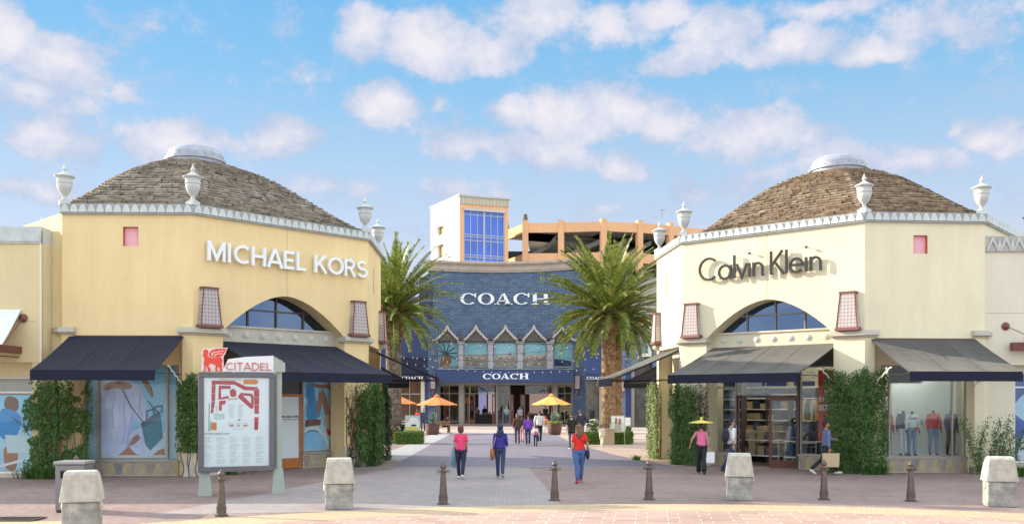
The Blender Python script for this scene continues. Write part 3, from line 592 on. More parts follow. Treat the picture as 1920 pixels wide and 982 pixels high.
def pavilion(name, cx, cy, rot, st, archk, label, shake, solid):
    B = thing(name, (cx, cy, 0), rot, label, 'shop building')
    Mw = Matrix.Translation((cx, cy, 0)) @ Matrix.Rotation(rot, 4, 'Z')
    La = FL(archk); ap = archpts(1.0, La-1.0, 4.45, 5.68)
    mb = MB()
    for k in range(8):
        L = FL(k)
        if k == archk: poly = [(0, ZT), (0, 4.25), (1.0, 4.25)]+ap+[(La-1.0, 4.25), (La, 4.25), (La, ZT)]; face_prism(mb, k, poly, 0, .8)
        elif k == 0:       # square niche in the front face
            u = U(Mw @ FF(0), 245 if archk == 1 else 1726); zt = ZZ(Mw @ FF(0), 425 if archk == 1 else 441, u); h, w = .58, .23
            for (a, b, c, d) in ((0, u-w, 4.25, ZT), (u+w, L, 4.25, ZT), (u-w, u+w, 4.25, zt-h), (u-w, u+w, zt, ZT)): face_prism(mb, k, [(a, c), (b, c), (b, d), (a, d)], 0, .8)
            nb = MB(FF(0)); nb.box(u-w+.001, u+w-.001, .12, .2, zt-h+.001, zt-.001); nb.build('pink_niche', mat('pink_niche_panel', (.82, .45, .50), .7, .1, 3), B)
            nr = MB(FF(0)); nr.box(u-w, u-w+.012, .002, .118, zt-h, zt); nr.box(u+w-.012, u+w, .002, .118, zt-h, zt); nr.box(u-w+.013, u+w-.013, .002, .118, zt-.012, zt); nr.build('niche_reveal', mat('niche_red', (.5, .12, .06), .7), B)
        elif k == (2 if archk == 1 else 6):
            face_prism(mb, k, [(0, 4.25), (L, 4.25), (L, ZT), (0, ZT)], 0, .8)
            sl = MB(FF(k)); c = L*.42; sl.box(c-.09, c+.09, -.006, .05, 6.2, 7.15); sl.build('slit_window', mat('slit_orange', (.55, .3, .1), .7) if archk == 7 else mat('slit_brown', (.4, .3, .22), .7), B)
        else: face_prism(mb, k, [(0, 4.25), (L, 4.25), (L, ZT), (0, ZT)], 0, .8)
        # corner piers
        e = .32 if k % 2 == 0 else 1.0
        face_prism(mb, k, [(0, 0), (e, 0), (e, 4.249), (0, 4.249)], 0, .8); face_prism(mb, k, [(L-e, 0), (L, 0), (L, 4.249), (L-e, 4.249)], 0, .8)
        if k in solid: face_prism(mb, k, [(e, 0), (L-e, 0), (L-e, 4.249), (e, 4.249)], .5, .78)
    mb.build('wall', st, B)
    gr = MB(FF(archk)); gr.box(La/2-.008, La/2+.008, -.004, .01, 5.7, ZT-.05); gr.build('panel_joint', mat('joint_shadow', (.45, .38, .25), .9), B)
    for k in range(8):
        if not (archk == 1 and k in (6, 7)): cornice(B, k, castM)
    rme = roofme.copy(); kl = .44 if archk == 1 else .92
    for v in rme.vertices:
        if v.co.x < -1.95: v.co.x = -1.95+(v.co.x+1.95)*kl
    o = bpy.data.objects.new('shake_roof', rme); o.data.materials.append(shake); COL.objects.link(o); o.parent = B
    u_ = MB(); u_.loft([[((lambda q: -1.95+(q+1.95)*kl if q < -1.95 else q)(x*r/6.6*.985), y*r/6.6*.985, z-.04) for x, y in VO] for r, z in ROOF]); u_.build('roof_deck', mat('roof_deck', (.05, .04, .035), .9), o)
    gut = MB()
    for k in range(8) if archk == 7 else range(6): face_prism(gut, k, [(0, ZC-.01), (FL(k), ZC-.01), (FL(k), ZC+.03), (0, ZC+.03)], .1, .35)
    gut.build('gutter', mat('gutter_metal', (.06, .05, .045), .5), B)
    cu = MB(); cu.lathe([(1.02, 10.72), (1.02, 11.05), (1.09, 11.06), (1.09, 11.13), (1.0, 11.14), (1.0, 11.32), (.97, 11.34), (.93, 11.44), (.75, 11.56), (.4, 11.63), (.001, 11.66)], 40)
    for i in range(20):
        a = 2*pi*i/20; cu.ell((1.03*cos(a), 1.03*sin(a), 11.22), (.02, .02, .02), 6, 4)
    cu.build('roof_cupola', mat('zinc_cupola', (.36, .38, .43), .5, .15, 5, metal=.3), B, smooth=True)
    for j in range(8): cp = MB(); capital(cp, j); cp.build('capital_ledge', capM, B, bevel=.045, bseg=3)
    for j in range(8):
        d = Vector(VO[j]).normalized(); pd = MB(); p = Vector(VO[j])*.985; pd.T = Matrix.Translation((p.x, p.y, ZC)) @ Matrix.Rotation(atan2(p.y, p.x)+pi/4, 4, 'Z'); pd.box(-.15, .15, -.15, .15, -.02, .10); pd.build('urn_plinth', castM, B)
        urn(B, (p.x, p.y, ZC+.08), .94)
    # arch: lintel with discs, glazing, soffit
    F = FF(archk); lm = MB(F); lm.box(1.0, La-1.0, .45, .8, 4.15, 4.60); lm.box(1.0, La-1.0, .40, .8, 4.602, 4.66)
    li = lm.build('lintel', capM if archk == 1 else mat('cream_lintel', (.62, .56, .42), .8, .06, 3), B)
    for i in range(7):
        m_ = MB(F @ Matrix.Translation((1.45+i*(La-2.9)/6, .449, 4.38)) @ Matrix.Rotation(pi/2, 4, 'X')); m_.lathe([(.095, 0), (.095, .03), (.06, .035), (.05, .05), (.001, .055)], 16); m_.build('disc', castW, li, smooth=True)
    g = MB(F); g.prism([(1.02, 4.662)]+archpts(1.02, La-1.02, 4.664, 5.68)[1:-1]+[(La-1.02, 4.662)], .66, .67); wdw = g.build('arch_window', glassA, B)
    f = MB(F)
    for x in (La/2-1.05, La/2, La/2+1.05):
        q = 1-abs(2*(x-1.02)/(La-2.04)-1); f.box(x-.028, x+.028, .61, .70, 4.662, 4.45+1.23*(1-(1-q)**1.75)-.01)
    f.box(La/2-1.45, La/2+1.45, .615, .695, 5.19, 5.24)
    f.build('window_bars', bronze if archk == 1 else mat('grey_bars', (.2, .2, .2), .5), wdw)
    # back-closing room so no light leaks through the arch and ground floor
    rm = MB(); rm.prismz([(x*.80, y*.80) for x, y in VO], 4.13, 4.14); rm.prismz([(x*.985, y*.985) for x, y in VO], 7.9, 7.915); rm.build('ceiling', inter, B)
    for k in (0, archk):
        for u in (.48, FL(k)-.48):
            if k == 0: continue
            lantern(B, k, u)
    kk = 2 if archk == 1 else 6
    lantern(B, kk, FL(kk)-.42 if kk == 2 else .42)
    return B, Mw
MK, MKw = pavilion('yellow_pavilion_shop', -11.69, 35.46, .02, stuccoM, 1, 'yellow octagonal corner shop with domed grey shake roof, urns and michael kors lettering', shakeM, (2, 3, 4, 5, 6, 7))
CK, CKw = pavilion('cream_pavilion_shop', 12.50, 36.80, .075, stuccoC, 7, 'cream octagonal corner shop with domed brown shake roof and black calvin klein lettering', shakeC, (1, 2, 3, 4, 5, 6))
# NB labels carry no shop names (set again below)
MK['label'] = 'yellow octagonal corner shop under a domed grey shake roof, white capital lettering over its arch'
CK['label'] = 'cream octagonal corner shop under a domed brown shake roof, thin black lettering over its arch'
L6 = FL(1)
for B, ak, ck in ((MK, 1, 0), (CK, 7, 1)):
    cm = dict(m=navyS, mv=navyD) if ck else {}
    awning(B, FF(ak), 1.03, L6-1.03, 4.15, 3.13, 2.6, .44, **cm)
    awning(B, FF(0), .22, 3.62, 4.22, 3.13, 2.45, .0, **cm)
    sk = 2 if ck == 0 else 6; awning(B, FF(sk), .3, 3.6, 4.15, 3.1, 2.45, 0., ends=(0, 0), **cm)
    bk = 3 if ck == 0 else 5; awning(B, FF(bk), 1.2, 5.3, 4.1, 3.1, 2.45, 0., m=navyD, ends=(0, 0))
# ---- lettering on the arch faces
F = MKw @ FF(1); ua, ub = U(F, 387), U(F, 688); za = ZZ(F, 487, ua)
mb = MB(FF(1) @ Matrix.Translation((ua-.02, -.16, za))); Wd = strokes(mb, 'MICHAEL KORS', .57, .19, 0, .12, sx=.97)
SC = (ub-ua)/Wd
TT = FF(1) @ Matrix.Translation((ua-.05, -.17, za-.03)); letters(MK, 'MICHAEL KORS', .60, .155, 0, .10, mat('letter_white', (.80, .84, .84), .4), TT, .97*SC*.57/.60)
F = CKw @ FF(7); ua, ub = U(F, 1314), U(F, 1546); za = ZZ(F, 528, ua)
gl = ['cC', 'a', 'l', 'v', 'i', 'n', ' ', 'kK', 'l', 'e', 'i', 'n']
GL[' '] = (.22, [])
tmp = MB(); w0 = strokes(tmp, gl, .78, .075, 0, .05); sx = (ub-ua)/w0
letters(CK, gl, .78, .10, 0, .06, mat('letter_black', (.018, .017, .017), .4), FF(7) @ Matrix.Translation((ua, -.17, za)), sx)
x = 0; pins = []
for g in gl:
    if g == 'i': pins.append((x+.08*sx)*.78)
    x += GL[g][0]*sx
for p in pins: mb = MB(FF(7)); mb.box(ua+p-.035, ua+p+.035, -.17, -.11, za+.76, za+.83); mb.tube([(ua+p, -.11, za+.79), (ua+p, 0, za+.79)], .012, 6); mb.build('letter_dot', mat('letter_black', 0), CK)
for i in range(14): q = ua+.1+i*(ub-ua-.2)/13; mb = MB(FF(7)); mb.box(q-.008, q+.008, -.11, 0, za+.03, za+.046); mb.build('letter_pin', darkm, CK)
GL[' '] = (.42, [])
# ---- MK ground floor -------------------------------------------------------
F0, F1 = FF(0), FF(1); W0, W1 = MKw @ F0, MKw @ F1
skyb = mat('poster_sky_blue', (.22, .58, .82), .45, col2=(.38, .72, .88), var=.01, vs=1.2); skyl = mat('poster_pale_blue', (.38, .62, .74), .45, col2=(.55, .74, .8), var=.01, vs=.8)
shirt = mat('poster_white_shirt', (.62, .68, .90), .5, .1, 3); skin = mat('poster_skin', (.42, .2, .11), .5, .15, 5); teal = mat('poster_teal_bag', (.06, .24, .32), .4, .2, 4); hair_p = mat('poster_hair', (.22, .12, .06), .5, .3, 12)
whitep = mat('poster_white', (.75, .8, .82), .5); blackp = mat('poster_black', (.02, .02, .02), .5); redp = mat('poster_red', (.62, .05, .04), .5)
def blob(pts, n=6):       # smooth closed outline
    out = []; m = len(pts)
    for i in range(m):
        p0, p1, p2, p3 = [Vector(pts[(i+k) % m]) for k in (-1, 0, 1, 2)]
        for j in range(n):
            t = j/n; q = .5*((2*p1)+(-p0+p2)*t+(2*p0-5*p1+4*p2-p3)*t*t+(-p0+3*p1-3*p2+p3)*t**3); out.append((q.x, q.y))
    return out
def poster(name, label, F, u0, u1, z0, z1, y, base, shapes, group=None, cat='poster'):
    """shapes: (material, outline in 0..1 of the sheet, smooth?)"""
    W_, H_ = u1-u0, z1-z0; T = F @ Matrix.Translation((u0, y, z0))
    mb = MB(); mb.box(0, W_, 0, .012, 0, H_); mats = [base]
    for i, (m_, pts, sm) in enumerate(shapes):
        if m_ not in mats: mats.append(m_)
        mb.k = mats.index(m_); p = blob(pts) if sm else pts
        p = [(min(max(a, .002), .998)*W_, min(max(b, .002), .998)*H_) for a, b in p]
        mb.prism(p, -.002-.0012*(i+1), -.0005)
    o = mb.build(name, mats, fix=True); o.matrix_world = T; return tag(o, label, cat, group)
def line(pts, w):         # thin closed strip along a path
    L, Rr = [], []
    for i, p in enumerate(pts):
        a = Vector(pts[max(0, i-1)]); b = Vector(pts[min(len(pts)-1, i+1)]); d = (b-a).normalized(); n = Vector((-d.y, d.x))*w
        L.append(tuple(Vector(p)+n)); Rr.append(tuple(Vector(p)-n))
    return L+Rr[::-1]
bag_shapes = [(skyb, [(0,0),(1,0),(1,1),(0,1)], 0), (mat('poster_cloud', (.55, .74, .82), .5, .1, 2), [(.55,.15),(.8,.28),(1.02,.22),(1.02,0),(.6,0)], 1),
  (shirt, [(.0,.78),(.2,.87),(.45,.84),(.62,.72),(.70,.5),(.72,.3),(.62,.28),(.55,.42),(.48,.36),(.47,.16),(.35,.03),(0,.03)], 1),
  (mat('poster_shirt_fold', (.42, .52, .80), .5, .15, 3), [(.46,.5),(.5,.36),(.46,.14),(.36,.06),(.40,.3)], 1),
  (skin, [(.02,.80),(.2,.84),(.46,.80),(.40,.75),(.2,.76),(.02,.74)], 1), (skin, [(.1,.99),(.12,.93),(.3,.88),(.42,.93),(.44,.99)], 1),
  (hair_p, [(.40,.99),(.52,.99),(.66,.9),(.78,.76),(.80,.66),(.72,.72),(.6,.86)], 1),
  (shirt, [(.45,.25),(.62,.30),(.66,.12),(.8,.03),(.5,.02),(.42,.1)], 1),
  (skin, [(.40,.10),(.47,.20),(.56,.24),(.60,.19),(.50,.12)], 0), (skin, [(.24,.0),(.33,.05),(.42,.10),(.48,.04),(.56,.0)], 0), (skin, [(.80,.0),(.88,.05),(.98,.08),(1.0,.0)], 0),
  (mat('poster_fold_soft', (.70, .74, .92), .5, .1, 3), [(.06,.70),(.2,.62),(.26,.4),(.2,.2),(.1,.3),(.04,.5)], 1), (mat('poster_shirt_fold', 0), line([(.36,.74),(.33,.5),(.36,.3),(.3,.12)], .012), 0), (mat('poster_shirt_fold', 0), line([(.2,.7),(.14,.5),(.17,.3)], .008), 0), (mat('poster_shirt_fold', 0), line([(.6,.68),(.58,.54),(.64,.42)], .010), 0), (mat('poster_fold_soft', 0), line([(.5,.74),(.56,.6),(.52,.46)], .02), 0),
  (mat('poster_hair_light', (.45, .30, .15), .5), line([(.46,.97),(.62,.88),(.72,.76),(.78,.66)], .008), 0), (mat('poster_hair_light', 0), line([(.54,.98),(.7,.84),(.79,.7)], .005), 0),
  (teal, [(.62,.34),(.92,.48),(.96,.2),(.76,.05),(.68,.12)], 0), (mat('poster_dark_teal', (.03, .13, .19), .4), [(.60,.36),(.90,.5),(.93,.44),(.63,.3)], 0),
  (mat('poster_dark_teal', 0), line([(.70,.38),(.70,.5),(.8,.52),(.84,.44)], .012), 0), (mat('poster_dark_teal', 0), line([(.8,.42),(.84,.55),(.95,.56),(.94,.48)], .012), 0),
  (blackp, line([(.30,.76),(.45,.55),(.66,.36)], .006), 0), (blackp, line([(.72,.62),(.82,.52),(.9,.48)], .005), 0)]
x0, x1, x2, x3 = [U(W0, p, .5) for p in (158, 183, 313, 335)]
zt = 3.38
lw = MB(F0); boxes_with_hole(lw, .32, 3.58, 0, 4.249, [(x0, x3, .44, zt)], .5, .78, F0)
lw2 = MB(); boxes_with_hole(lw2, .32, 3.58, 0.001, 4.248, [(x0, x3, .44, zt)], .5, .78, F0); lw2.build('recessed_wall', stuccoM, MK)
tile_plinth(MK, F0, x0, x3, .43, .42)
win(MK, F0, x0, x3, .45, zt, .53, (x1, x2), pm=glassP)
W0p = Matrix.Translation(MK.location) @ Matrix.Rotation(.02, 4, 'Z')
poster('window_poster', 'fashion poster of a figure in a white shirt with a teal handbag', W0, x1+.05, x2-.04, .54, zt-.05, .66, whitep, [(m_, [(a*.94+.03, b*.965+.03) for a, b in p], s) for m_, p, s in bag_shapes], 'posters in the yellow shop windows')
poster('window_poster', 'narrow plain pale blue poster left of the white shirt poster', W0, x0+.05, x1-.05, .5, zt-.05, .66, skyl, [(skyl, [(0,0),(1,0),(1,.6),(0,.7)], 0)], 'posters in the yellow shop windows')
poster('window_poster', 'narrow pale blue poster with a soft cloud, right of the white shirt poster', W0, x2+.05, x3-.05, .5, zt-.05, .66, skyb, [(skyl, [(0,.0),(1,0),(1,.5),(.5,.7),(0,.66)], 1)], 'posters in the yellow shop windows')
lm_ = MB(F0); lm_.box(x0, x3, .70, .76, .4, zt); lm_.build('window_backing', inter, MK)
# arch face of MK
d0, d1, w1_, w2_ = [U(W1, p, .8) for p in (508, 566, 567, 641)]; dl = 1.35
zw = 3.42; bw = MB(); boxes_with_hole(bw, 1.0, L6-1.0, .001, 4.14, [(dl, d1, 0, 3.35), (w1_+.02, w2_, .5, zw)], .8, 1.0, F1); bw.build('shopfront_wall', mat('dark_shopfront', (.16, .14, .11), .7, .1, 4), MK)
pr = mat('orange_door_paint', (.42, .15, .04), .45, .12, 4)
dr = MB(F1); dr.box(d0-.95, d1, .80, .86, 2.42, 2.52); dr.box(d1-.10, d1, .80, .86, 0, 2.42); dr.box(d0-.95, d0-.86, .80, .86, 0, 2.42); dr.box(d0-.86, d1-.10, .81, .85, .02, .36)
do = dr.build('shop_door', pr, MK)
pn = MB(F1); pn.box(d0-.86, d1-.10, .83, .84, .361, 2.419); pn.build('white_panel', mat('door_panel', (.66, .74, .76), .4), do)
hn = MB(F1); hn.tube([(d0-.7, .76, .9), (d0-.7, .76, 1.5)], .02, 8); hn.box(d0-.715, d0-.685, .76, .83, .95, .98); hn.box(d0-.715, d0-.685, .76, .83, 1.42, 1.45); hn.build('handle', alum, do)
tp = F1 @ Matrix.Translation((U(W1, 527, .83), .826, 1.72)); text('MICHAEL KORS', .098, .002, 'door_lettering', blackp, do, tp, .003)
tp = F1 @ Matrix.Translation((U(W1, 529, .83), .826, 1.64)); text('A NEW STORE IS COMING SOON', .045, .002, 'small_lettering', blackp, do, tp)
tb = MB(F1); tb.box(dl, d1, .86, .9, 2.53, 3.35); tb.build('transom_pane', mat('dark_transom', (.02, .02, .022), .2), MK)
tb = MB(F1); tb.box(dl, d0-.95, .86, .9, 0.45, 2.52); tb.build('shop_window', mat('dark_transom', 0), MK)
tile_plinth(MK, F1, d1+.02, w2_+.02, .47, .74); tile_plinth(MK, F1, dl, d0-.96, .44, .74)
win(MK, F1, w1_+.03, w2_, .50, zw, .84, pm=glassP)
dress = mat('poster_blue_dress', (.08, .3, .55), .5, .12, 4); suitc = mat('poster_suitcase', (.2, .07, .04), .5)
seat_shapes = [(skyb, [(0,0),(1,0),(1,1),(0,1)], 0), (skyl, [(.0,.35),(.4,.4),(1,.3),(1,0),(0,0)], 1), (hair_p, [(.12,.99),(.3,.99),(.33,.9),(.27,.8),(.14,.82)], 1), (skin, [(.18,.96),(.28,.96),(.3,.88),(.22,.84)], 1),
  (dress, [(.1,.84),(.28,.86),(.32,.72),(.36,.62),(.5,.55),(.42,.4),(.15,.37),(.08,.5)], 1), (skin, line([(.26,.82),(.45,.80),(.72,.80),(.86,.72)], .022), 0), (skin, line([(.45,.52),(.56,.74),(.64,.62),(.74,.42)], .045), 0), (skin, line([(.4,.46),(.48,.72),(.58,.6),(.66,.44)], .04), 0),
  (mat('poster_shoe', (.5, .42, .25), .4), [(.62,.42),(.76,.42),(.82,.3),(.74,.26),(.6,.3)], 1), (suitc, [(.04,.29),(.48,.31),(.5,.38),(.06,.38)], 0), (redp, [(.66,.26),(.78,.24),(.8,.18),(.7,.18)], 1),
  (whitep, line([(.0,.2),(.15,.27),(.35,.28),(.6,.18),(.72,.06)], .02), 0), (blackp, line([(.02,.2),(.2,.245),(.4,.23),(.58,.08)], .006), 0), (mat('poster_car_blue', (.3, .6, .85), .3), [(0,.02),(0,.18),(.2,.23),(.42,.21),(.6,.05),(.6,.02)], 1)]
poster('window_poster', 'poster of a seated figure in a blue dress, right of the orange door', W1, w1_+.08, w2_-.05, .56, zw-.05, .92, whitep, [(m_, [(a*.95+.025, b*.97+.015) for a, b in p], s) for m_, p, s in seat_shapes], 'posters in the yellow shop windows')
text('456', .24, .002, 'door_number', mat('number_white', (.8, .8, .78), .5), MK, F1 @ Matrix.Translation((w1_+.04, .80, 2.98)))
for (FF_, u0, u1) in ((F1, L6-1.0, L6-.0), (F1, 0, 1.0), (F0, 3.58, 3.9), (F0, 0, .32)):
    b_ = MB(FF_); b_.box(u0+.01, u1-.01, -.03, .0, .001, .72); b_.build('pier_base', baseM, MK, bevel=.01)
# stud wall strip right of the white shirt window & left window wing etc. are the vines' backs
# ================================================================== cream shop, ground floor
F0, F7 = FF(0), FF(7); C0, C7 = CKw @ F0, CKw @ F7
g0, g1, g2, g3 = [U(C0, p, .5) for p in (1652, 1668, 1786, 1812)]
lw = MB(); boxes_with_hole(lw, .32, 3.58, .001, 4.248, [(g0, g3, .46, 3.42)], .5, .78, F0); lw.build('recessed_wall', stuccoC, CK)
tile_plinth(CK, F0, g0, g3, .45, .42); win(CK, F0, g0, g3, .47, 3.42, .53, (g1, g2))
dk = MB(F0); dk.box(g0-.2, g3+.3, .78, 2.0, .40, .50); dk.build('display_floor', mat('display_floor_white', (.6, .6, .6), .5), CK)
dk = MB(F0); dk.box(g0-.2, g3+.3, 2.0, 2.06, .5, 3.5); dk.build('reflection_backdrop', mat('reflection_backdrop', (.62, .66, .64), .6), CK)  # added panel, the window's pale sky reflection put into its colour
dk = MB(F0); dk.box(g0-.22, g0-.2, .79, 2.0, .5, 3.5); dk.box(g3+.3, g3+.32, .79, 2.0, .5, 3.5); dk.build('display_side_wall', inter, CK)
hd = MB(F0); hd.box(g1+.05, g1+1.15, .62, .64, 2.85, 3.38); hd.build('blind', mat('blind_grey', (.45, .45, .42), .7), CK)
lp = MB(F0); lp.tube([(g1+.5, 1.3, 3.44), (g1+1.9, 1.3, 3.44)], .03, 6); lp.build('display_fill_light', mat('display_fill_glow', (1, .97, .92), .5, emit=25), CK)  # added fill light to brighten the mannequin window
# arch face: glazing, doors
P7 = lambda px, y=.8: U(C7, px, y)
a0, a1, a2, a3, a4, a5, a6 = [P7(p) for p in (1321, 1341, 1384, 1392, 1461, 1499, 1562)]
zt = 3.45
tile_plinth(CK, F7, a0-.1, a2-.05, .42, .70); tile_plinth(CK, F7, a5+.02, L6-1.0, .45, .70)
win(CK, F7, a0-.1, a2-.05, .44, zt, .8, (a1,), (2.75,)); win(CK, F7, a5+.03, L6-1.0, .47, zt, .8, (), ())
win(CK, F7, a2-.02, a5, 2.47, zt, .8, (), ())
wp = MB(F7); wp.box(a0-.1, a1-.03, .86, .9, .47, zt-.05); wp.build('window_panel', mat('pale_window_panel', (.66, .72, .66), .6), CK)
wp = MB(F7); wp.box(a5-.06, a5+.02, .70, .9, 0, zt); wp.box(a2-.07, a2+.0, .74, .9, 0, 2.45); wp.build('door_jamb', bronze, CK)
wp = MB(F7); wp.box(1.0, L6-1.0, .70, .95, zt, 4.14); wp.build('sign_band', mat('sign_band_dark', (.09, .085, .075), .6), CK)
text('602', .34, .004, 'door_number', whitep, CK, F7 @ Matrix.Translation((a5+.06, .765, 3.02)))
doorm = mat('oxblood_door', (.13, .042, .025), .4, .12, 6)
def leaf(u, ang, sgn, w=1.0):
    T = F7 @ Matrix.Translation((u, .82, 0)) @ Matrix.Rotation(ang, 4, 'Z') ; mb = MB(T); s = sgn
    X = lambda a, b: (min(a*s, b*s), max(a*s, b*s))
    mb.box(*X(0, .09), -.025, .025, .03, 2.42); mb.box(*X(w-.09, w), -.025, .025, .03, 2.42); mb.box(*X(.091, w-.091), -.024, .024, 2.30, 2.42); mb.box(*X(.091, w-.091), -.024, .024, .03, .28)
    o = mb.build('shop_door', doorm, CK); g = MB(T); g.box(*X(.08, w-.08), -.004, .004, .27, 2.31); g.build('pane', glass, o)
    h = MB(T); xh = (w-.14)*s; h.tube([(xh, -.09, .85), (xh, -.09, 1.45)], .018, 8); h.tube([(xh, -.09, .9), (xh, -.02, .9)], .012, 6); h.tube([(xh, -.09, 1.4), (xh, -.02, 1.4)], .012, 6); h.tube([(.1*s, -.06, 1.05), (xh, -.06, 1.05)], .012, 6); h.build('handle', alum, o)
    return o
leaf(a5-.04, R(35), -1, .98); leaf(a2+.02, R(-62), 1, .95)
rd = mat('sale_red', (.60, .03, .025), .45)
poster('window_banner', 'tall red banner with white words behind the glass right of the open doors', C7, P7(1531), L6-1.05, .95, 3.3, .93, rd, [], cat='banner')
text('EN', .26, .003, 'banner_words', whitep, bpy.data.objects['window_banner'], Matrix.Translation((.02, -.004, 1.30))); text('SIZES', .26, .003, 'banner_words', whitep, bpy.data.objects['window_banner'], Matrix.Translation((.02, -.004, 1.02)), .006)
# shop interior
rm = MB(F7); rm.box(.3, L6-.3, 1.0, 6.0, -.001, .006); rm.build('shop_floor', mat('shop_floor', (.30, .27, .23), .4, .15, 2), CK)
rm = MB(F7); rm.box(-.6, L6+.2, 4.6, 4.7, 0, 4.1); rm.build('back_wall', mat('shop_back_wall', (.30, .26, .19), .8, .1, 1), CK)
rm = MB(F7); rm.box(-.05, 0.03, .9, 4.6, 0, 4.1); rm.box(L6-.2, L6-.1, 2.1, 4.6, 0, 4.1); rm.build('side_wall', mat('shop_side_wall', (.5, .44, .32), .8), CK)
for i in range(3):
    for j in range(2):
        t = MB(F7); t.box(1.2+i*1.6, 2.1+i*1.6, 1.8+j*1.5, 1.95+j*1.5, 4.02, 4.08); t.build('ceiling_lamp', mat('shop_lamp', (1, .93, .8), .5, emit=16), CK)
dmc = [mat('folded_denim_%s' % n, c, .9, .25, 20) for n, c in zip(('dark', 'blue', 'tan', 'stone', 'grey', 'olive'), [(.03,.04,.07),(.08,.13,.24),(.42,.33,.2),(.48,.44,.36),(.12,.12,.13),(.05,.09,.07)])]
def shelf_unit(F, u0, u1, y, n, z0, z1, lab, pal, seed):
    rnd = random.Random(seed); T = CKw @ F @ Matrix.Translation((u0, y, 0)); r = thing('shelf_unit', label=lab, cat='shelves', group='shelf units in the cream shop'); r.matrix_world = T; w = u1-u0
    mb = MB(); mb.box(0, w, .36, .4, 0, z1); mb.box(0, .03, 0, .36, 0, z1); mb.box(w-.03, w, 0, .36, 0, z1); mb.build('shelf_frame', mat('shelf_dark', (.06, .055, .05), .6), r)
    for i in range(n):
        z = z0+(z1-z0)*i/n; b = MB(); b.box(.031, w-.031, -.02, .358, z, z+.035); b.build('shelf', mat('shelf_edge', (.7, .66, .58), .5), r)
        x = .06; s = MB(); 
        while x < w-.25:
            h = rnd.uniform(.55, .92)*((z1-z0)/n-.05); ww = rnd.uniform(.22, .3); k = rnd.randrange(len(pal)); s.k = k; zz = z+.036
            while zz < z+h: s.box(x, min(x+ww, w-.04), .0+rnd.uniform(0, .03), .33, zz, zz+.03); zz += .034
            x += ww+.03
        o = s.build('folded_clothes', pal, r); tag(o, kind='stuff')
    return r
shelf_unit(F7, a1+.05, a2-.12, 1.3, 8, .5, 3.4, 'tall dark shelf unit of folded jeans behind the left shop window, left of the door', dmc[:2]+dmc[5:], 1)
for i, (q0, lb) in enumerate(((.55, 'first'), (1.35, 'second'), (2.35, 'third'), (3.35, 'fourth'))):
    shelf_unit(F7, q0+.5, q0+1.38, 2.75+.12*i, 6, .35, 2.75, lb+' shelf unit from the left behind the open doors, full of folded clothes', [dmc[:3], dmc[:3], [dmc[1], dmc[3], dmc[0]], [dmc[0], rd, dmc[4]]][i], 2+i)
    sb = MB(F7); sb.box(q0+.55, q0+1.33, 2.70+.12*i, 2.73+.12*i, 2.80, 2.98); sb.build('shelf_sign', mat('sign_blue', (.03, .04, .12), .5), CK)
# display tables with stacks of folded trousers
def table(u, y, w, lab, pal, seed, h=.75, tiers=2):
    rnd = random.Random(seed); r = thing('display_table', label=lab, cat='display table', group='display tables in the cream shop'); r.matrix_world = CKw @ F7 @ Matrix.Translation((u, y, 0))
    mb = MB()
    for t in range(tiers): mb.box(-w/2, w/2, -.35, .35, .32+t*.55, .36+t*.55)
    mb.build('tabletop', mat('table_white', (.72, .70, .64), .5), r)
    for sx in (-1, 1):
        for sy in (-1, 1): l = MB(); l.box(sx*(w/2-.05)-.02, sx*(w/2-.05)+.02, sy*.3-.02, sy*.3+.02, 0, .32+(tiers-1)*.55); l.build('leg', alum, r)
    for t in range(tiers):
        for i in range(int(w/.33)):
            s = MB(); x = -w/2+.06+i*.33; zz = .362+t*.55; top = zz+rnd.uniform(.22, .46); s.k = 0; k = (0 if i < w/.66 else 1)
            while zz < top: d = rnd.uniform(0, .03); s.box(x+d, x+.27, -.33+d, .2, zz, zz+.035); zz += .04
            s.build('folded_stack', pal[k], r)
    return r
table(P7(1430, 1.9), 1.9, 1.6, 'white two-tier table stacked with folded tan and grey trousers just inside the open door', [dmc[2], dmc[4]], 4)
table(P7(1508, 1.7), 1.7, 1.2, 'low table with folded blue jeans behind the glass under the number 602', [dmc[1], dmc[0]], 6)
for i in range(6):      # hanging shirts by the window
    u = P7(1500, 2.3)+i*.16; s = MB(); s.prism([(-.05, 0), (.05, 0), (.06, .55), (.02, .72), (-.02, .72), (-.06, .55)], -.22, .22); o = s.build('hanging_shirt', [dmc[3], mat('shirt_yellow', (.55, .4, .08), .9), dmc[4]][i % 3]); o.matrix_world = CKw @ F7 @ Matrix.Translation((u, 2.4, 1.6)); tag(o, 'shirt hanging on the rail behind the glass by the 602 number', 'shirt', 'shirts hanging behind the 602 window')
rl = MB(); rl.tube([(0, 0, 2.36), (1.2, 0, 2.36)], .015, 6); rl.tube([(.02, 0, 0), (.02, 0, 2.36)], .015, 6); rl.tube([(1.18, 0, 0), (1.18, 0, 2.36)], .015, 6); o = rl.build('clothes_rail', alum); o.matrix_world = CKw @ F7 @ Matrix.Translation((P7(1500, 2.3)-.1, 2.4, 0)); tag(o, 'metal clothes rail behind the glass by the 602 number', 'clothes rail')
for (FF_, u0, u1) in ((F7, L6-1.0, L6-.0), (F7, 0, 1.0), (F0, 3.58, 3.9), (F0, 0, .32)):
    b_ = MB(FF_); b_.box(u0+.01, u1-.01, -.03, .0, .001, .75); b_.build('pier_base', mat('pale_pier_base', (.6, .54, .44), .85, .15, 3, .2, 30, stain=.2), CK, bevel=.01)
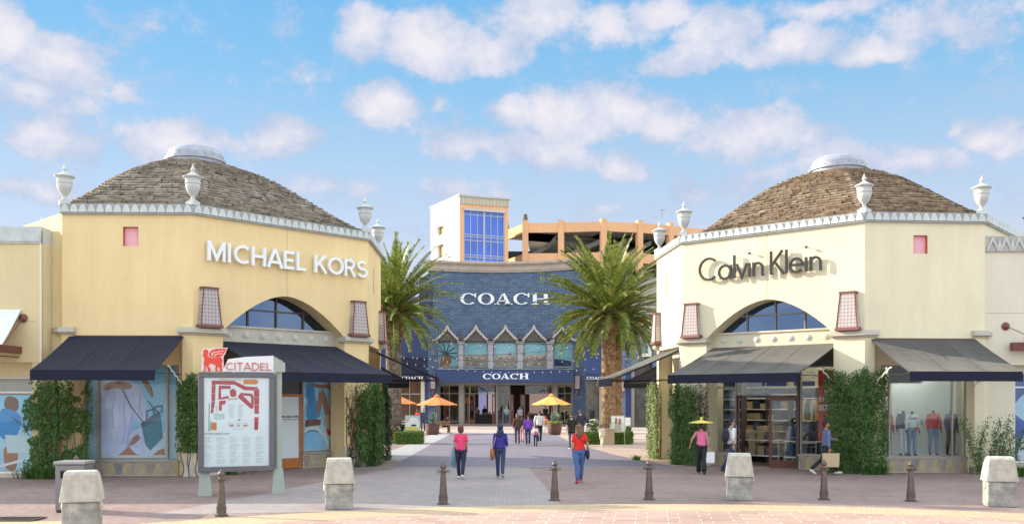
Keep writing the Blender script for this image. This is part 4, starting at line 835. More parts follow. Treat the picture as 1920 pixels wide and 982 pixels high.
# ================================================================== wings beside the pavilions
def scallops(mb, u0, u1, z0, z1, y, n, T=None):
    w = (u1-u0)/n
    for i in range(n):
        a = u0+i*w; pts = [(a+.02, z0+.03)]+[(a+w/2-(w/2-.02)*cos(pi*t/12), z0+.03+(z1-z0-.05)*sin(pi*t/12)**.8) for t in range(13)]+[(a+w-.02, z0+.03)]
        mb.prism(pts, y-.03, y, T)
LW = thing('left_shop_wing', (-14.0, 28.35, 0), 0, 'pale yellow low shop wing at the left edge with a scalloped parapet and white awning', 'shop building')
LW.name = 'shop_wing'
mb = MB(); wu = (0-CX)*28.35/FOC+14.0      # local x of the photo's left edge
mb.box(-18, .12, 0, .6, 3.42, 6.92); mb.box(-18, .0, .3, .6, 3.0, 3.419); mb.box(-18, -2.9, .3, .6, 0, .001)
mb.box(-.18, .10, .02, .6, .001, 3.419); mb.box(.0, .45, .62, 1.2, 0, 7.4)
mb.box(-18, .1, .6, 9, 6.6, 6.9); mb.build('wall', mat('pale_yellow_stucco', (.68, .57, .33), .9, .05, .5, .25, 60, stain=.08), LW)
mb = MB(); mb.box(-18, .12, -.05, .6, 6.922, 7.42); mb.build('parapet_band', castW, LW)
mb = MB(); scallops(mb, -17.9, .12, 6.95, 7.40, -.052, 12); mb.build('scallop_relief', castM, LW)
mb = MB(); mb.box(.06, .12, -.03, .02, .0, 7.3); mb.build('corner_trim', mat('pale_trim', (.72, .68, .52), .8), LW)
mb = MB(); mb.box(-18, -.03, -.006, .0, 4.62, 4.64); mb.build('wall_joint', mat('joint_shadow', 0), LW)
mb = MB(); mb.box(-18, -.18, .3, .36, .001, .10); mb.build('plinth', baseM, LW)
win(LW, Matrix.Identity(4), -5.2, -.19, .12, 3.0, .40, (-2.6,), (2.54,), whitem, glassP)
mb = MB(); mb.box(-5.2, -.19, .7, .74, .1, 3.0); mb.build('window_backing', inter, LW)
T = Matrix.Translation((-14, 28.35, 0))
poster('window_poster', 'poster of a figure in blue with a white handbag at the far left', T, -1.85, -.24, .17, 2.46, .52, skyb, [
  (skyl, [(0,.45),(1,.5),(1,0),(0,0)], 1), (hair_p, [(.42,.98),(.6,.95),(.62,.82),(.5,.76),(.36,.86)], 1), (mat('poster_blue_shirt', (.05,.3,.62), .5, .1, 4), [(.3,.8),(.52,.8),(.68,.7),(.6,.48),(.4,.42),(.26,.5)], 1), (skin, [(.36,.3),(.6,.3),(.58,.04),(.4,.04)], 1),
  (mat('poster_white_bag', (.62,.74,.76), .4), [(.38,.48),(.86,.46),(.84,.24),(.42,.24)], 0), (blackp, line([(.5,.72),(.7,.6),(.84,.46)], .006), 0), (whitep, line([(0,.01),(1,.2)], .02), 0)], 'posters in the yellow shop windows')
# white awning + brackets
awning(LW, Matrix.Identity(4), -6.5, wu+.62, 4.98, 3.62, 1.35, 0, .05, mat('white_canvas', (.72, .74, .74), .8, .06, 2), ends=(0, 0))
mb = MB(); q = wu+.70; mb.lathe([(.001, 0), (.12, .01), (.13, .03), (.07, .05), (.04, .09), (.001, .1)], 20, T=Matrix.Translation((q, .0, 4.72)) @ Matrix.Rotation(pi/2, 4, 'X')); mb.tube([(q, -.05, 4.72), (q-.02, -1.3, 3.72)], .016, 6); mb.build('awning_tie', redtrim, LW, smooth=True)
mb = MB(); q = wu+.55; mb.box(q-.1, q+.1, -1.3, -.0, 3.68, 3.88); mb.ell((q, -1.32, 3.78), (.13, .08, .16), 10, 6); mb.tube([(q, -1.3, 3.66), (q, -1.3, 3.50)], .03, 6); mb.build('awning_bracket', redtrim, LW)
# sloping parapet rising to the pavilion
mb = MB(FR(-13.65, 28.85, -1, 1)); 
RW = thing('shop_wing', (14.95, 30.5, 0), 0, 'pale cream low shop wing at the right edge with a zigzag leaf frieze', 'shop building')
mb = MB(); mb.box(0, 20, 0, .6, 3.42, 7.0); mb.box(0, 1.18, .3, .6, 0, 3.419); mb.box(1.18, 20, .35, .6, 3.2, 3.419); mb.box(0, 20, .6, 9, 6.7, 6.95); mb.build('wall', mat('pale_wing_stucco', 0), RW)
mb = MB(); mb.box(.05, 20, -.05, .6, 7.002, 7.50); mb.build('frieze_band', mat('frieze_grey', (.42, .40, .36), .8, .15, 4), RW)
mb = MB()
for i in range(24):
    a = .08+i*.42; mb.prism([(a, 7.02), (a+.05, 7.02), (a+.21, 7.34), (a+.37, 7.02), (a+.42, 7.02), (a+.235, 7.46), (a+.185, 7.46)], -.09, -.051); mb.prism([(a+.42-.06, 7.2), (a+.42, 7.05), (a+.48, 7.2), (a+.42, 7.44)], -.088, -.051)
mb.build('zigzag_relief', castW, RW)
mb = MB(); mb.box(0, 20, -.005, .0, 5.06, 5.075); mb.build('wall_joint', mat('joint_shadow', 0), RW)
mb = MB(); mb.box(0, 1.16, .24, .3, .001, .78); mb.build('pier_base', mat('pale_pier_base', 0), RW)
win(RW, Matrix.Identity(4), 1.18, 4.6, .3, 3.2, .40, (2.0, 3.3), (2.72,), whitem, glassP)
mb = MB(); mb.box(1.18, 4.6, .35, .5, 0, .29); mb.build('plinth', baseM, RW)
mb = MB(); mb.box(1.1, 4.7, .72, .76, 0, 3.3); mb.build('window_backing', inter, RW)
poster('window_poster', 'blue and white poster with red lettering, in the window at the far right edge', Matrix.Translation((14.95, 30.5, 0)), 1.25, 3.2, .35, 3.15, .55, mat('poster_deep_blue', (.04,.13,.4), .4, .3, 2), [
  (skyl, [(0,.62),(.3,.8),(.5,.5),(.35,.42),(.1,.5)], 1), (whitep, [(.08,.02),(.5,.02),(.55,.36),(.3,.44)], 1), (redp, line([(.12,.2),(.3,.23),(.45,.2)], .012), 0), (redp, line([(.12,.14),(.3,.17),(.45,.14)], .012), 0)], cat='poster')
mb = MB(); mb.lathe([(.001, 0), (.12, .01), (.13, .03), (.07, .06), (.04, .1), (.001, .11)], 20, T=Matrix.Translation((.72, 0, 4.65)) @ Matrix.Rotation(pi/2, 4, 'X')); mb.tube([(.72, -.06, 4.65), (1.5, -1.1, 3.98)], .014, 6); mb.build('tie_rod', redtrim, RW, smooth=True)
mb = MB(); mb.box(.80, 3.2, -.34, -.12, 3.86, 4.12); mb.build('red_beam', redtrim, RW, bevel=.01)
mb = MB(); mb.tube([(1.08, -.5, 4.22), (1.30, -.5, 4.22)], .08, 12); mb.tube([(1.2, -.5, 4.2), (1.2, -.23, 4.1)], .02, 6); mb.build('spot_lamp', mat('lamp_cream', (.7, .5, .38), .5), RW)
mb = MB(); mb.ell((.02, .13, 2.42), (.085, .09, .09), 14, 8); mb.tube([(.02, .18, 2.42), (.02, .3, 2.42)], .03, 8); mb.build('wall_lamp', mat('lamp_pewter', (.16, .16, .17), .4, metal=.6), RW, smooth=True)
mb = MB(); mb.tube([(-.5, .28, 3.16), (-.5, .05, 3.02), (-.62, -.02, 3.0)], .05, 8); mb.build('soffit_lamp', darkm, RW)
# ================================================================== navy brick store at the end of the street
D = 88.0
cb = lambda px, d=D: (px-CX)*d/FOC
cz = lambda py, d=D: HC+(HY-py)*d/FOC
brickN = brickmat('navy_painted_brick', (.080, .135, .215), (.135, .20, .29), (.02, .045, .10), .5, .17, .022, .6, (R(90), 0, 0), .12, 1, vs=1.6)
brickS = brickmat('slate_blue_brick', (.12, .16, .27), (.19, .24, .36), (.07, .1, .17), .62, .19, .014, .65, (R(90), 0, 0), .2, .6, vs=.8)
navyw = mat('navy_wall_paint', (.018, .035, .12), .6, .1, 1)
stoneC = mat('store_cornice_stone', (.50, .43, .35), .8, .12, 1.5, .2, 10, stain=.2); greyst = mat('grey_carved_stone', (.36, .37, .38), .75, .2, 3, .3, 8)
CB = thing('brick_store', (0, D, 0), 0, 'navy blue brick store with ogee arched upper windows at the end of the street', 'store building')
xl, xr = cb(803), cb(1102)
wl_, wr_ = cb(820), cb(1075)       # recess
mb = MB(); ztop = cz(507)
mb.box(xl, wl_, 0, 1, 0, ztop); mb.box(wr_, xr, 0, 1, 0, ztop)
# curved upper wall, bowing back in the middle
def bow(x): t = (x-xl)/(xr-xl); return .9*sin(pi*t)
n = 20
for i in range(n):
    a, b = wl_+(wr_-wl_)*i/n, wl_+(wr_-wl_)*(i+1)/n
    mb.add([(a, 0.001, cz(640)), (b, 0.001, cz(640)), (b, .9, cz(640)), (a, .9, cz(640)), (a, .001, ztop), (b, .001, ztop), (b, .9, ztop), (a, .9, ztop)], [(0, 3, 2, 1), (4, 5, 6, 7), (0, 1, 5, 4), (2, 3, 7, 6)]+([(3, 0, 4, 7)] if i == 0 else [])+([(1, 2, 6, 5)] if i == n-1 else []))
mb.box(wl_+.001, wr_-.001, .5, .9, cz(640)-2.6, cz(640))
mb.build('brick_wall', brickN, CB)
mb = MB()
for (z0, z1, o) in ((ztop, ztop+.16, .15), (ztop+.161, ztop+.62, .25), (ztop+.621, ztop+.72, .45), (ztop+.721, ztop+.92, .6)):
    n = 24
    for i in range(n):
        a, b = xl-o+(xr-xl+2*o)*i/n, xl-o+(xr-xl+2*o)*(i+1)/n
        h = lambda x: -.28*sin(pi*min(1, max(0, (x-xl)/(xr-xl))))+ (.25 if x > cb(1095) else 0)*0+.012*(x-xl)
        mb.add([(a, -o, z0+h(a)), (b, -o, z0+h(b)), (b, 1, z0+h(b)), (a, 1, z0+h(a)), (a, -o, z1+h(a)), (b, -o, z1+h(b)), (b, 1, z1+h(b)), (a, 1, z1+h(a))], [(0, 3, 2, 1), (4, 5, 6, 7), (0, 1, 5, 4), (2, 3, 7, 6)]+([(3, 0, 4, 7)] if i == 0 else [])+([(1, 2, 6, 5)] if i == n-1 else []))
mb.build('cornice', stoneC, CB)
lt = mat('sign_white', (.85, .88, .9), .4)
wd = cb(1030)-cb(863); sz = wd/6.68
mb = MB(Matrix.Translation((cb(863), -.16, cz(571))) @ Matrix.Diagonal((1, 1, .86, 1))); widecoach(mb, sz, 0, .12); mb.build('sign_lettering', lt, CB)
# ogee arcade
wx = [cb(p) for p in (820, 860, 869, 915, 925, 970, 981, 1026, 1037, 1075)]
sc0, ss0 = cz(688), cz(641)
cent = [cb(p) for p in (839, 892.5, 948, 1001, 1053)]
for i, (a, b) in enumerate(((0, 1), (2, 3), (4, 5), (6, 7), (8, 9))):
    u0, u1 = wx[a], wx[b]; fr = win(CB, Matrix.Identity(4), u0+.03, u1-.03, sc0, ss0, .30, (), (), mat('grey_window_frame', (.3, .34, .38), .5), glassP, .09, 'upper_window')
    c = cent[i]; w = (cent[2]-cent[1])/2; zb, zp = cz(638), cz(612)
    half = [(0, 1), (.07, .86), (.13, .70), (.24, .62), (.32, .48), (.44, .40), (.52, .26), (.64, .16), (.80, .03), (1, 0)]
    top = [(c-w*x*1.0, zb+(zp-zb)*z) for x, z in half[::-1]]+[(c+w*x, zb+(zp-zb)*z) for x, z in half[1:]]
    mb = MB(); mb.prism([(c-w, zb-.06)]+top+[(c+w, zb-.06)], -.12, .0); mb.build('arch_infill', mat('arch_mosaic', (.12, .105, .09), .8, .4, 14), CB)
    mb = MB(); ribbon(mb, top, .19, -.30, -.10); mb.build('ogee_moulding', mat('pale_moulding', (.48, .45, .42), .7, .1, 4), CB)
for i in range(4):
    a, b = wx[2*i+1], wx[2*i+2]; mb = MB(); mb.box(a, b, -.12, .4, sc0-.1, ss0); mb.box(a-.14, b+.14, -.3, .4, ss0+.001, ss0+.22); mb.box(a-.08, b+.08, -.22, .4, ss0-.18, ss0-.001); mb.build('pilaster', greyst, CB, bevel=.03)
    mb = MB(); mb.lathe([(.001, 0), (.28, .02), (.33, .15), (.26, .36), (.1, .46), (.001, .5)], 12, ((a+b)/2, -.1, ss0+.2)); mb.build('carved_knob', mat('dark_knob', (.09, .07, .09), .6), CB, smooth=True)
mb = MB(); mb.box(wl_, wr_, -.2, .5, cz(693), sc0-.1); mb.build('sill_band', greyst, CB)
# city posters inside the upper windows, sky and skyline
TB = Matrix.Translation((0, D, 0)); psky = mat('poster_turquoise', (.16, .52, .62), .5, col2=(.4, .68, .7), var=.01, vs=.5); pcit = mat('poster_city', (.32, .26, .2), .6, .6, 6)
for i, (a, b) in enumerate(((2, 3), (4, 5), (6, 7))):
    rnd = random.Random(40+i); sk = [(0, 0)]; x = 0
    while x < 1: w = rnd.uniform(.03, .08); h = rnd.uniform(.32, .45)+(.22 if (i == 1 and abs(x-.68) < .05) else 0); sk += [(x, h), (min(1, x+w), h)]; x += w
    sk.append((1, 0)); hz_ = [(0, .3), (1, .3), (1, .55), (0, .5)]
    poster('window_poster', ('skyline poster in pale haze, second upper window of the brick store', 'skyline poster with a tall spire, middle upper window of the brick store', 'skyline poster in deep blue, fourth upper window of the brick store')[i], TB, wx[a]+.1, wx[b]-.1, sc0+.1, ss0-.1, .42, psky, [(mat('poster_pink_haze', (.55, .45, .38), .6), hz_, 0), (pcit, sk, 0)], 'posters in the upper windows of the brick store')
for i, (a, b) in enumerate(((0, 1), (8, 9))):
    pal = mat('poster_rust', (.4, .18, .08), .6, .5, 3)
    shp = [(pal, [(.1,.3),(.4,.6),(.7,.3),(.5,.0),(.1,.0)], 1)]+[(mat('poster_leaf', (.05, .09, .12), .6), line([(.35,.55),(.35+.6*cos(R(q)),.55+.45*sin(R(q)))], .03), 0) for q in range(-60, 200, 32)] if i == 0 else [(navyw, [(0,0),(1,0),(1,.2),(.6,.27),(0,.3)], 1)]
    poster('window_poster', ('rust and dark leaf poster, first upper window of the brick store', 'plain blue sky poster, last upper window of the brick store')[i], TB, wx[a]+.1, wx[b]-.1, sc0+.1, ss0-.1, .42, psky, shp, 'posters in the upper windows of the brick store')
# fascia
za_, zb_ = cz(717), cz(692); mb = MB(); mb.add([(wl_, -.25, zb_), (wr_, -.25, zb_), (wr_, -1.1, za_), (wl_, -1.1, za_), (wl_, .5, zb_), (wr_, .5, zb_), (wr_, .5, za_), (wl_, .5, za_)], [(0, 1, 2, 3), (4, 7, 6, 5), (3, 2, 6, 7), (0, 4, 5, 1), (0, 3, 7, 4), (1, 5, 6, 2)]); mb.build('fascia_awning', mat('fascia_navy', (.03, .055, .13), .75, .08, 2), CB)
tl = -atan2(.85, zb_-za_); sz2 = (cb(991)-cb(906))/6.68
mb = MB(Matrix.Translation((cb(906), -.93, cz(711))) @ Matrix.Rotation(tl, 4, 'X')); widecoach(mb, sz2, -.05, .03); mb.build('fascia_lettering', lt, CB)
# shopfront
y = 1.2; zs = cz(717); frm = mat('shopfront_frame', (.36, .33, .27), .5, .06, 4)
mb = MB(); 
for (p0, p1) in ((820, 822), (860, 869), (1037, 1046), (1074, 1075), (930, 933)): mb.box(cb(p0), cb(p1), .6, y+.3, 0, zs)
mb.box(wl_, wr_, .8, y+.3, zs-.2, zs+.1); mb.build('shopfront_pier', frm, CB)
for (p0, p1, zz0) in ((822, 860, .25), (869, 880, .1), (929, 957, .1), (1046, 1074, .25)):
    win(CB, Matrix.Identity(4), cb(p0)+.02, cb(p1)-.02, zz0, zs-.22, y, (((cb(p0)+cb(p1))/2),) if p1-p0 > 25 else (), (cz(737),), frm, None, .07)
win(CB, Matrix.Identity(4), cb(880), cb(928), cz(738), zs-.22, y, (), (), frm, None, .08); win(CB, Matrix.Identity(4), cb(985), cb(1037), cz(738), zs-.22, y, (cb(1024),), (), frm, None, .08)
pd = mat('oak_red_door', (.22, .07, .035), .45, .12, 5)
for (p0, p1, nm) in ((875, 890, 0), (922, 929, 1), (957, 963, 0), (976, 985, 1)):
    mb = MB(); a, b = cb(p0), cb(p1); mb.box(a, a+.12, y-.02, y+.05, .05, cz(739)); mb.box(b-.12, b, y-.02, y+.05, .05, cz(739)); mb.box(a+.121, b-.121, y-.02, y+.05, .05, .5); mb.box(a+.121, b-.121, y-.02, y+.05, cz(742), cz(739)); o = mb.build('store_door', pd, CB)
    mb = MB(); mb.box(a+.1, b-.1, y+.01, y+.02, .45, cz(741)); mb.build('pane', glass, o)
mb = MB(); mb.box(wl_, wr_, y+.1, 8, .02, .04); mb.build('store_floor', mat('shop_floor', 0), CB)
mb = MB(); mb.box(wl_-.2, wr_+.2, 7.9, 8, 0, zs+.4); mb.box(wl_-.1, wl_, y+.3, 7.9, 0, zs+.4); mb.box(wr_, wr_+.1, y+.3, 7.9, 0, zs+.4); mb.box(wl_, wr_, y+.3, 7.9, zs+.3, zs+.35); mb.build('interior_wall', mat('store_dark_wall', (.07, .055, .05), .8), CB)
for (p0, p1, z0, z1, c) in ((897, 912, .9, 3.1, (.35, .33, .6)), (915, 928, .9, 3.1, (.5, .42, .42)), (993, 1030, 1.0, 3.0, (.40, .27, .24))):
    mb = MB(); mb.box(cb(p0, 95), cb(p1, 95), 7.5, 7.6, z0, z1); mb.build('lit_wall_panel', mat('lit_panel_%d' % p0, tuple(v*.55 for v in c), .6, emit=.8), CB)
for (p, w) in ((905, 1.4), (925, 1.0), (1000, 1.2)):
    r = MB(); r.box(-w/2, w/2, -.4, .4, .8, .88); r.box(-w/2+.1, w/2-.1, -.3, .3, 0, .8); o = r.build('store_table', mat('store_table_dark', (.05, .04, .04), .5)); o.location = (cb(p, 92), 92, .04); tag(o, {905: 'dark display table with goods inside the left doorway of the brick store', 925: 'small dark display table right of the left doorway of the brick store', 1000: 'dark display table inside the right doorway of the brick store'}[p], 'display table', 'display tables in the brick store')
    r = MB(); rnd = random.Random(p)
    for k in range(5): q = -w/2+.15+k*(w-.3)/4; r.box(q-.08, q+.08, -.1, .1, .882, .882+rnd.uniform(.1, .3))
    r.build('table_goods', mat('handbag_tan', (.45, .33, .2), .6, .4, 9), o)
mb = MB(); mb.box(xl, xr, -1.4, 0, .0, .14); mb.build('front_step', mat('step_stone', (.22, .19, .18), .8, .15, 2), CB, bevel=.01)
def sconce(px, z0, z1, d, B, yy):
    mb = MB(); x = cb(px, d); mb.box(x-.28, x+.28, yy-.35, yy, z0, z0+.08); mb.box(x-.28, x+.28, yy-.35, yy, z1-.08, z1); mb.box(x-.27, x-.22, yy-.34, yy, z0, z1); mb.box(x+.22, x+.27, yy-.34, yy, z0, z1)
    mb.tube([(x, yy, z0-.5), (x, yy-.2, z0-.4), (x, yy-.2, z0)], .05, 6); o = mb.build('wall_sconce', redtrim, B); mb = MB(); mb.box(x-.21, x+.21, yy-.3, yy-.02, z0+.09, z1-.09); mb.build('sconce_shade', mat('sconce_pale', (.5, .42, .42), .5), o)
sconce(812, cz(730), cz(702), D, CB, 0); sconce(1082, cz(730), cz(702), D, CB, 0)
# side buildings (left return, right return)
LB = thing('navy_side_store', (0, 80, 0), 0, 'dark navy side building with a small lettered awning, left of the brick store', 'store building'); d = 80
mb = MB(); mb.box(cb(690, d), cb(802, d), 0, .6, cz(690, d), cz(589, d)); mb.build('navy_panel', navyw, LB)
mb = MB(); mb.box(cb(690, d), cb(786, d), 0, .5, cz(588, d), cz(556, d)); mb.build('upper_wall', mat('grey_upper_wall', (.33, .36, .42), .8, .05, 1), LB)
mb = MB(); mb.box(cb(690, d), cb(787, d), -.25, .5, cz(591, d), cz(587, d)); mb.build('string_course', mat('pale_trim', 0), LB)
mb = MB(); mb.box(cb(786, d), cb(803, d), .001, 5, cz(589, d)+.001, cz(520, d)); mb.build('brick_return', navyw, LB)
mb = MB(); mb.box(cb(690, d), cb(789, d), .5, .9, 0, cz(690, d)); mb.build('shop_wall', mat('brown_shop_glass', (.06, .03, .02), .15, .6, 1.2), LB)
mb = MB(); mb.box(cb(789, d), cb(796, d), .3, .6, 0, cz(691, d)); mb.build('cream_pier', mat('pale_trim', 0), LB)
mb = MB(); mb.box(cb(796, d), cb(802, d), .2, .6, 0, cz(691, d)); mb.build('navy_pier', navyw, LB)
mb = MB(); 
for p in (745, 767, 788): mb.box(cb(p, d)-.03, cb(p, d)+.03, .44, .499, 0, cz(700, d))
mb.box(cb(700, d), cb(788, d), .44, .498, cz(739, d), cz(737, d)); mb.build('window_bars', alum, LB)
awning(LB, Matrix.Identity(4), cb(745, d), cb(800, d), cz(670, d), cz(700, d), 1.3, 0, .55, navyD, ends=(0, 0))
mb = MB(Matrix.Translation((cb(753.5, d-1.35), -1.36, cz(711, d-1.3)))); s_ = (cb(793, d-1.35)-cb(753.5, d-1.35))/6.68; widecoach(mb, s_, 0, .03); mb.build('sign_lettering', lt, LB)
RB = thing('brick_side_store', (0, 82, 0), 0, 'slate blue brick side building with piers and a lettered awning, right of the brick store', 'store building'); d = 82
mb = MB(); mb.box(cb(1100, d), cb(1152, d), 0, .6, cz(690, d), cz(520, d)); mb.build('navy_panel', navyw, RB)
mb = MB(); mb.box(cb(1152, d), cb(1172, d), -.3, .6, 0, cz(520, d)); mb.box(cb(1172, d), cb(1199, d), .0, .6, cz(690, d), cz(590, d)); mb.box(cb(1224, d), cb(1300, d), .0, .6, 0, cz(590, d)); mb.box(cb(1199, d), cb(1224, d), 0, .6, cz(680, d), cz(672, d)); mb.build('brick_wall', brickS, RB)
mb = MB(); mb.box(cb(1172, d), cb(1182, d), -.28, .6, .0, cz(691, d)); mb.build('shaded_pier', navyw, RB)
mb = MB(); mb.box(cb(1172, d), cb(1300, d), -.1, .6, cz(589, d), cz(520, d)); mb.build('upper_wall', mat('taupe_upper_wall', (.38, .34, .30), .8, .06, 1), RB)
win(RB, Matrix.Identity(4), cb(1196, d), cb(1222, d), cz(668, d), cz(612, d), .1, (), (), mat('pale_trim', 0), glass, .28, 'upper_window')
mb = MB(); mb.box(cb(1196, d), cb(1224, d), .4, .5, cz(670, d), cz(610, d)); mb.build('window_blind', psky, RB)
mb = MB(); mb.box(cb(1100, d), cb(1300, d), .7, .9, 0, cz(680, d)); mb.build('shop_wall', mat('store_grey_glass', (.10, .10, .09), .12, .5, 1.2), RB)
mb = MB(); mb.box(cb(1125, d), cb(1140, d), .2, .69, 0, cz(691, d)); mb.box(cb(1184, d), cb(1190, d), .2, .69, 0, cz(691, d)); mb.build('grey_pier', mat('taupe_upper_wall', 0), RB)
mb = MB(); mb.box(cb(1166, d), cb(1181, d), -.5, -.301, 0, cz(782, d)); mb.build('white_planter_box', whitem, RB)
awning(RB, Matrix.Identity(4), cb(1096, d), cb(1150, d), cz(655, d), cz(700, d), 1.5, 0, .55, mat('navy_wall_paint', 0), ends=(0, 0))
s_ = (cb(1130, d)-cb(1100, d))/5.2; mb = MB(Matrix.Translation((cb(1100, d-1.55), -1.56, cz(711, d-1.5)))); widecoach(mb, s_*.9, 0, .03); mb.build('sign_lettering', lt, RB)
sconce(1165, cz(735, d), cz(712, d), d, RB, -.3)
# ================================================================== parking structure behind
org = mat('orange_render', (.82, .47, .24), .85, .06, .3, .15, 5, stain=.1); whr = mat('white_render', (.82, .82, .80), .85, .04, .3, .1, 5); tanr = mat('tan_render', (.55, .42, .2), .8, .05, 1)
PG = thing('parking_garage', (0, 120, 0), 0, 'orange multi-storey parking garage with open decks behind the brick store', 'parking garage')
g2 = lambda px, py, z: (lambda s: Vector(((px-CX)/s, FOC/s-120)))((HY-py)/(z-HC))     # plan point of a roof corner of height z
ZG = 25.3; pts = [g2(p, y, ZG) for p, y in ((950, 432), (985, 418), (1052, 417.3), (1132, 415), (1200, 418), (1258, 423), (1322, 430))]
par = MB(); pier = MB(); slab = MB(); ramp = MB()
for i, (a, b) in enumerate(zip(pts, pts[1:])):
    F = FR(a.x, a.y, b.x-a.x, b.y-a.y); L = (b-a).length
    for k in range(7):
        z1 = ZG-k*3.95; par.box(0, L, 0, .3, z1-1.25, z1, F)
        slab.box(0, L, .31, 16, z1-1.2, z1-.95, F)
        if k < 6: ramp.add([(.2, 5+.01*k, z1-1.2), (L-.1, 5, z1-1.2), (L-.1, 5, z1-1.9), (.2, 5, z1-3.9), (.2, 5.4, z1-1.2), (L-.1, 5.4, z1-1.2), (L-.1, 5.4, z1-1.9), (.2, 5.4, z1-3.9)][:0] or [(.2, 4.5, z1-4.0), (L-.2, 4.5, z1-1.9), (L-.2, 4.5, z1-1.25), (.2, 4.5, z1-3.4), (.2, 12, z1-4.0), (L-.2, 12, z1-1.9), (L-.2, 12, z1-1.25), (.2, 12, z1-3.4)], [(0, 1, 2, 3), (4, 7, 6, 5), (3, 2, 6, 7), (0, 4, 5, 1)], F)
    if i: pier.box(-.38, .38, -.18, .5, 0, ZG+.35, F)
    par.box(L/2-.02, L/2+.02, -.01, .0, ZG-.9, ZG-.2, F)
par.build('parapet', org, PG)
pier.build('pier', org, PG); slab.build('deck_slab', mat('garage_concrete', (.34, .32, .28), .9, .1, .5), PG); ramp.build('ramp', mat('garage_ramp', (.42, .42, .38), .9, .1, .5), PG)
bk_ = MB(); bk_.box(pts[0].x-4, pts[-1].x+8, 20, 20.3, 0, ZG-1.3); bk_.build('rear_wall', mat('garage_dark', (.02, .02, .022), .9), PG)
for (i, h) in ((1, .85), (0, .8)):
    p = pts[i]; mb = MB(); mb.lathe([(.36, 0), (.34, .1), (.24, h-.1), (.25, h), (.001, h)], 10, (p.x, p.y+.3, ZG+.3)); mb.build('pierced_finial', mat('dark_finial', (.12, .09, .09), .8, .6, 5), PG)
TW = thing('stair_tower', (0, 120, 0), 0, 'white and orange stair tower with a tall blue glass wall, left of the parking garage', 'tower')
ZW = 28.1; A, B_, Cc = g2(862, 364, ZW), g2(953, 371.5, ZW), g2(808, 388, ZW)
Ff = FR(A.x, A.y, B_.x-A.x, B_.y-A.y); Lf = (B_-A).length; Fs = FR(Cc.x, Cc.y, A.x-Cc.x, A.y-Cc.y); Ls = (A-Cc).length
TWw = Matrix.Translation((0, 120, 0)); fu = lambda p: U(TWw @ Ff, p); fz = lambda py, p: ZZ(TWw @ Ff, py, fu(p)); su = lambda p: U(TWw @ Fs, p); sz_ = lambda py, p: ZZ(TWw @ Fs, py, su(p))
g0_, g1_ = fu(870), fu(946); gz = fz(397, 908)
mb = MB(Ff); mb.box(0, g0_, 0, .4, 0, ZW-1.15); mb.box(g1_, Lf, 0, .4, 0, ZW-1.15); mb.box(g0_, g1_, 0, .4, gz, ZW-1.15); mb.T = None
mb.build('orange_wall', org, TW)
mb = MB(Ff); mb.box(-.08, Lf+.1, -.12, .4, ZW-1.149, ZW-.25); 
mb.box(g0_-.1, g1_+.1, -.14, -.01, gz+.0, gz+.28); mb.box(-.2, Lf+.22, -.3, .4, ZW-.249, ZW); mb.build('tower_cornice', castW, TW)
mb = MB(Ff)
for i in range(14): q = .2+i*(Lf-.4)/13; mb.box(q-.12, q+.12, -.15, -.121, ZW-1.05, ZW-.35)
mb.build('cornice_relief', tanr, TW)
holes = [(su(817), su(832), sz_(434, 824), sz_(425, 824)+.0), ]
hA = (su(819), su(832), sz_(441, 825), sz_(424, 825)); hB = (su(819), su(832), sz_(481, 825), sz_(458, 825))
mb = MB(Fs); mb.box(0, hA[0], 0, .4, 0, ZW-.25); mb.box(hA[1], Ls, 0.001, .4, 0, ZW-.25); mb.box(hA[0], hA[1], 0, .4, hA[3], ZW-.25); mb.box(hA[0], hA[1], 0, .4, hB[3], hA[2]); mb.box(hA[0], hA[1], 0, .4, 0, hB[2])
mb.box(-.1, Ls-.0, -.14, .4, ZW-.249, ZW-.01); mb.build('white_wall', whr, TW)
mb = MB(Fs); mb.box(hA[0]-.5, hA[1]+.6, .5, .6, hB[2]-1, ZW-1); mb.build('alcove_wall', tanr, TW)
mb = MB(Fs)
for (ya, yb) in ((443, 403), (484, 452)):
    for p in (835, 840, 845, 849): mb.box(su(p)-.07, su(p)+.07, -.08, .0, sz_(ya, p), sz_(yb, p))
    for t in (.12, .8): mb.box(su(834), su(850), -.09, -.001, sz_(ya, 842)+(sz_(yb, 842)-sz_(ya, 842))*t, sz_(ya, 842)+(sz_(yb, 842)-sz_(ya, 842))*t+.14)
mb.build('window_bars', mat('grey_bars2', (.4, .42, .45), .5), TW)
mb = MB(Ff); mb.box(g0_, g1_, .2, .22, 2, gz); mb.build('glass_wall', mat('cobalt_glass', (.035, .13, .62), .08, .25, .35, spec=.8), TW)
mb = MB(Ff); gw = g1_-g0_
for i in (1, 2, 4, 5): mb.box(g0_+gw*i/6-.045, g0_+gw*i/6+.045, .12, .199, 2, gz)
mb.box(g0_+gw/2-.13, g0_+gw/2+.13, .08, .199, 2, gz); mb.box(g0_, g0_+.1, .1, .199, 2, gz); mb.box(g1_-.1, g1_, .1, .199, 2, gz)
for py in (404, 441, 445, 452, 479, 483, 490): z = fz(py, 908); mb.box(g0_+.1, g1_-.1, .13, .198, z-.05, z+.05)
mb.build('glazing_bars', mat('grey_blue_bars', (.42, .47, .52), .5), TW)
mb = MB(); q = [(A.x, A.y), (B_.x, B_.y), (B_.x+Cc.x-A.x, B_.y+Cc.y-A.y), (Cc.x, Cc.y)]
cxm = sum(p[0] for p in q)/4; cym = sum(p[1] for p in q)/4; mb.prismz([(cxm+(x-cxm)*.80, cym+(y_-cym)*.80) for x, y_ in q], 0, ZW-1.8); mb.build('tower_core', mat('garage_dark', 0), TW)
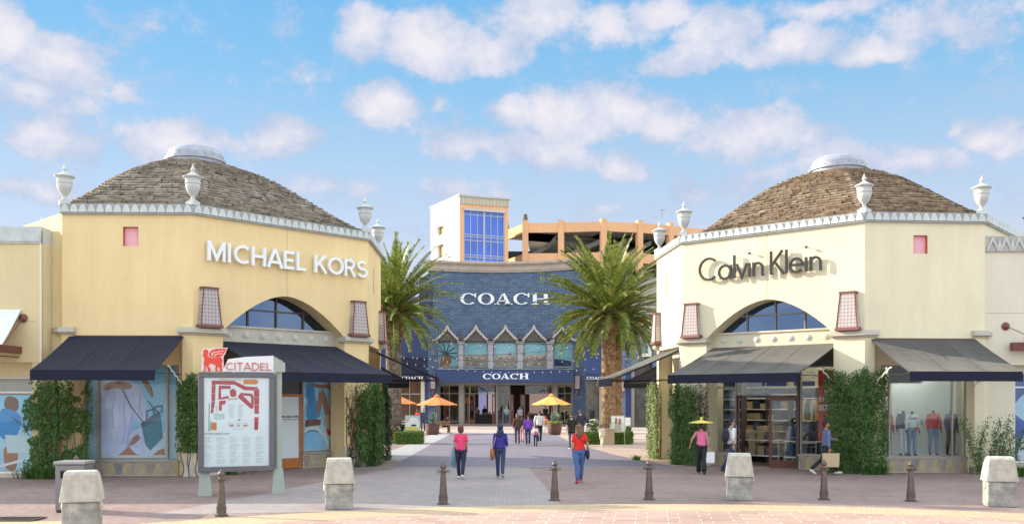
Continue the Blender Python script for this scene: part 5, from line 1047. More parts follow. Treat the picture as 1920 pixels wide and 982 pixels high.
# dark saucer lantern tower in front of the garage
ST = thing('saucer_lamp_tower', (cb(1160, 100), 100, 0), 0, 'dark saucer topped lamp tower behind the right palms, before the garage', 'lamp tower')
mb = MB(); mb.lathe([(.22, 0), (.22, cz(478, 100)-.2)], 12); mb.build('tower_mast', darkm, ST, smooth=True)
mb = MB(); zt_ = cz(462, 100); mb.lathe([(.4, zt_-1.1), (.5, zt_-.8), (1.02, zt_-.2), (1.08, zt_), (.6, zt_+.1), (.001, zt_+.12)], 24); mb.build('saucer', mat('bronze_saucer', (.09, .05, .045), .5, .2, 4), ST, smooth=True)
# ================================================================== planting
def leafmat(name, cols, tr=.3, rough=.45):
    m = bpy.data.materials.new(name); m.use_nodes = True; n, l = m.node_tree.nodes, m.node_tree.links; b = n['Principled BSDF']; b.inputs['Roughness'].default_value = rough
    g = n.new('ShaderNodeNewGeometry'); r = n.new('ShaderNodeValToRGB'); e = r.color_ramp.elements; e[0].color = cols[0]+(1,); e[1].color = cols[-1]+(1,)
    for i, c in enumerate(cols[1:-1]): q = e.new((i+1)/(len(cols)-1)); q.color = c+(1,)
    l.new(g.outputs['Random Per Island'], r.inputs[0]); l.new(r.outputs[0], b.inputs['Base Color'])
    t = n.new('ShaderNodeBsdfTranslucent'); l.new(r.outputs[0], t.inputs[0]); mx = n.new('ShaderNodeMixShader'); mx.inputs[0].default_value = tr
    l.new(b.outputs[0], mx.inputs[1]); l.new(t.outputs[0], mx.inputs[2]); l.new(mx.outputs[0], n['Material Output'].inputs[0]); return m
vineG = leafmat('vine_leaves', [(.022, .07, .012), (.05, .135, .02), (.095, .21, .03), (.035, .10, .018), (.16, .28, .06)])
vineL = leafmat('sunlit_vine_leaves', [(.06, .13, .02), (.14, .25, .04), (.25, .33, .10), (.42, .44, .25), (.1, .2, .03)])  # yellow-white of the sunlit side put into the leaf colours
vineD = leafmat('dark_vine_leaves', [(.010, .035, .01), (.02, .06, .015), (.035, .08, .02)])
hedgeG = leafmat('hedge_leaves', [(.07, .15, .02), (.13, .24, .03), (.05, .12, .02), (.18, .3, .04)])
palmG = leafmat('palm_leaflets', [(.05, .095, .018), (.11, .165, .025), (.24, .29, .05), (.15, .21, .03), (.42, .40, .12)], .3, .4)
agaveG = leafmat('agave_leaves', [(.10, .17, .12), (.2, .29, .2), (.33, .4, .3)], .1)
stemM = mat('vine_stem', (.14, .09, .055), .9, .3, 10)
def leaf_quad(mb, p, nrm, up, ln, w):
    s = nrm.cross(up); s = s.normalized() if s.length > 1e-3 else Vector((1, 0, 0)); u = s.cross(nrm).normalized()
    mb.add([p-u*ln*.5, p+s*w*.5, p+u*ln*.5+nrm*ln*.12, p-s*w*.5], [(0, 1, 2, 3)])
def vine(label, path, z0, z1, n, bulge=.3, lm=None, gap=.0, leaf=.075, seed=1, stems=7, taper=.0, wave=.12, cat='climbing plant'):
    rnd = random.Random(seed); P = [Vector((p[0], p[1])) for p in path]; seg = [(b-a).length for a, b in zip(P, P[1:])]; tot = sum(seg); base = P[0]
    r = thing('climbing_vine', (P[len(P)//2].x, P[len(P)//2].y, 0), 0, label, cat, 'climbing vines on the shop piers'); o = Vector((P[len(P)//2].x, P[len(P)//2].y, 0))
    def pt(s):
        for i, L in enumerate(seg):
            if s <= L or i == len(seg)-1:
                t = (P[i+1]-P[i]).normalized(); q = P[i]+t*s; nn = Vector((t.y, -t.x)); 
                # blend normals near corners
                if i < len(seg)-1 and s > L-.2: t2 = (P[i+2]-P[i+1]).normalized(); nn = (nn+Vector((t2.y, -t2.x))*((s-L+.2)/.4)).normalized()
                if i > 0 and s < .2: t0 = (P[i]-P[i-1]).normalized(); nn = (nn+Vector((t0.y, -t0.x))*((.2-s)/.4)).normalized()
                return q, nn
            s -= L
    mb = MB(); k = 0; tries = 0; n = int(n*2.3); leaf *= .85
    while k < n and tries < n*8:
        tries += 1; s = rnd.uniform(-.06, tot+.06); z = rnd.uniform(z0, z1)
        nz = mnoise.noise(Vector((s*2.2+seed, z*1.7, seed*3.1))); n2 = mnoise.noise(Vector((s*5+seed, z*4.5, 7.7)))
        if nz+n2*.5 < gap-.55+.0: continue
        edge = min(s/tot, 1-s/tot)*2
        if edge < .10 and rnd.random() < .3+n2: continue
        if z > z1-.35*rnd.random()-.18*(n2+.5): continue
        q, nn = pt(min(max(s, 0), tot))
        if len(seg) > 1 and rnd.random() < .28:     # fill the wedge round the pier's corner
            i_ = rnd.randrange(len(seg)-1); s = sum(seg[:i_+1]); q = P[i_+1]; ta, tb_ = (P[i_+1]-P[i_]).normalized(), (P[i_+2]-P[i_+1]).normalized(); fr2 = rnd.random(); nn = (Vector((ta.y, -ta.x))*(1-fr2)+Vector((tb_.y, -tb_.x))*fr2).normalized()
        depth = bulge*(.35+.65*min(1, (nz+.6)))+wave*n2; depth *= (1-taper*(1-(z-z0)/(z1-z0))) if taper > 0 else (1+taper*(z-z0)/(z1-z0))
        d = max(.02, depth*(1-abs(rnd.gauss(0, .22)))) + rnd.uniform(-.02, .05)
        t = Vector((-nn.y, nn.x)); ex = (s-max(0, min(s, tot)))
        p = Vector((q.x+nn.x*d+t.x*ex, q.y+nn.y*d+t.y*ex, z))-o
        N = Vector((nn.x+rnd.gauss(0, .55), nn.y+rnd.gauss(0, .55), rnd.gauss(.25, .5))).normalized()
        leaf_quad(mb, p, N, Vector((rnd.gauss(0, .6), rnd.gauss(0, .6), -1)), leaf*rnd.uniform(.55, 1.6), leaf*rnd.uniform(.45, .9)); k += 1
    mb.build('foliage', lm or vineG, r, fix=False)
    sm = MB()
    for i in range(stems):
        s = rnd.uniform(.1, .9)*tot; z = 0; pts = []
        while z < z1*rnd.uniform(.75, .98):
            q, nn = pt(min(max(s, 0), tot)); pts.append(Vector((q.x+nn.x*.03, q.y+nn.y*.03, z))-o); z += .22; s += rnd.gauss(0, .07)
        if len(pts) > 2: sm.tube(pts, [.02*(1-.7*j/len(pts)) for j in range(len(pts))], 5)
    sm.build('stem', stemM, r, smooth=True); return r
wp2 = lambda Mw, k, u, y=0: tuple((Mw @ FF(k) @ Vector((u, y, 0))).xy)
vine('patchy ivy on the yellow wall between the two left poster windows, gaps in its middle', [(cb(50, 28.3), 28.33), (cb(106, 28.3), 28.33), (cb(163, 28.5), 28.7)], .05, 3.05, 4300, .16, vineG, .36, .08, 23, 12)
vine('dense dark ivy on the pier between the white shirt poster and the directory sign', [wp2(MKw, 0, 3.5), wp2(MKw, 0, 3.9), wp2(MKw, 1, .35)], .75, 3.25, 2200, .16, vineG, .0, .08, 5, 5)
vine('leafy ivy column spilling right of the seated figure poster, left edge of the street', [wp2(MKw, 1, 5.95), wp2(MKw, 1, 6.58), wp2(MKw, 2, .7)], .0, 3.0, 4200, .5, vineG, .0, .085, 7, 5)
vine('thin bare ivy twigs with few leaves on the yellow wall beside the seated figure poster', [wp2(MKw, 1, 5.65), wp2(MKw, 1, 6.1)], .3, 3.0, 160, .06, vineD, .3, .07, 8, 9)
vine('narrow dark ivy column behind the leafy one, against the left palm trunk', [wp2(MKw, 2, 3.2), wp2(MKw, 2, 3.9), wp2(MKw, 3, .6)], .0, 3.1, 2200, .42, vineD, .0, .085, 9, 4)
vine('dense green ivy column under the left end of the cream shop front awning', [wp2(CKw, 6, 3.4), wp2(CKw, 7, .0), wp2(CKw, 7, .8)], .0, 3.0, 4200, .36, vineG, .0, .075, 11, 5)
vine('thin brown ivy twigs between the green ivy column and the shop window of folded jeans', [wp2(CKw, 7, .75), wp2(CKw, 7, 1.05)], .2, 3.0, 220, .05, vineD, .2, .06, 12, 9)
vine('pale sunlit ivy column with grey bare patches at the right edge of the street', [wp2(CKw, 5, 6.0), wp2(CKw, 6, .0), wp2(CKw, 6, 1.2)], .0, 3.15, 3800, .42, vineL, .1, .08, 13, 10)
vine('broad round topped ivy column between the 602 window and the mannequin window', [wp2(CKw, 7, L6-1.15), wp2(CKw, 7, L6), wp2(CKw, 0, .55)], .0, 3.4, 7000, .40, vineG, -.5, .075, 17, 6)
def twig_plant(label, c, w, h, seed, n=6):
    rnd = random.Random(seed); r = thing('climbing_shrub', c, 0, label, 'shrub'); sm, lf = MB(), MB()
    for i in range(n):
        x = rnd.uniform(-w*.3, w*.3); p = Vector((x, 0, 0)); dirx = rnd.uniform(-.7, .7); pts = [p.copy()]; H = h*rnd.uniform(.6, 1)
        while p.z < H: p = p+Vector((dirx*.08+rnd.gauss(0, .03), rnd.gauss(0, .008), .11)); pts.append(p.copy())
        sm.tube(pts, [.014*(1-.8*j/len(pts)) for j in range(len(pts))], 5)
        for q in pts[1:]:
            for k in range(rnd.randrange(9, 17)):
                v = Vector((rnd.gauss(0, .075), rnd.gauss(-.04, .04), rnd.gauss(0, .07))); leaf_quad(lf, q+v, Vector((rnd.gauss(0, .5), -1, rnd.gauss(.3, .5))).normalized(), Vector((rnd.gauss(0, 1), 0, 1)), rnd.uniform(.04, .09), .04)
    sm.build('stem', stemM, r); lf.build('foliage', vineG, r, fix=False)
twig_plant('open branching shrub climbing the pale wall behind the far right concrete bollard', (cb(1850, 30.0), 30.0, 0), 1.0, 1.75, 4, 7)
twig_plant('leafy shrub against the pier left of the far right blue poster window', (cb(1888, 30.0), 30.05, 0), .4, 1.7, 9, 6)
def clump(label, c, w, h, n, seed, m=None):
    rnd = random.Random(seed); lf = MB()
    for i in range(n):
        a = rnd.uniform(0, 2*pi); rr = abs(rnd.gauss(0, .33))*w; b = Vector((rr*cos(a), rr*sin(a)*.4, 0)); tp = b+Vector((cos(a)*h*rnd.uniform(.1, .8), sin(a)*h*.3, h*rnd.uniform(.5, 1.05))); s = Vector((-sin(a), cos(a), 0))*.012
        mid = (b+tp)/2+Vector((0, 0, h*.12)); lf.add([b-s, b+s, mid+s, tp, mid-s], [(0, 1, 2, 4), (4, 2, 3)])
    o = lf.build('ground_plant', m or vineG, fix=False); o.location = c; return tag(o, label, 'plant', 'low plants at the wall bases')
for lab, px, py, w, h, n, sd in (('low strappy plant at the foot of the patchy left ivy', 70, 897, .9, .34, 420, 1), ('low strappy plant left of the directory sign feet, at the pier', 350, 889, .8, .3, 380, 2), ('low plant at the foot of the leafy ivy column, left of the street', 690, 868, .9, .38, 420, 3),
        ('low plant tucked right of the broad round topped ivy column', 1641, 889, .5, .32, 240, 4), ('low strappy plant under the open branching shrub', 1840, 886, .6, .3, 260, 5), ('low dark strappy plant at the far right photo edge', 1912, 893, .6, .34, 260, 6), ('tiny bright tuft at the foot of the pale sunlit ivy', 1194, 862, .3, .22, 110, 7), ('low plant spilling behind the directory sign panel', 420, 889, .9, .25, 300, 8)):
    g_ = gnd(px, py); clump(lab, (g_.x, g_.y, 0), w, h, n, sd, hedgeG if sd == 7 else None)
# ---- palms
bootM = shakemat('palm_boots', [(.16, .085, .035), (.30, .18, .08), (.42, .30, .16), (.09, .05, .025)]); trunkM = shakemat('palm_trunk_scales', [(.24, .14, .065), (.36, .23, .12), (.44, .30, .17)]); trunkG = shakemat('grey_palm_trunk', [(.14, .11, .09), (.24, .2, .16), (.32, .27, .22)])
def crown_meshes(seed):
    rnd = random.Random(seed); lf, rc = MB(), MB(); NF = 104
    for i in range(NF):
        a = i*2.39996+rnd.uniform(-.2, .2); t0 = i/NF; e0 = R(86-112*t0**.95+rnd.uniform(-8, 8)); L = rnd.uniform(3.2, 3.75)*(.86+.24*sin(pi*min(1, t0+.25))); droop = R(rnd.uniform(24, 50)+20*t0); twist = rnd.uniform(-.25, .25)
        p = Vector((.16*cos(a), .16*sin(a), .1-.35*t0)); pts = [p.copy()]; dirs = []; m = 15
        for k in range(m):
            f = (k+.5)/m; e = e0-droop*f**1.5; aa = a+twist*f; d = Vector((cos(e)*cos(aa), cos(e)*sin(aa), sin(e))); p = p+d*L/m; pts.append(p.copy()); dirs.append(d)
        rc.tube(pts, [.035*(1-.85*j/m) for j in range(m+1)], 4, cap=False)
        nl = 64
        for j in range(3, nl):
            f = j/nl; q = f*m; k = min(m-1, int(q)); pp = pts[k].lerp(pts[k+1], q-k); d = dirs[k]; side = d.cross(Vector((0, 0, 1)))
            side = side.normalized() if side.length > .05 else Vector((-sin(a), cos(a), 0)); up = side.cross(d).normalized()
            ll = .40*sin(pi*min(1, .16+f*.86))**.7*rnd.uniform(.85, 1.1)
            if f > .93: ll = max(ll, .16)
            for sg in (-1, 1):
                v = (side*sg*rnd.uniform(.72, .9)+d*rnd.uniform(.5, .7)+up*rnd.uniform(.15, .5)).normalized(); w = d*.042+up*.014*sg
                tip = pp+v*ll-Vector((0, 0, ll*ll*.35)); mid = pp+v*ll*.55
                lf.add([pp-w*.5, pp+w*.5, mid+w*.75, tip, mid-w*.75], [(0, 1, 2, 4), (4, 2, 3)])
    return lf.mesh('frond_leaves'), rc.mesh('frond_ribs')
def palm(label, x, y, hb, r0, r1, rb, seed, crown, tm, scale=1., lean=0, bootlen=1.25):
    r = thing('date_palm', (x, y, 0), 0, label, 'palm tree', 'palms on the street'); rnd = random.Random(seed)
    mb = MB(); N = int(hb/.085)
    core = MB(); core.lathe([(r0*.95, 0), (r0*.93, hb*.1), (r1*.93, hb*.35), (r1*.93, hb)], 18); 
    for i in range(N):
        z = i*hb/N; rr = r0+(r1-r0)*min(1, z/hb*3); k = max(10, int(2*pi*rr/.135))
        for j in range(k):
            a = 2*pi*(j+.5*(i % 2))/k+rnd.uniform(-.03, .03); da = pi/k*.92; zz = z+rnd.uniform(-.01, .01); h = .12; o_ = rr*rnd.uniform(1.0, 1.05)
            P = lambda aa, z_, q: (q*cos(aa), q*sin(aa), z_)
            mb.add([P(a-da, zz, rr*.96), P(a, zz-.025, rr*.97), P(a+da, zz, rr*.96), P(a+da*.5, zz+h*.75, o_), P(a-da*.5, zz+h*.75, o_), P(a, zz+h*.78, rr*.93)], [(0, 1, 2, 3, 4), (4, 3, 5)])
    t = mb.build('trunk', tm, r, fix=False); core.build('trunk_core', mat('palm_core', (.10, .06, .03), .9, .3, 6), t)
    bb = MB(); bz = hb; prof_ = lambda f: r1*.92+(rb-r1*.92)*(sin(pi*min(1, f*1.35)/2) if f < .74 else cos((f-.74)/.26*pi/2*.62))
    M = int(bootlen/.075)
    for i in range(M):
        f = i/M; rr = prof_(f); z = bz+f*bootlen; k = 17
        for j in range(k):
            a = 2*pi*(j+.5*(i % 2))/k+rnd.uniform(-.04, .04); da = pi/k*.8; out = rnd.uniform(.05, .10); ca, sa = cos(a), sin(a)
            P = lambda aa, z_, q: (q*cos(aa), q*sin(aa), z_)
            bb.add([P(a-da, z, rr*.95), P(a+da, z, rr*.95), P(a+da*.7, z+.10, rr+out), P(a-da*.7, z+.10, rr+out), P(a+da*.6, z+.15, rr*.97), P(a-da*.6, z+.15, rr*.97)], [(0, 1, 2, 3), (3, 2, 4, 5), (1, 4, 2), (0, 3, 5)])
    bo = bb.build('crown_boot', bootM, r, fix=False); c2 = MB(); c2.lathe([(prof_(i/10)*.94, bz+i/10*bootlen) for i in range(11)], 18); c2.build('boot_core', mat('boot_core', (.06, .03, .015), .95), bo)
    lf = bpy.data.objects.new('crown', crown[0].copy()); lf.data.materials.append(palmG); COL.objects.link(lf); lf.parent = r; lf.location = (0, 0, bz+bootlen-.05); lf.rotation_euler = (0, 0, seed*1.3); lf.scale = (scale,)*3
    rb_ = bpy.data.objects.new('frond_ribs', crown[1].copy()); rb_.data.materials.append(mat('palm_rib', (.28, .27, .09), .5)); COL.objects.link(rb_); rb_.parent = lf
    return r
cr1, cr2, cr3 = crown_meshes(1), crown_meshes(2), crown_meshes(3)
palm('date palm with a grey trunk left of the street, beside the yellow shop', cb(738, 52), 52, 5.55, .60, .42, .72, 2, cr2, trunkG, 1.06, bootlen=1.75)
palm('front date palm of the right pair, golden trunk behind the low hedge', cb(1141, 51), 51, 5.75, .47, .37, .72, 5, cr1, trunkM, 1.12, bootlen=1.3)
palm('rear date palm of the right pair, its trunk half hidden by the front one', cb(1156, 53.5), 53.5, 5.6, .44, .32, .60, 9, cr3, trunkM, .9, bootlen=1.25)
# ---- hedges and flower bushes
def hedge(label, x0, x1, y0, y1, h, n, seed):
    rnd = random.Random(seed); c = Vector(((x0+x1)/2, (y0+y1)/2, 0)); r = thing('hedge', c, 0, label, 'hedge', 'clipped hedges by the palms'); mb = MB()
    for i in range(n):
        f = rnd.random(); X, Y, Z = rnd.uniform(x0, x1), rnd.uniform(y0, y1), rnd.uniform(.02, h)
        if f < .35: Z = h; N = Vector((0, 0, 1))
        elif f < .75: Y = y0; N = Vector((0, -1, .2))
        else: X = x0 if rnd.random() < .5 else x1; N = Vector((1 if X == x1 else -1, 0, .2))
        p = Vector((X, Y, Z))+Vector((rnd.gauss(0, .03), rnd.gauss(0, .03), rnd.gauss(0, .025)))-c
        leaf_quad(mb, p, (N+Vector((rnd.gauss(0, .5), rnd.gauss(0, .5), rnd.gauss(0, .5)))).normalized(), Vector((rnd.gauss(0, 1), rnd.gauss(0, 1), 1)), .09, .06)
    mb.build('foliage', hedgeG, r, fix=False); co = MB(); co.box(x0-c.x+.03, x1-c.x-.03, y0-c.y+.03, y1-c.y-.03, 0, h-.04); co.build('hedge_core', mat('hedge_core', (.02, .04, .012), .95), r)
hedge('clipped hedge around the foot of the left palm, behind the easel sign', cb(738, 50), cb(789, 50), 50.3, 51.6, .62, 2600, 1)
hedge('clipped hedge left of the stone block at the right palms', cb(1097, 50), cb(1129, 50), 50.0, 51.0, .60, 1800, 2)
hedge('clipped hedge behind the right easel sign', cb(1148, 50.5), cb(1185, 50.5), 50.2, 51.6, .62, 2200, 3)
hedge('short far clipped hedge showing above the right one', cb(1160, 56), cb(1184, 56), 56, 57, .75, 900, 4)
def bush(label, x, y, w, h, n, seed, fl=(.8, .8, .75)):
    rnd = random.Random(seed); r = thing('flowering_bush', (x, y, 0), 0, label, 'bush', 'flowering bushes by the palms'); mb, f = MB(), MB()
    for i in range(n):
        a, b = rnd.uniform(0, 2*pi), rnd.uniform(0, pi/2); q = rnd.uniform(.5, 1); p = Vector((w*cos(a)*cos(b)*q, w*.7*sin(a)*cos(b)*q, .25+(h-.25)*sin(b)*q)); leaf_quad(mb, p, (p+Vector((rnd.gauss(0, .4),)*3)).normalized(), Vector((rnd.gauss(0, 1), rnd.gauss(0, 1), 1)), .09, .055)
    for i in range(n//22):
        a, b = rnd.uniform(0, 2*pi), rnd.uniform(.2, pi/2); p = (w*cos(a)*cos(b), w*.7*sin(a)*cos(b), .25+(h-.22)*sin(b)); f.ell(p, (.05, .05, .04), 6, 4)
    mb.build('foliage', vineG, r, fix=False); f.build('blossom', mat('blossom_%d' % seed, fl, .7), r); s = MB(); 
    for i in range(5): s.tube([(0, 0, 0), (rnd.gauss(0, w*.3), rnd.gauss(0, w*.2), h*.7)], .015, 4)
    s.build('stem', stemM, r)
bush('white flowering bush above the left hedge', cb(757, 51.8), 51.8, .75, 1.15, 900, 1); bush('white flowering bush above the hedge left of the stone block', cb(1113, 51.4), 51.4, .6, 1.25, 800, 2); bush('loose white flowering bush around the right palm foot', cb(1153, 52), 52, .8, 1.0, 800, 3)
mb = MB(); w = cb(1150, 49.6)-cb(1126, 49.6); mb.box(-w/2, w/2, -.3, .3, 0, .78); mb.box(-w/2-.03, w/2+.03, -.33, .33, .781, .84); o = mb.build('stone_block', mat('beige_block', (.42, .33, .23), .85, .12, 3, .2, 20, stain=.2), bevel=.015); o.location = (cb(1139, 49.6), 49.6, 0); tag(o, 'plain beige stone block in front of the right palm trunks', 'planter block')
# ---- potted agaves
potM = mat('rust_pot', (.13, .06, .04), .6, .25, 5, .1, 20, stain=.2)
def potted(label, px, seed, flowers):
    g_ = gnd(px, 814.5); r = thing('potted_agave', g_, 0, label, 'potted plant', 'potted agaves under the parasols'); rnd = random.Random(seed)
    mb = MB(); mb.lathe([(.34, 0), (.42, .1), (.47, .45), (.47, .66), (.50, .67), (.50, .74), (.43, .74), (.42, .66)], 28); mb.build('pot', potM, r, smooth=True)
    s = MB(); s.lathe([(.42, .64), (.42, .65)], 20); s.build('soil', mat('soil', (.04, .03, .02), .95), r)
    lf = MB()
    for i in range(120):
        a = i*2.4; e = R(rnd.uniform(-12, 85)); L = rnd.uniform(.55, .75); d = Vector((cos(e)*cos(a), cos(e)*sin(a), sin(e))); s_ = d.cross(Vector((0, 0, 1))).normalized(); c = Vector((0, 0, .95)); w = .035
        m_ = c+d*L*.45; t = c+d*L-Vector((0, 0, .05)); lf.add([c-s_*w*.5, c+s_*w*.5, m_+s_*w, t, m_-s_*w], [(0, 1, 2, 4), (4, 2, 3)])
    lf.build('foliage', agaveG, r, fix=False); tk = MB(); tk.tube([(0, 0, .6), (0, 0, .98)], .07, 8); tk.build('stem', stemM, r)
    if flowers:
        f = MB()
        for i in range(420): a = rnd.uniform(0, 6.28); q = rnd.uniform(.1, .52); leaf_quad(f, Vector((q*cos(a), q*sin(a), .72+rnd.uniform(0, .2))), Vector((rnd.gauss(0, .5), -.6, 1)).normalized(), Vector((rnd.gauss(0, 1), rnd.gauss(0, 1), 1)), .1, .06)
        f.build('blossom', leafmat('yellow_filler', [(.2, .3, .03), (.5, .45, .05), (.12, .2, .03)]), r, fix=False)
potted('blue-green spiky agave in a rust pot, below the left parasol', 811, 1, False); potted('silver spiky agave with yellow filler in a rust pot, below the right parasol', 1040, 2, True)
# ---- parasols
orangeC = mat('orange_canvas', (.72, .25, .065), .8, .05, 3, .1, 200); goldC = mat('golden_canvas', (.80, .42, .09), .8, .05, 3, .1, 200)
def parasol(label, px, d, R_, za, zr, m, seed):
    r = thing('parasol', (cb(px, d), d, 0), .25, label, 'parasol', 'market parasols before the brick store'); mb = MB(); n = 8
    for i in range(n):
        a0, a1 = 2*pi*i/n, 2*pi*(i+1)/n
        for k in range(5):
            def ring(f, a, am): rr = R_*f*(1-.05*sin(pi*am)*f); return (rr*cos(a), rr*sin(a), za+(zr-za)*(f**.92)-.05*sin(pi*am)*f)
            for j in range(4):
                q = [(k/5, j/4), (k/5, (j+1)/4), ((k+1)/5, (j+1)/4), ((k+1)/5, j/4)]; mb.add([ring(f, a0+(a1-a0)*am, am) for f, am in q], [(0, 1, 2, 3)])
    mb.build('canopy', m, r, smooth='all', fix=False); v = MB()
    for i in range(6): a0, a1 = 2*pi*i/6, 2*pi*(i+1)/6; v.add([(.24*cos(a0), .24*sin(a0), za-.02), (.24*cos(a1), .24*sin(a1), za-.02), (0, 0, za+.09)], [(0, 1, 2)])
    v.build('top_vent', m, r); p = MB(); p.tube([(0, 0, 0), (0, 0, za+.02)], .03, 8); p.build('pole', mat('wood_pole', (.35, .2, .1), .6), r); p = MB(); p.ell((0, 0, za+.1), (.04, .04, .06), 8, 6); p.build('finial', mat('wood_pole', 0), r)
    rb = MB()
    for i in range(8): a = 2*pi*i/8; rb.tube([(0, 0, za-.1), (R_*.97*cos(a), R_*.97*sin(a), zr-.02)], .015, 4)
    rb.build('rib', mat('wood_pole', 0), r); b = MB(); b.lathe([(.3, 0), (.3, .05), (.06, .1), (.05, .3)], 16); b.build('base', darkm, r)
parasol('orange parasol over the left agave pot, fully in view', 819, 67, 1.47, 2.62, 2.0, orangeC, 1); parasol('orange parasol farthest left, half hidden by the palm trunk', 748, 67.5, 1.25, 2.66, 2.08, orangeC, 2); parasol('golden parasol over the right agave pot', 1034, 68, 1.48, 2.68, 2.02, goldC, 3)
woodM = mat('bench_wood', (.30, .14, .06), .6, .2, 8)
def bench(label, px, py, rz, w=1.0):
    g_ = gnd(px, py); r = thing('wooden_bench', g_, rz, label, 'bench', 'benches by the agave pots'); mb = MB()
    for i in range(4): mb.box(-w/2, w/2, -.2+i*.11, -.11+i*.11, .42, .45)
    mb.build('seat', woodM, r); mb = MB()
    for i in range(3): mb.box(-w/2, w/2, .24, .265, .55+i*.12, .64+i*.12)
    mb.build('backrest', woodM, r)
    for x in (-w/2+.03, w/2-.08): 
        for y_ in (-.2, .2): l = MB(); l.box(x, x+.05, y_, y_+.05, 0, .42 if y_ < 0 else .9); l.build('leg', woodM, r)
bench('wooden bench right of the left agave pot with a seated person', 829, 812, R(200)); bench('wooden bench left of the right agave pot', 1021, 811, R(160))
# ---- easel signs
def easel(label, px, d, shapes, base, w=.78):
    r = thing('easel_sign', (cb(px, d), d, 0), 0, label, 'sign', 'easel signs on the street'); mt = mat('satin_steel', (.45, .45, .42), .35, .05, 5, metal=.8)
    for sx in (-1, 1): l = MB(); l.tube([(sx*(w/2-.02), 0, .02), (sx*(w/2-.02), 0, 1.5)], .02, 8); l.box(sx*(w/2-.02)-.03, sx*(w/2-.02)+.03, -.2, .2, 0, .02); l.build('leg', mt, r)
    f = MB(); f.box(-w/2, w/2, -.02, .02, 1.48, 1.52); f.box(-w/2, w/2, -.02, .02, .66, .7); f.box(-w/2, -w/2+.03, -.021, .021, .701, 1.479); f.box(w/2-.03, w/2, -.021, .021, .701, 1.479); f.build('sign_frame', mt, r)
    T_ = Matrix.Translation((-w/2+.03, -.012, .7)); mb = MB(); mats = [base]; mb.box(0, w-.06, 0, .012, 0, .78)
    for i, (m_, pts, sm) in enumerate(shapes): 
        if m_ not in mats: mats.append(m_)
        mb.k = mats.index(m_); mb.prism([(a*(w-.06), b*.78) for a, b in (blob(pts) if sm else pts)], -.002-.001*i, 0)
    o = mb.build('sign_panel', mats, r); o.matrix_local = T_
easel('easel sign with a pale pastel poster before the left hedge', 773.5, 51.2, [(mat('pastel_blue', (.35,.6,.7), .6), [(0,.62),(1,.66),(1,1),(0,1)], 0), (mat('pastel_yellow', (.7,.62,.2), .6), [(0,0),(.95,.05),(.9,.2),(.3,.28),(0,.2)], 1), (mat('pastel_peach', (.7,.42,.28), .6), [(.1,.5),(.3,.75),(.42,.9),(.3,.9),(.08,.7)], 1), (whitep, [(.3,.6),(.8,.62),(.85,.8),(.5,.9),(.3,.8)], 1), (blackp, [(.42,.3),(.75,.3),(.72,.4),(.45,.4)], 1)], whitep, .82)
easel('easel sign with a sketch of two dark haired figures by the right hedge', 1158.5, 49.6, [(mat('pale_green', (.55,.68,.6), .6), [(0,0),(1,0),(1,.5),(0,.6)], 1), (mat('figure_grey', (.4,.38,.36), .6), [(.25,.0),(.3,.5),(.5,.55),(.7,.5),(.75,0)], 1), (hair_p, [(.28,.5),(.3,.85),(.42,.88),(.46,.6)], 1), (hair_p, [(.55,.5),(.58,.82),(.72,.8),(.75,.5)], 1), (skin, [(.33,.6),(.36,.75),(.43,.72),(.42,.6)], 1), (skin, [(.6,.58),(.62,.7),(.69,.68),(.68,.56)], 1)], whitep, .72)
# ================================================================== street furniture
ironM = mat('bollard_iron', (.13, .10, .085), .38, .2, 6, .08, 60, metal=.55)
BP = [(.135, 0), (.135, .03), (.10, .045), (.095, .075), (.102, .08), (.098, .16), (.104, .165), (.104, .19), (.088, .2), (.058, .66), (.056, .70), (.078, .715), (.082, .745), (.055, .76), (.05, .79), (.066, .81), (.07, .845), (.058, .875), (.03, .90), (.02, .925), (.001, .94)]
bol = thing('iron_bollard', (0, 0, 0), 0, 'x', 'bollard', 'slim iron bollards along the kerb')
mb = MB(); mb.lathe(BP, 12); mb.build('bollard_post', ironM, bol, smooth=True)
mb = MB()
for sx in (-1, 1): mb.tube([(sx*(.075+.035*(1-cos(a))), 0, .73+.03*sin(a)) for a in [2*pi*k/12 for k in range(13)]], .009, 6)
rg = mb.build('chain_ring', ironM, bol)
for i, (px, py, lab) in enumerate(((415, 967, 'slim iron bollard in front of the directory sign panel'), (831, 945, 'slim iron bollard left of the woman in the pink shirt'), (1040, 938, 'slim iron bollard left of the woman in the red shirt'), (1217, 936, 'slim iron bollard before the two ivy columns at the street corner'), (1545, 936, 'slim iron bollard in front of the man with the kraft bag'), (1708, 939, 'slim iron bollard in front of the mannequin window'), (143, 922, 'slim iron bollard just behind the litter bin, only its knob showing'))):
    o = bol if i == 0 else copy_tree(bol); o.location = gnd(px, py); o['label'] = lab; o.rotation_euler = (0, 0, .1*i)
concM = mat('weathered_concrete_bollard', (.30, .29, .26), .92, .2, 4.5, 1, 18, col2=(.60, .58, .52), stain=.55)
concT = mat('pale_concrete_cap', (.46, .43, .36), .9, .12, 5, .9, 22, col2=(.68, .65, .56), stain=.3)
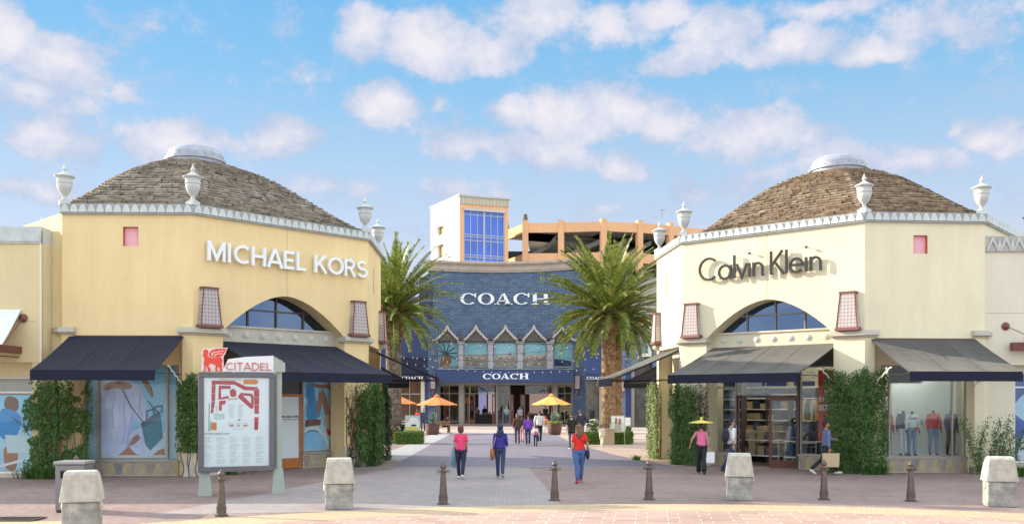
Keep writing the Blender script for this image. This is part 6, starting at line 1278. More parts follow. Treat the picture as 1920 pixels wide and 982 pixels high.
def cbollard(label, loc, rz, flip=1):
    r = thing('concrete_bollard', loc, rz, label, 'bollard', 'stout concrete bollards along the kerb')
    b = MB(); b.loft([[(-.30, -.26, 0), (.30, -.26, 0), (.30, .26, 0), (-.30, .26, 0)], [(-.29, -.25, .28), (.29, -.25, .28), (.29, .25, .28), (-.29, .25, .28)], [(-.285, -.245, .54), (.285, -.245, .54), (.285, .245, .54), (-.285, .245, .54)]]); b.build('bollard_base', concM, r, bevel=.025, bseg=3)
    c = MB(); pr_ = [(-.27, .545), (-.24, 1.02), (-.2, 1.075), (.04, 1.085), (.16, 1.04), (.24, .93), (.275, .76), (.29, .545)]
    c.add([(-.33, y_, z) if z < .6 else (-.285+.04*max(0, (z-.9)/.2), y_, z) for y_, z in pr_]+[(.33, y_, z) if z < .6 else (.285-.04*max(0, (z-.9)/.2), y_, z) for y_, z in pr_], [tuple(range(8)), tuple(range(15, 7, -1))]+[(i, i+8, (i+1) % 8+8, (i+1) % 8) for i in range(8)]); c.build('bollard_cap', concT, r, bevel=.02, bseg=3)
    for sx in (-1, 1): d = MB(); d.lathe([(.10, 0), (.10, .03), (.05, .05), (.001, .055)], 16, T=Matrix.Translation((sx*.28, -.02, .47)) @ Matrix.Rotation(sx*pi/2, 4, 'Y')); d.build('side_boss', concT, r, smooth=True)
cbollard('stout concrete bollard, largest and nearest, in front of the litter bin', gnd(154, 997), R(14)); cbollard('stout concrete bollard between the directory sign and the street', gnd(636, 953), R(10)); cbollard('stout concrete bollard hiding the legs of the man with a backpack', gnd(1386, 936), R(-12)); cbollard('stout concrete bollard farthest right, before the branching shrub', gnd(1874, 948), R(-14))
tr_ = thing('litter_bin', (cb(138, 19.9), 19.95, 0), R(3), 'grey metal litter bin behind the nearest concrete bollard', 'litter bin')
mb = MB(); mb.box(-.29, .29, -.27, .27, .04, .98); mb.build('bin_body', mat('bin_steel', (.22, .22, .23), .45, .08, 3, metal=.6), tr_, bevel=.02); mb = MB(); mb.box(-.32, .32, -.3, .3, .981, 1.05); mb.build('bin_lid', mat('bin_lid_grey', (.32, .32, .32), .45, metal=.5), tr_, bevel=.02); mb = MB(); mb.box(-.18, .18, -.276, -.271, .7, .86); mb.build('bin_opening', blackm, tr_); mb = MB(); mb.box(-.27, .27, -.25, .25, 0, .04); mb.build('bin_foot', darkm, tr_)
dg = thing('drain_grate', (cb(14, 18.4), 18.5, .012), 0, 'dark metal drain grate set in the paving at the lower left corner', 'drain grate'); mb = MB()
for i in range(9): mb.box(-.5+i*.12, -.44+i*.12, -.28, .28, .0, .012)
mb.build('grate_bar', darkm, dg); mb = MB(); mb.box(-.56, .56, -.33, -.281, 0, .014); mb.box(-.56, .56, .281, .33, 0, .014); mb.box(-.56, -.51, -.28, .28, 0, .014); mb.box(.51, .56, -.28, .28, 0, .014); mb.build('grate_frame', ironM, dg)
# ---- directory sign
gL, gR = gnd(384, 928), gnd(521, 923.5); dv = gR-gL; DS = thing('directory_sign', (gL+gR)/2, atan2(dv.y, dv.x), 'tall grey framed directory map sign with a red winged lion on top', 'directory sign'); hw = dv.length/2
sage = mat('sage_post', (.34, .38, .33), .5, .06, 4); fr_ = mat('charcoal_frame', (.13, .125, .14), .4, .08, 5, metal=.4)
for sx, zt_ in ((-1, 2.9), (1, 3.30)):
    p = MB(); x = sx*hw; p.loft([[(x-.16, -.16, 0), (x+.16, -.16, 0), (x+.16, .16, 0), (x-.16, .16, 0)], [(x-.11, -.11, .62), (x+.11, -.11, .62), (x+.11, .11, .62), (x-.11, .11, .62)]]); p.loft([[(x+.1*cos(a), .1*sin(a), z) for a in [2*pi*k/16 for k in range(16)]] for z in (.621, zt_)])
    if sx > 0:
        for z in (.95, 1.3, 1.65, 2.0, 2.35, 2.7): p.lathe([(.104, z), (.108, z+.012), (.104, z+.024)], 16, (x, 0, 0))
    p.build('post', sage, DS, smooth=True)
sxp = MB(); sxp.prism([(hw-.12, 3.0), (hw+.16, 3.0), (hw+.16, 3.22), (hw-.1, 3.38)], -.16, -.11); sxp.build('post_cap', sage, DS)
x0, x1, z0, z1 = -hw-.16, hw-.10, .57, 2.98
f = MB(); w = .13
for (a, b, c, d) in ((x0, x1, z0, z0+w), (x0, x1, z1-w, z1), (x0, x0+w, z0+w+.001, z1-w-.001), (x1-w, x1, z0+w+.001, z1-w-.001)): f.box(a, b, -.24, -.12, c, d)
f.box(x0+.02, x1-.02, -.12, .06, z0+.02, z1-.02); f.build('sign_frame', fr_, DS, bevel=.012)
X0, X1, Z0, Z1 = x0+w, x1-w, z0+w, z1-w
def pp(px, py):      # photo zoom -> panel fraction
    return ((px-75)/(476-75)*(X1-X0)+X0, Z1-(py-250)/(806-250)*(Z1-Z0))
pm = MB(); pm.box(X0, X1, -.19, -.17, Z0, Z1); mats = [mat('map_paper', (.82, .88, .88), .4), mat('map_red', (.50, .055, .06), .5, .15, 30), mat('map_orange', (.7, .25, .05), .5), mat('map_green', (.15, .4, .25), .5), mat('map_tan', (.6, .48, .25), .5), mat('map_ink', (.2, .23, .27), .5), mat('map_pale_ink', (.42, .5, .52), .5)]
def mp_(k, pts, e): pm.k = k; pm.prism([pp(*q) for q in pts], -.1915-.0006*e, -.1905)
R1 = [[(122, 268), (260, 270), (330, 305), (400, 308), (414, 325), (411, 478), (384, 478), (380, 330), (320, 328), (262, 295), (146, 292), (142, 400), (132, 470), (116, 475), (120, 400)], [(165, 300), (235, 300), (238, 320), (178, 322), (180, 375), (222, 362), (228, 380), (162, 388)], [(232, 330), (252, 318), (270, 332), (272, 365), (250, 372), (234, 364)], [(166, 396), (208, 392), (205, 415), (184, 420), (182, 458), (166, 456)], [(298, 345), (370, 350), (380, 372), (378, 440), (362, 446), (280, 372)], [(383, 497), (410, 499), (406, 580), (383, 578)]]
for q in R1: mp_(1, q, 1)
mp_(0, [(312, 362), (358, 366), (364, 385), (362, 412)], 3); mp_(2, [(315, 262), (392, 260), (410, 276), (396, 292), (316, 290)], 1); mp_(2, [(120, 528), (152, 530), (152, 578), (118, 574)], 1); mp_(4, [(222, 372), (246, 382), (276, 374), (280, 386), (222, 392)], 2); mp_(4, [(165, 258), (300, 262), (300, 267), (165, 266)], 1)
mp_(3, [(104, 412), (110, 412), (108, 585), (102, 585)], 1); mp_(3, [(112, 520), (118, 520), (118, 580), (112, 580)], 1)
for i in range(5): mp_(3, [(130+i*3, 478+i*8), (200, 476+i*7), (200, 479+i*7), (130+i*3, 481+i*8)], 1)
for i in range(9): mp_(5, [(146+(i*29) % 12, 425+i*5), (150+(i*29) % 12, 425+i*5), (150+(i*29) % 12, 429+i*5), (146+(i*29) % 12, 429+i*5)], 2)
for i in range(7): mp_(0, [(118+(i % 2)*260, 300+i*24), (145+(i % 2)*270, 300+i*24), (145+(i % 2)*270, 301.5+i*24), (118+(i % 2)*260, 301.5+i*24)], 4)
rnd = random.Random(5)
for c_ in (226, 284):
    for i in range(18): mp_(6, [(c_, 420+i*4.6), (c_+rnd.uniform(15, 42), 420+i*4.6), (c_+rnd.uniform(15, 42), 421.6+i*4.6), (c_, 421.6+i*4.6)], 1)
mp_(5, [(284, 512), (298, 510), (294, 520), (280, 522)], 1)
for c_ in (228, 278, 320): mp_(6, [(c_-8, 534), (c_+26, 534), (c_+26, 536.5), (c_-8, 536.5)], 1)
for (a, b) in ((228, 256), (278, 294), (314, 342)): mp_(1, [(a, 544), (b, 544), (b, 557), (a, 557)], 1); mp_(0, [(a+3, 546.5), (b-3, 546.5), (b-3, 554.5), (a+3, 554.5)], 2); mp_(1, [(a+6, 548), (b-6, 548), (b-6, 553), (a+6, 553)], 3)
mp_(6, [(248, 570), (322, 570), (322, 573), (248, 573)], 1)
for c_ in (74, 152, 232, 312, 390):
    for i in range(26):
        if i % 7 != 6: q = rnd.uniform(25, 58); mp_(6, [(c_, 620+i*6.6), (c_+q, 620+i*6.6), (c_+q, 622+i*6.6), (c_, 622+i*6.6)], 1)
pm.build('map_panel', mats, DS)
text('STORE DIRECTORY', .068, .001, 'panel_lettering', mats[5], DS, Matrix.Translation((X0+.01, -.192, pp(0, 607)[1])), .001)
gp = MB(); gp.box(X0, X1, -.222, -.218, Z0, Z1); gp.build('sign_glass', glassP, DS)
mb = MB(); mb.prism([(x0+.55, 2.99), (hw-.12, 2.99), (hw-.12, 3.40), (x0+1.1, 3.36), (x0+.70, 3.30)], -.15, -.10); mb.build('header_board', mat('header_white', (.74, .74, .72), .45), DS)
mb = MB(Matrix.Translation((x0+.63, -.175, 3.03)) @ Matrix.Diagonal((1, 1, 1, 1))); Wc = strokes(MB(), 'CITADEL', .19, .075, 0, .02, sx=1.15)
lw_ = (hw-.14)-(x0+.63); strokes(mb, 'CITADEL', .19, .08, 0, .02, sx=1.15*lw_/Wc*.98); mb.build('header_lettering', mat('sign_red', (.52, .07, .05), .45), DS)
# winged lion outline (walking left, wing raised to the right)
lx = lambda px, py: (x0+(px-42)/401*(X1-X0)*1.0, 2.99+(216-py)/(806-250)*(Z1-Z0))
lion_body = [(66, 212), (78, 206), (80, 186), (76, 164), (80, 140), (74, 122), (70, 108), (76, 100), (72, 88), (84, 76), (100, 80), (104, 94), (100, 110), (104, 124), (122, 130), (150, 128), (176, 122), (188, 134), (190, 150), (184, 166), (188, 180), (184, 196), (190, 208), (192, 214), (176, 214), (174, 196), (166, 180), (156, 196), (162, 212), (148, 214), (146, 196), (150, 176), (130, 166), (112, 164), (104, 180), (116, 196), (118, 212), (102, 213), (98, 192), (92, 172), (88, 190), (86, 212)]
wing = [(112, 122), (108, 104), (120, 84), (148, 72), (214, 70), (204, 90), (196, 104), (182, 118), (160, 124)]
cut = [[(124, 116), (122, 104), (134, 92), (200, 82), (198, 86), (140, 96), (130, 106), (130, 116)], [(140, 118), (140, 110), (150, 103), (190, 98), (188, 102), (152, 108), (146, 112), (146, 119)]]
mb = MB(); mb.prism([lx(*p) for p in [(60, 214), (66, 130), (62, 86), (78, 68), (104, 70), (150, 64), (222, 64), (206, 104), (196, 120), (198, 214)]], -.105, -.085); mb.k = 1; mb.prism([lx(*p) for p in lion_body], -.12, -.1055); mb.prism([lx(*p) for p in wing], -.1212, -.1056); mb.k = 0
for c_ in cut: mb.prism([lx(*p) for p in c_], -.1225, -.11)
mb.build('winged_lion_emblem', [mat('emblem_edge', (.75, .6, .55), .5), mat('emblem_red', (.68, .06, .03), .45)], DS)
# ---- mannequin lights etc: festoon strings over the street
bulbM = mat('bulb_glass', (.7, .7, .66), .15, emit=.05); wireM = mat('black_cable', (.02, .02, .02), .6)
def festoon(label, p, q, sag, nb):
    r = thing('string_lights', p, 0, label, 'string lights', 'festoon strings over the street'); p, q = Vector(p), Vector(q); pts = []
    for i in range(41): t = i/40; v = p.lerp(q, t)-Vector((0, 0, sag*4*t*(1-t)))-p; pts.append(v)
    mb = MB(); mb.tube(pts, .012, 4); mb.build('cable', wireM, r); me = None
    for i in range(nb):
        t = (i+.5)/nb; v = p.lerp(q, t)-Vector((0, 0, sag*4*t*(1-t)))-p
        if me is None: b = MB(); b.ell((0, 0, -.23), (.028, .028, .045), 8, 6); b.k = 1; b.lathe([(.03, -.18), (.03, -.08), (.012, -.06), (.012, 0)], 6); o = b.build('bulb', [bulbM, wireM], r, smooth=True); me = o.data
        else: o = bpy.data.objects.new('bulb', me); COL.objects.link(o); o.parent = r
        o.location = v
P3 = lambda px, py, d: at(px, d, py)
festoon('top light string running level before the store arches', P3(752, 628, 62), P3(1212, 640, 62), .35, 17); festoon('light string rising to the right, crossing the skyline posters', P3(745, 664, 66), P3(1215, 632, 66), .5, 19)
festoon('light string crossing the middle of the upper windows', P3(742, 660, 72), P3(1216, 648, 72), .9, 22); festoon('lowest light string just above the lettered fascia', P3(740, 672, 74), P3(1216, 672, 74), .85, 30); festoon('short high string running away at the right palm', P3(1080, 610, 60), P3(1216, 600, 76), .5, 9)
festoon('light string falling behind the right palm trunks', P3(1085, 640, 58), P3(1214, 660, 70), .5, 10)
# roof aerial
ae = MB(); ae.tube([(0, 0, 0), (0, 0, 1.1)], .025, 5); ae.tube([(-.4, 0, 1.0), (.4, 0, 1.1)], .02, 4); o = ae.build('roof_aerial', darkm); o.location = (cb(1243, 121), 121.5, 25.3); tag(o, 'small aerial on the parking garage roof, right of centre', 'aerial')
# ================================================================== people
skinA = mat('skin_light', (.50, .29, .20), .55, .06, 8); skinB = mat('skin_tan', (.38, .21, .13), .55, .06, 8)
eyeM = mat('eye_dark', (.02, .015, .01), .25); lipM = mat('lip', (.38, .12, .10), .5)
def cl(name, c, r=.85, v=.12): return mat('cloth_'+name, c, r, v, 9, .25, 120)
def hairm(name, c): return mat('hair_'+name, c, .5, .35, 40, .5, 90)
def person(label, loc, rz, H=1.65, legs=(18, 4, -16, 22), arms=((-12, 10, 14), (12, 10, 18)), top=None, sleeve='long', hem=.90, tops=1.0, bottom=None, flare=0, shorts=None, shoes=None, hair=None, style='short', skin=None, near=False, fem=True, sit=False, lean=0, headyaw=0, headpitch=0, hips=1.0, name='person', cat='person', group='people walking in the street', head=True, child=False, pants=True):
    skin = skin or skinA; s = H/1.7; vx = (.0085 if near else .017); n = 14 if near else 10
    r = thing(name, loc, rz, label, cat, group); hs = 1.25 if child else 1.0
    lg = []
    for sx, a, b in ((-1, legs[0], legs[1]), (1, legs[2], legs[3])):
        a, b = R(a), R(b); hip = Vector((sx*.088, 0, .90)); kn = hip+Vector((sx*.0, sin(a), -cos(a)))*.42; an = kn+Vector((0, sin(a-b), -cos(a-b)))*.40; kn.x *= .95; an.x *= .82
        p = max(0, b-a)*.9 if not sit else 0; toe = an+Vector((sx*.015, cos(p)*.17, -sin(p)*.17-.035)); heel = an+Vector((0, -.055*cos(p), .03*sin(p)-.05)); ball = an+Vector((sx*.01, cos(p)*.11, -sin(p)*.11-.045)); lg.append((hip, kn, an, heel, ball, toe, p))
    low = min(min(q[3].z, q[5].z, q[4].z) for q in lg)-.03; M = Matrix.Scale(s, 4) @ Matrix.Translation((0, 0, -low))
    up = Matrix.Translation((0, 0, .95)) @ Matrix.Rotation(-R(lean), 4, 'X') @ Matrix.Translation((0, 0, -.95)); MU = M @ up
    am = []
    sh = (.150 if fem else .178)
    for sx, (sw, ab, elb) in ((-1, arms[0]), (1, arms[1])):
        sw, ab, elb = R(sw), R(ab), R(elb); S0 = Vector((sx*sh, 0, 1.385)); d = Vector((sx*sin(ab), sin(sw)*cos(ab), -cos(sw)*cos(ab))); E = S0+d*.27; ab2 = ab*.35 if elb < 1.2 else -ab*.8; d2 = Vector((sx*sin(ab2), sin(sw+elb)*cos(ab2), -cos(sw+elb)*cos(ab2))); Wp = E+d2*.245; am.append((S0, E, Wp, d2, sx))
    b = MB(M); U_ = MB(MU)
    # body: pelvis, legs, feet
    f_ = 1.0 if fem else 1.06
    b.vtube([(0, 0, .84, .11, .09), (0, -.005, .90, .155*hips, .115), (0, 0, .98, .15*hips, .105), (0, 0, 1.04, .12, .09)], n)
    for hip, kn, an, heel, ball, toe, p in lg:
        b.tube([hip+Vector((0, 0, .03)), hip*.5+kn*.5, kn, kn*.55+an*.45+Vector((0, -.012, 0)), an], [.085*hips, .068*hips, .05, .052, .034], n); b.tube([heel, an*.4+heel*.3+ball*.3, ball, toe], [.03, .035, .032, .022], 8)
    bw = .128 if fem else .145
    U_.vtube([(0, 0, .95, .14, .10), (0, 0, 1.08, .118 if fem else .135, .088), (0, .01, 1.25, bw, .10), (0, .0, 1.36, bw+.02, .085), (0, -.005, 1.42, .075, .06)], n)
    U_.tube([(0, -.01, 1.38), (0, .0, 1.50)], [.055, .048], 10)
    for S0, E, Wp, d2, sx in am:
        U_.tube([Vector((sx*.09, 0, 1.375)), S0, S0*.5+E*.5, E, E*.6+Wp*.4, Wp], [.05, .052*f_, .045*f_, .036*f_, .037*f_, .024*f_], 9)
        side = d2.cross(Vector((0, 1, 0))); side = side.normalized() if side.length > .1 else Vector((0, 0, 1)); fw = side.cross(d2).normalized(); c = Wp+d2*.045
        U_.tube([Wp-d2*.01, c, Wp+d2*.085], [(.02, .026), (.017, .036), (.015, .034)], 8)
        for k in range(4):
            base = Wp+d2*.075+fw*(-.027+.018*k); ln = (.062, .072, .068, .054)[k]; cu = side*(-sx)*.0; U_.tube([base, base+d2*ln*.5+side*.006*sx, base+d2*ln*.85+side*.022*sx], [.0088, .0082, .0065], 6)
        tb = Wp+d2*.02+fw*.026; U_.tube([tb, tb+d2*.025+fw*.024, tb+d2*.058+fw*.028], [.012, .0098, .008], 6)
    hp = Vector((0, .0, 1.585)); HM = Matrix.Translation((0, 0, 1.49)) @ Matrix.Scale(hs, 4) @ Matrix.Rotation(R(headyaw), 4, 'Z') @ Matrix.Rotation(-R(headpitch), 4, 'X') @ Matrix.Translation((0, 0, -1.49))
    if head:
        U_.ell((0, -.005, 1.60), (.074, .092, .098), 14, 10, T=HM); U_.ell((0, .035, 1.535), (.052, .055, .06), 12, 8, T=HM); U_.ell((0, .095, 1.572), (.013, .022, .02), 8, 6, T=HM); U_.tube([(0, .086, 1.605), (0, .10, 1.575)], [.009, .013], 6, T=HM); U_.ell((0, .085, 1.535), (.024, .012, .012), 8, 6, T=HM)
        for sx in (-1, 1): U_.ell((sx*.077, -.005, 1.58), (.012, .022, .032), 8, 6, T=HM)
    else: U_.tube([(0, 0, 1.46), (0, 0, 1.53)], [.05, .052], 12)
    b.T = None; b.f += [[i+len(b.v) for i in q] for q in U_.f]; b.m += U_.m; b.v += U_.v
    remesh(b, 'body', skin, r, vx*s if near else vx*s*.9, 3 if near else 1)
    if bottom and pants:
        c = MB(M); c.vtube([(0, 0, .83, .118, .10), (0, -.012, .90, .168*hips, .128*hips), (0, 0, .98, .158*hips, .112), (0, 0, 1.03, .132, .098)], n)
        for hip, kn, an, heel, ball, toe, p in lg:
            if shorts: e = hip*(1-shorts)+kn*shorts; c.tube([hip+Vector((0, 0, .03)), e], [.098*hips, .085], n)
            else: c.tube([hip+Vector((0, 0, .03)), hip*.5+kn*.5, kn, kn*.5+an*.5+Vector((0, -.01, 0)), an+(an-kn)*.04], [.097*hips, .079*hips, .062, .062+flare*.4, .048+flare], n)
        remesh(c, 'trousers', bottom, r, vx*s, 2, .010*s, seed=len(label))
    if top:
        c = MB(MU); k = tops
        c.vtube([(0, -.005, hem, .162*k*(1+.05*(hips-1)*4), .122*k), (0, 0, 1.0, .15*k, .115*k), (0, 0, 1.1, (.132 if fem else .148)*k, .104*k), (0, .01, 1.25, (bw+.014)*k, .118*k), (0, 0, 1.355, bw+.045, .1), (0, -.005, 1.425, .085, .068)], n)
        for S0, E, Wp, d2, sx in am:
            if sleeve == 'none': continue
            pts = [Vector((sx*.08, 0, 1.375)), S0]; rd = [.06, .066*f_]
            if sleeve == 'short': pts += [S0*.55+E*.45, S0*.25+E*.75]; rd += [.058*f_, .056*f_*(.5+.5*k)]
            elif sleeve == 'three': pts += [E, E*.55+Wp*.45]; rd += [.054*f_, .048*f_]
            else: pts += [S0*.5+E*.5, E, E*.4+Wp*.6, Wp]; rd += [.06*f_*(.5+.5*k), .054*f_, .048*f_, .038*f_]
            c.tube(pts, rd, 10)
        remesh(c, 'shirt', top, r, vx*s, 2, .014*s, seed=len(label)*3)
    if shoes and pants:
        for hip, kn, an, heel, ball, toe, p in lg:
            c = MB(M); c.tube([heel+Vector((0, -.012, 0)), an*.35+heel*.35+ball*.3, ball, toe+Vector((0, .012, .004))], [.036, .046, .041, .028], 8); remesh(c, 'shoe', shoes, r, .008*s if near else .014*s, 1)
    if head and hair:
        c = MB(MU @ HM)
        if style == 'short': c.ell((0, -.02, 1.625), (.080, .088, .085), 14, 10); c.ell((0, -.05, 1.57), (.066, .055, .06), 12, 8)
        elif style == 'bob': c.ell((0, -.02, 1.62), (.098, .102, .094), 14, 10); c.ell((0, -.045, 1.545), (.102, .078, .085), 14, 10)
        elif style == 'long': c.ell((0, -.02, 1.62), (.092, .10, .09), 14, 10); c.vtube([(0, -.07, 1.24, .05, .025), (0, -.085, 1.34, .085, .04), (0, -.075, 1.48, .09, .055), (0, -.05, 1.6, .088, .07)], 12)
        elif style == 'scarf': c.ell((0, -.015, 1.615), (.094, .108, .105), 14, 10); c.vtube([(0, -.06, 1.28, .05, .05), (0, -.045, 1.36, .12, .095), (0, -.03, 1.44, .115, .09), (0, -.03, 1.54, .094, .088)], 12)
        elif style == 'bun': c.ell((0, -.02, 1.62), (.083, .092, .087), 14, 10); c.ell((0, -.11, 1.60), (.04, .035, .04), 10, 8)
        elif style == 'cap': c.ell((0, -.005, 1.645), (.084, .1, .065), 14, 10); c.ell((0, .11, 1.625), (.06, .06, .012), 10, 6); c.ell((0, -.05, 1.57), (.066, .05, .05), 10, 8)
        remesh(c, 'hair' if style not in ('scarf', 'cap') else ('headscarf' if style == 'scarf' else 'cap'), hair, r, .009*s if near else .015*s, 1, .006 if style in ('bob', 'long') else .002, seed=5)
    if head and near:
        for sx in (-1, 1): c = MB(MU @ HM); c.ell((sx*.03, .077, 1.605), (.011, .009, .007), 8, 6); c.build('eye', eyeM, r)
        c = MB(MU @ HM); c.ell((0, .097, 1.535), (.02, .005, .006), 8, 6); c.build('mouth', lipM, r)
    r['_'] = 0; del r['_']
    Wm = Matrix.Translation(loc) @ Matrix.Rotation(rz, 4, 'Z')
    pts = {'hL': Wm @ (MU @ (am[0][2]+am[0][3]*.08)), 'hR': Wm @ (MU @ (am[1][2]+am[1][3]*.08)), 'sL': Wm @ (MU @ Vector((-.12, -.02, 1.43))), 'sR': Wm @ (MU @ Vector((.12, -.02, 1.43))), 'W': Wm, 'MU': MU, 'M': M}
    return r, pts
def bagthing(name, label, mb, m, loc, rz=0, cat='bag', voxel=None, extra=(), smooth=False, bevel=0):
    r = thing(name, loc, rz, label, cat)
    if voxel: remesh(mb, 'bag_body', m, r, voxel, 3)
    else: mb.build('bag_body', m, r, smooth=smooth, bevel=bevel)
    for nm, e, em in extra: e.build(nm, em, r, smooth='all')
    return r
wh = cl('white', (.74, .74, .72)); bk = cl('black', (.018, .018, .02)); nv = cl('navy', (.018, .02, .055)); dn = cl('denim', (.07, .14, .32)); dnd = cl('dark_denim', (.03, .05, .11)); leatherT = mat('tan_leather', (.35, .12, .04), .45, .2, 8)
shW = mat('shoe_white', (.66, .64, .60), .5); shG = mat('shoe_grey', (.3, .33, .36), .6, .3, 14); shB = mat('shoe_black', (.02, .02, .02), .35); shR = mat('shoe_red', (.5, .04, .05), .5)
# 1 pink shirt
r1, q1 = person('woman with a short auburn bob in a hot pink shirt and navy trousers walking away', gnd(864, 897), 0, 1.58, (18, 3, -14, 26), ((-4, 9, 34), (6, 5, 38)), cl('hot_pink', (.78, .06, .16)), 'short', .93, 1.06, nv, .0, shoes=shW, hair=hairm('auburn', (.09, .03, .02)), style='bob', near=True, hips=1.08)
mb = MB(); rnd = random.Random(2)
for i in range(5): x = rnd.uniform(-.05, .05); mb.vtube([(x, rnd.uniform(-.03, .03), -.42-.06*(i % 3), .035, .02), (x*.8, 0, -.2, .05, .03), (x*.3, 0, .0, .05, .045), (0, .02, .05, .03, .03)], 10)
remesh(mb, 'folded_jacket', cl('pale_denim', (.22, .33, .42)), None, .012, 2, .02, seed=3); o = bpy.data.objects['folded_jacket']; o.location = q1['hL']+Vector((-.03, .0, .10)); tag(o, 'pale blue jacket hanging over the left arm of the woman in pink', 'jacket')
# 2 hooded
r2, q2 = person('woman in a dark blue headscarf and royal blue jacket walking away', gnd(938, 896), 0, 1.60, (10, 3, -8, 34), ((-6, 7, 16), (4, 9, 66)), cl('royal_blue', (.035, .03, .23)), 'long', .95, 1.12, dnd, shoes=shG, hair=cl('scarf_navy', (.018, .035, .085)), style='scarf', near=True)
P = q2['sL']; mb = MB(); mb.ell((0, 0, 0), (.075, .13, .19), 14, 10)
st = MB(); st.tube([(0, 0, .15), (.07, -.05, .4), P-Vector((0, 0, .02))-(q2['sL']+Vector((-.12, -.02, -.62)))], .012, 6)
bagthing('shoulder_bag', 'tan leather bag hanging at the left hip of the woman in blue', mb, leatherT, q2['sL']+Vector((-.12, -.02, -.62)), 0, 'handbag', .012, (('strap', st, mat('strap_pale', (.5, .3, .2), .5)),))
# 3 red
r3, q3 = person('woman with long brown hair in a bright red shirt and blue jeans walking away', gnd(1086, 905), R(2), 1.62, (-8, 8, 16, 3), ((-5, 6, 24), (-8, 20, 10)), cl('bright_red', (.74, .022, .015)), 'short', .97, 1.14, dn, shoes=shR, hair=hairm('brown', (.16, .085, .04)), style='long', near=True, hips=1.18)
mb = MB(); mb.ell((0, 0, 0), (.06, .1, .15), 14, 10); L0 = q3['W'] @ Vector((.23, -.04, .80)); st = MB(); a = q3['sL']-L0; st.tube([(0, 0, .13), (-.03, -.16, .3), (-.2, -.17, .42), a], .009, 6)
bagthing('crossbody_bag', 'small navy crossbody bag at the right hip of the woman in red', mb, nv, L0, 0, 'handbag', .012, (('strap', st, bk),))
# 4 pink sleeveless
r4, q4 = person('woman in a sleeveless pink top and wide black trousers under a yellow sun hat', gnd(1315, 888), R(-8), 1.60, (16, 2, -14, 14), ((8, 34, 18), (-4, 10, 8)), cl('candy_pink', (.78, .16, .34)), 'none', .95, 1.05, bk, .035, shoes=shB, hair=hairm('dark', (.05, .025, .02)), style='short', near=True, hips=1.12)
mb = MB(q4['MU']); mb.lathe([(.42, 1.695), (.43, 1.70), (.25, 1.745), (.10, 1.775), (.04, 1.79), (.035, 1.84), (.055, 1.86), (.02, 1.89), (.001, 1.90)], 24); mb.lathe([(.42, 1.69), (.2, 1.72), (.001, 1.74)], 24); mb.build('sun_hat', mat('straw_yellow', (.72, .62, .10), .7, .08, 20, .2, 100), r4, smooth=True)
hR = q4['hR']; mb = MB(); mb.loft([[(-.15, -.06, -.42), (.15, -.06, -.42), (.15, .06, -.42), (-.15, .06, -.42)], [(-.16, -.065, -.08), (.16, -.065, -.08), (.16, .065, -.08), (-.16, .065, -.08)]]); h = MB(); h.tube([(-.08, 0, -.08), (-.05, 0, -.01), (.05, 0, -.01), (.08, 0, -.08)], .006, 6)
bagthing('shopping_bag', 'white shopping bag in the right hand of the woman in the pink top', mb, mat('bag_white', (.75, .76, .76), .6), hR+Vector((.04, 0, .02)), R(10), 'shopping bag', None, (('handle', h, whitem),), bevel=.008)
# 5 white shirt man
r5, q5 = person('man in a white shirt and dark jeans with a backpack walking right', gnd(1372, 886), R(-78), 1.72, (18, 4, -16, 18), ((10, 8, 24), (-14, 10, 16)), wh, 'three', .93, 1.04, dnd, shoes=shB, hair=hairm('black', (.015, .012, .012)), style='short', near=True, fem=False)
mb = MB(); mb.ell((0, 0, 0), (.15, .10, .23), 14, 10); mb.ell((0, -.07, -.07), (.11, .05, .12), 12, 8); e = MB()
for sx in (-1, 1): e.tube([(sx*.09, .08, .16), (sx*.11, .16, .235), (sx*.12, .285, .17), (sx*.12, .27, -.02), (sx*.10, .10, -.15)], .013, 6)
bagthing('backpack', 'dark backpack on the man in the white shirt', mb, cl('pack', (.03, .028, .05)), q5['W'] @ Vector((0, -.21, 1.20)), R(-78), 'backpack', .012, (('strap', e, bk),))
gl_ = MB(q5['MU']); gl_.tube([(-.06, .075, 1.60), (-.03, .098, 1.60), (.03, .098, 1.60), (.06, .075, 1.60)], .007, 6); gl_.build('glasses', bk, r5)
# 6 sweater man
r6, q6 = person('man in a slate blue sweater and black trousers striding right past the ivy', gnd(1549, 889), R(-86), 1.74, (30, 8, -26, 22), ((26, 4, 60), (-2, 6, 8)), cl('slate_blue', (.12, .16, .29)), 'long', .92, 1.05, bk, shoes=shW, hair=hairm('black', 0), style='short', skin=skinB, near=True, fem=False)
hR = q6['hR']; mb = MB(); mb.loft([[(-.24, -.07, -.50), (.24, -.07, -.50), (.24, .07, -.50), (-.24, .07, -.50)], [(-.25, -.075, -.08), (.25, -.075, -.08), (.25, .075, -.08), (-.25, .075, -.08)]]); h = MB(); h.tube([(-.09, 0, -.08), (-.07, 0, .0), (.07, 0, .0), (.09, 0, -.08)], .006, 6)
bagthing('shopping_bag', 'large kraft paper shopping bag in the hand of the man in the slate sweater', mb, mat('kraft_paper', (.52, .40, .24), .75, .06, 6), hR+Vector((.0, -.08, .02)), R(-6), 'shopping bag', None, (('handle', h, mat('kraft_cord', (.4, .3, .18), .8)),), bevel=.006)
mb = MB(); mb.box(-.035, .035, -.005, .005, -.07, .07); o = mb.build('phone', blackm, bevel=.003); o.location = q6['hL']+Vector((.03, 0, .03)); o.rotation_euler = (R(20), 0, R(90)); tag(o, 'dark phone in the hand of the man in the slate sweater', 'phone')
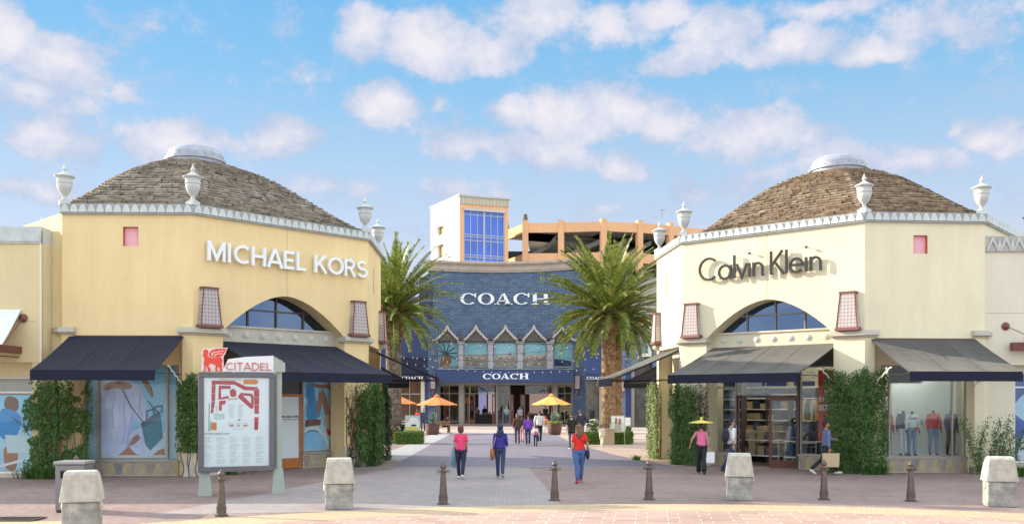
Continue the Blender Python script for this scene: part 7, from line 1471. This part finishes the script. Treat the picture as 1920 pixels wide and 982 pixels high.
# mid-distance group
brn = hairm('brown', 0); drk = hairm('dark', 0); G = lambda px, py: gnd(px, py)
person('woman with long dark brown hair in a brown jacket, left of the purple jacket', G(970, 831), R(6), 1.60, (10, 4, -8, 12), ((0, 10, 20), (0, 10, 20)), cl('brown', (.09, .05, .035)), 'long', .86, 1.12, cl('plum', (.08, .05, .09)), shoes=shB, hair=brn, style='long')
person('child in pale pink clothes half hidden behind the woman in purple', G(979, 828), R(-4), 1.30, (10, 4, -8, 12), ((0, 10, 20), (0, 10, 20)), cl('pale_pink', (.72, .38, .42)), 'long', .9, 1.0, cl('pale_pink', 0), shoes=shB, hair=drk, style='long', child=True)
person('woman in a purple hooded jacket and dark leggings in the middle group', G(990, 834), R(0), 1.56, (6, 3, -4, 5), ((0, 12, 30), (0, 12, 30)), cl('purple', (.20, .07, .50)), 'long', .90, 1.18, cl('leggings', (.035, .05, .10)), shoes=shW, hair=drk, style='bun', headyaw=-20)
rg, qg = person('girl with a pink and white backpack at the right of the middle group', G(1004, 836.5), R(0), 1.10, (12, 3, -10, 12), ((0, 12, 20), (0, 12, 20)), cl('lilac', (.55, .45, .65)), 'long', .9, 1.1, cl('navy_leggings', (.03, .05, .12)), shoes=shB, hair=brn, style='long', child=True)
mb = MB(); mb.ell((0, 0, 0), (.12, .07, .15), 12, 8); mb2 = MB(); mb2.ell((0, -.03, -.06), (.10, .06, .08), 10, 6); bagthing('backpack', 'small pink and white backpack worn by the girl', mb, wh, qg['W'] @ Vector((0, -.13, .76)), 0, 'backpack', .02, (('front_pocket', mb2, cl('hot_pink', 0)),))
person('man in a white hoodie and black trousers at the back of the middle group', G(1011, 830), R(-4), 1.74, (4, 3, -6, 10), ((8, 14, 60), (0, 12, 40)), wh, 'long', .92, 1.12, bk, shoes=shW, hair=drk, style='bun', fem=False)
person('person in a black cap and long black shirt, left of the tall man in charcoal', G(1072, 843), R(4), 1.66, (12, 4, -8, 14), ((-4, 10, 12), (4, 10, 14)), bk, 'short', .80, 1.2, cl('grey_trousers', (.14, .14, .14)), shoes=shW, hair=bk, style='cap', fem=False)
person('tall man in a charcoal sweater behind the woman in red', G(1089, 832), R(-6), 1.80, (8, 3, -8, 8), ((0, 10, 14), (4, 30, 60)), cl('charcoal', (.035, .04, .055)), 'long', .90, 1.12, cl('grey_trousers', 0), shoes=shW, hair=drk, style='short', fem=False)
person('small child in cream clothes running by the stone block', G(1128, 839), R(-18), 1.12, (22, 14, -12, 16), ((24, 10, 30), (-18, 16, 30)), cl('cream', (.66, .62, .52)), 'long', .84, 1.12, cl('cream', 0), shoes=shW, hair=hairm('brown', 0), style='short', child=True)
gp_ = 'people at the parasols and store doors'
person('seated person in black leaning forward on the bench beside the left agave', gnd(829, 812)+Vector((.1, .12, 0)), R(-60), 1.68, (84, 84, 84, 84), ((30, 6, 60), (30, 6, 60)), bk, 'short', .92, 1.1, bk, shoes=shW, hair=drk, style='long', sit=True, lean=26, group=gp_)
person('person in a red top walking behind the left easel sign', at(783, 72), R(-40), 1.62, (12, 4, -10, 12), ((10, 8, 40), (0, 8, 20)), cl('bright_red', 0), 'long', .92, 1.05, dnd, shoes=shW, hair=drk, style='bob', group=gp_)
person('person in a dark blue coat just left of the left agave', at(793, 70), R(30), 1.70, (6, 3, -6, 6), ((0, 8, 20), (0, 8, 20)), cl('coat_blue', (.04, .06, .12)), 'long', .75, 1.15, dnd, shoes=shG, hair=hairm('grey', (.25, .24, .22)), style='short', fem=False, group=gp_)
person('seated person in coral pink on the bench left of the right agave', gnd(1021, 811)+Vector((.1, .1, 0)), R(150), 1.6, (84, 84, 84, 84), ((30, 6, 60), (30, 6, 60)), cl('coral', (.72, .22, .2)), 'long', .92, 1.1, whitem, shoes=shW, hair=drk, style='long', sit=True, lean=6, group=gp_)
person('person in black holding up a phone in the left doorway of the brick store', at(895, 89.3), R(200), 1.68, (4, 2, -4, 4), ((30, 6, 110), (30, 6, 110)), bk, 'short', .9, 1.1, bk, shoes=shB, hair=drk, style='bun', group=gp_)
person('person in black standing at the counter inside the left doorway', at(909, 94), R(180), 1.76, (4, 2, -4, 4), ((0, 8, 30), (0, 8, 30)), bk, 'short', .9, 1.1, bk, shoes=shB, hair=drk, style='short', fem=False, group=gp_)
person('person in a grey top standing at the middle doors of the brick store', at(975, 86), R(160), 1.74, (4, 2, -4, 4), ((0, 8, 30), (0, 8, 30)), cl('grey_top', (.28, .30, .36)), 'short', .9, 1.1, dnd, shoes=shW, hair=drk, style='cap', fem=False, group=gp_)
person('person in black inside the right doorway, above the golden parasol pole', at(1023, 90), R(180), 1.78, (4, 2, -4, 4), ((0, 8, 30), (0, 8, 30)), bk, 'short', .9, 1.1, bk, shoes=shB, hair=drk, style='short', fem=False, group=gp_)
# mannequins
mq = mat('mannequin_black', (.03, .03, .035), .3); mqw = mat('mannequin_white', (.7, .7, .7), .4); gm = 'mannequins in the shop windows'
def dummy(label, loc, rz, top, bottom, H=1.62, **k): return person(label, loc, rz, H, k.pop('legs', (4, 2, -4, 6)), k.pop('arms', ((-4, 14, 12), (4, 14, 16))), top, k.pop('sleeve', 'long'), k.pop('hem', .92), 1.1, bottom, skin=k.pop('skin', mq), head=False, hair=None, name='mannequin', cat='mannequin', group=gm, near=True, **k)
CW = lambda px, dy=1.15: (lambda u: CKw @ FF(0) @ Vector((u, dy, .50)))(U(CKw @ FF(0), px, dy))
dred = cl('jacket_red', (.55, .03, .04)); dnv = cl('jacket_navy', (.025, .05, .13)); dlt = cl('light_denim', (.16, .27, .42))
dummy('headless mannequin in a red jacket, half cut off by the left window frame', CW(1661, 1.0), R(170), dred, bk, 1.60); dummy('headless mannequin in a navy jacket and white trousers, second from left', CW(1694), R(176), dnv, wh, 1.62)
rm_, qm = dummy('headless mannequin in a white lettered sweatshirt, third from left', CW(1710, .98), R(180), wh, dlt, 1.60, hem=.96)
dummy('headless mannequin in a red and navy shirt, fourth from left', CW(1750), R(172), dred, dlt, 1.62, legs=(10, 4, -8, 10), arms=((-10, 16, 20), (8, 14, 30))); rq, qq = dummy('headless mannequin in an open navy jacket over red, rightmost', CW(1783), R(190), dnv, bk, 1.62)
c = MB(qq['MU']); c.add([(-.035, .125, .98), (.035, .125, .98), (.045, .132, 1.2), (.03, .10, 1.40), (-.03, .10, 1.40), (-.045, .132, 1.2), (-.035, .135, .98), (.035, .135, .98), (.045, .142, 1.2), (.03, .112, 1.40), (-.03, .112, 1.40), (-.045, .142, 1.2)], [(0, 1, 2, 5), (5, 2, 3, 4), (6, 7, 8, 11), (11, 8, 9, 10), (0, 6, 7, 1), (1, 7, 8, 2), (2, 8, 9, 3), (3, 9, 10, 4), (4, 10, 11, 5), (5, 11, 6, 0)]); c.build('red_shirt_front', dred, rq)
o = text('KLEIN', .105, .002, 'sweatshirt_lettering', blackp, rm_, Matrix.Rotation(pi, 4, 'Z') @ Matrix.Translation((-.155, -.145, 1.185)), .002)
T_ = Matrix.Rotation(pi, 4, 'Z') @ Matrix.Translation((.235, -.075, 1.20)) @ Matrix.Rotation(R(80), 4, 'Y'); text('JEANS', .075, .002, 'sleeve_lettering', blackp, rm_, T_, .002)
mb = MB(); mb.box(-.06, .06, -.025, .025, -.05, .05); a = qm['W'] @ Vector((-.10, .17, .88)); e = MB(); e.tube([(0, .0, .04), (.08, -.01, .2), (qm['sR']-a)+Vector((0, -.06, .0))], .007, 6)
bagthing('crossbody_bag', 'small red crossbody bag on the white sweatshirt mannequin', mb, mat('bag_red', (.6, .03, .03), .4), a, 0, 'handbag', None, (('strap', e, mat('bag_red', 0)),), bevel=.01)
person('white mannequin in a white top and blue skirt behind the brick store doors', at(950, 89.4), R(180), 1.75, (10, 4, -10, 8), ((10, 14, 80), (10, 14, 80)), wh, 'long', .95, 1.1, cl('skirt_blue', (.06, .10, .35)), skin=mqw, name='mannequin', cat='mannequin', group=gm)
person('headless mannequin in a black suit at the right of the brick store', at(1110, 81.4), R(180), 1.75, (4, 2, -4, 4), ((0, 8, 10), (0, 8, 10)), bk, 'long', .8, 1.1, bk, skin=mq, head=False, name='mannequin', cat='mannequin', group=gm)
for a in list(bpy.data.objects):
    if a.name.startswith('folded_jacket'): a.parent = None

if '_side' in globals(): bpy.data.scenes.remove(_side)
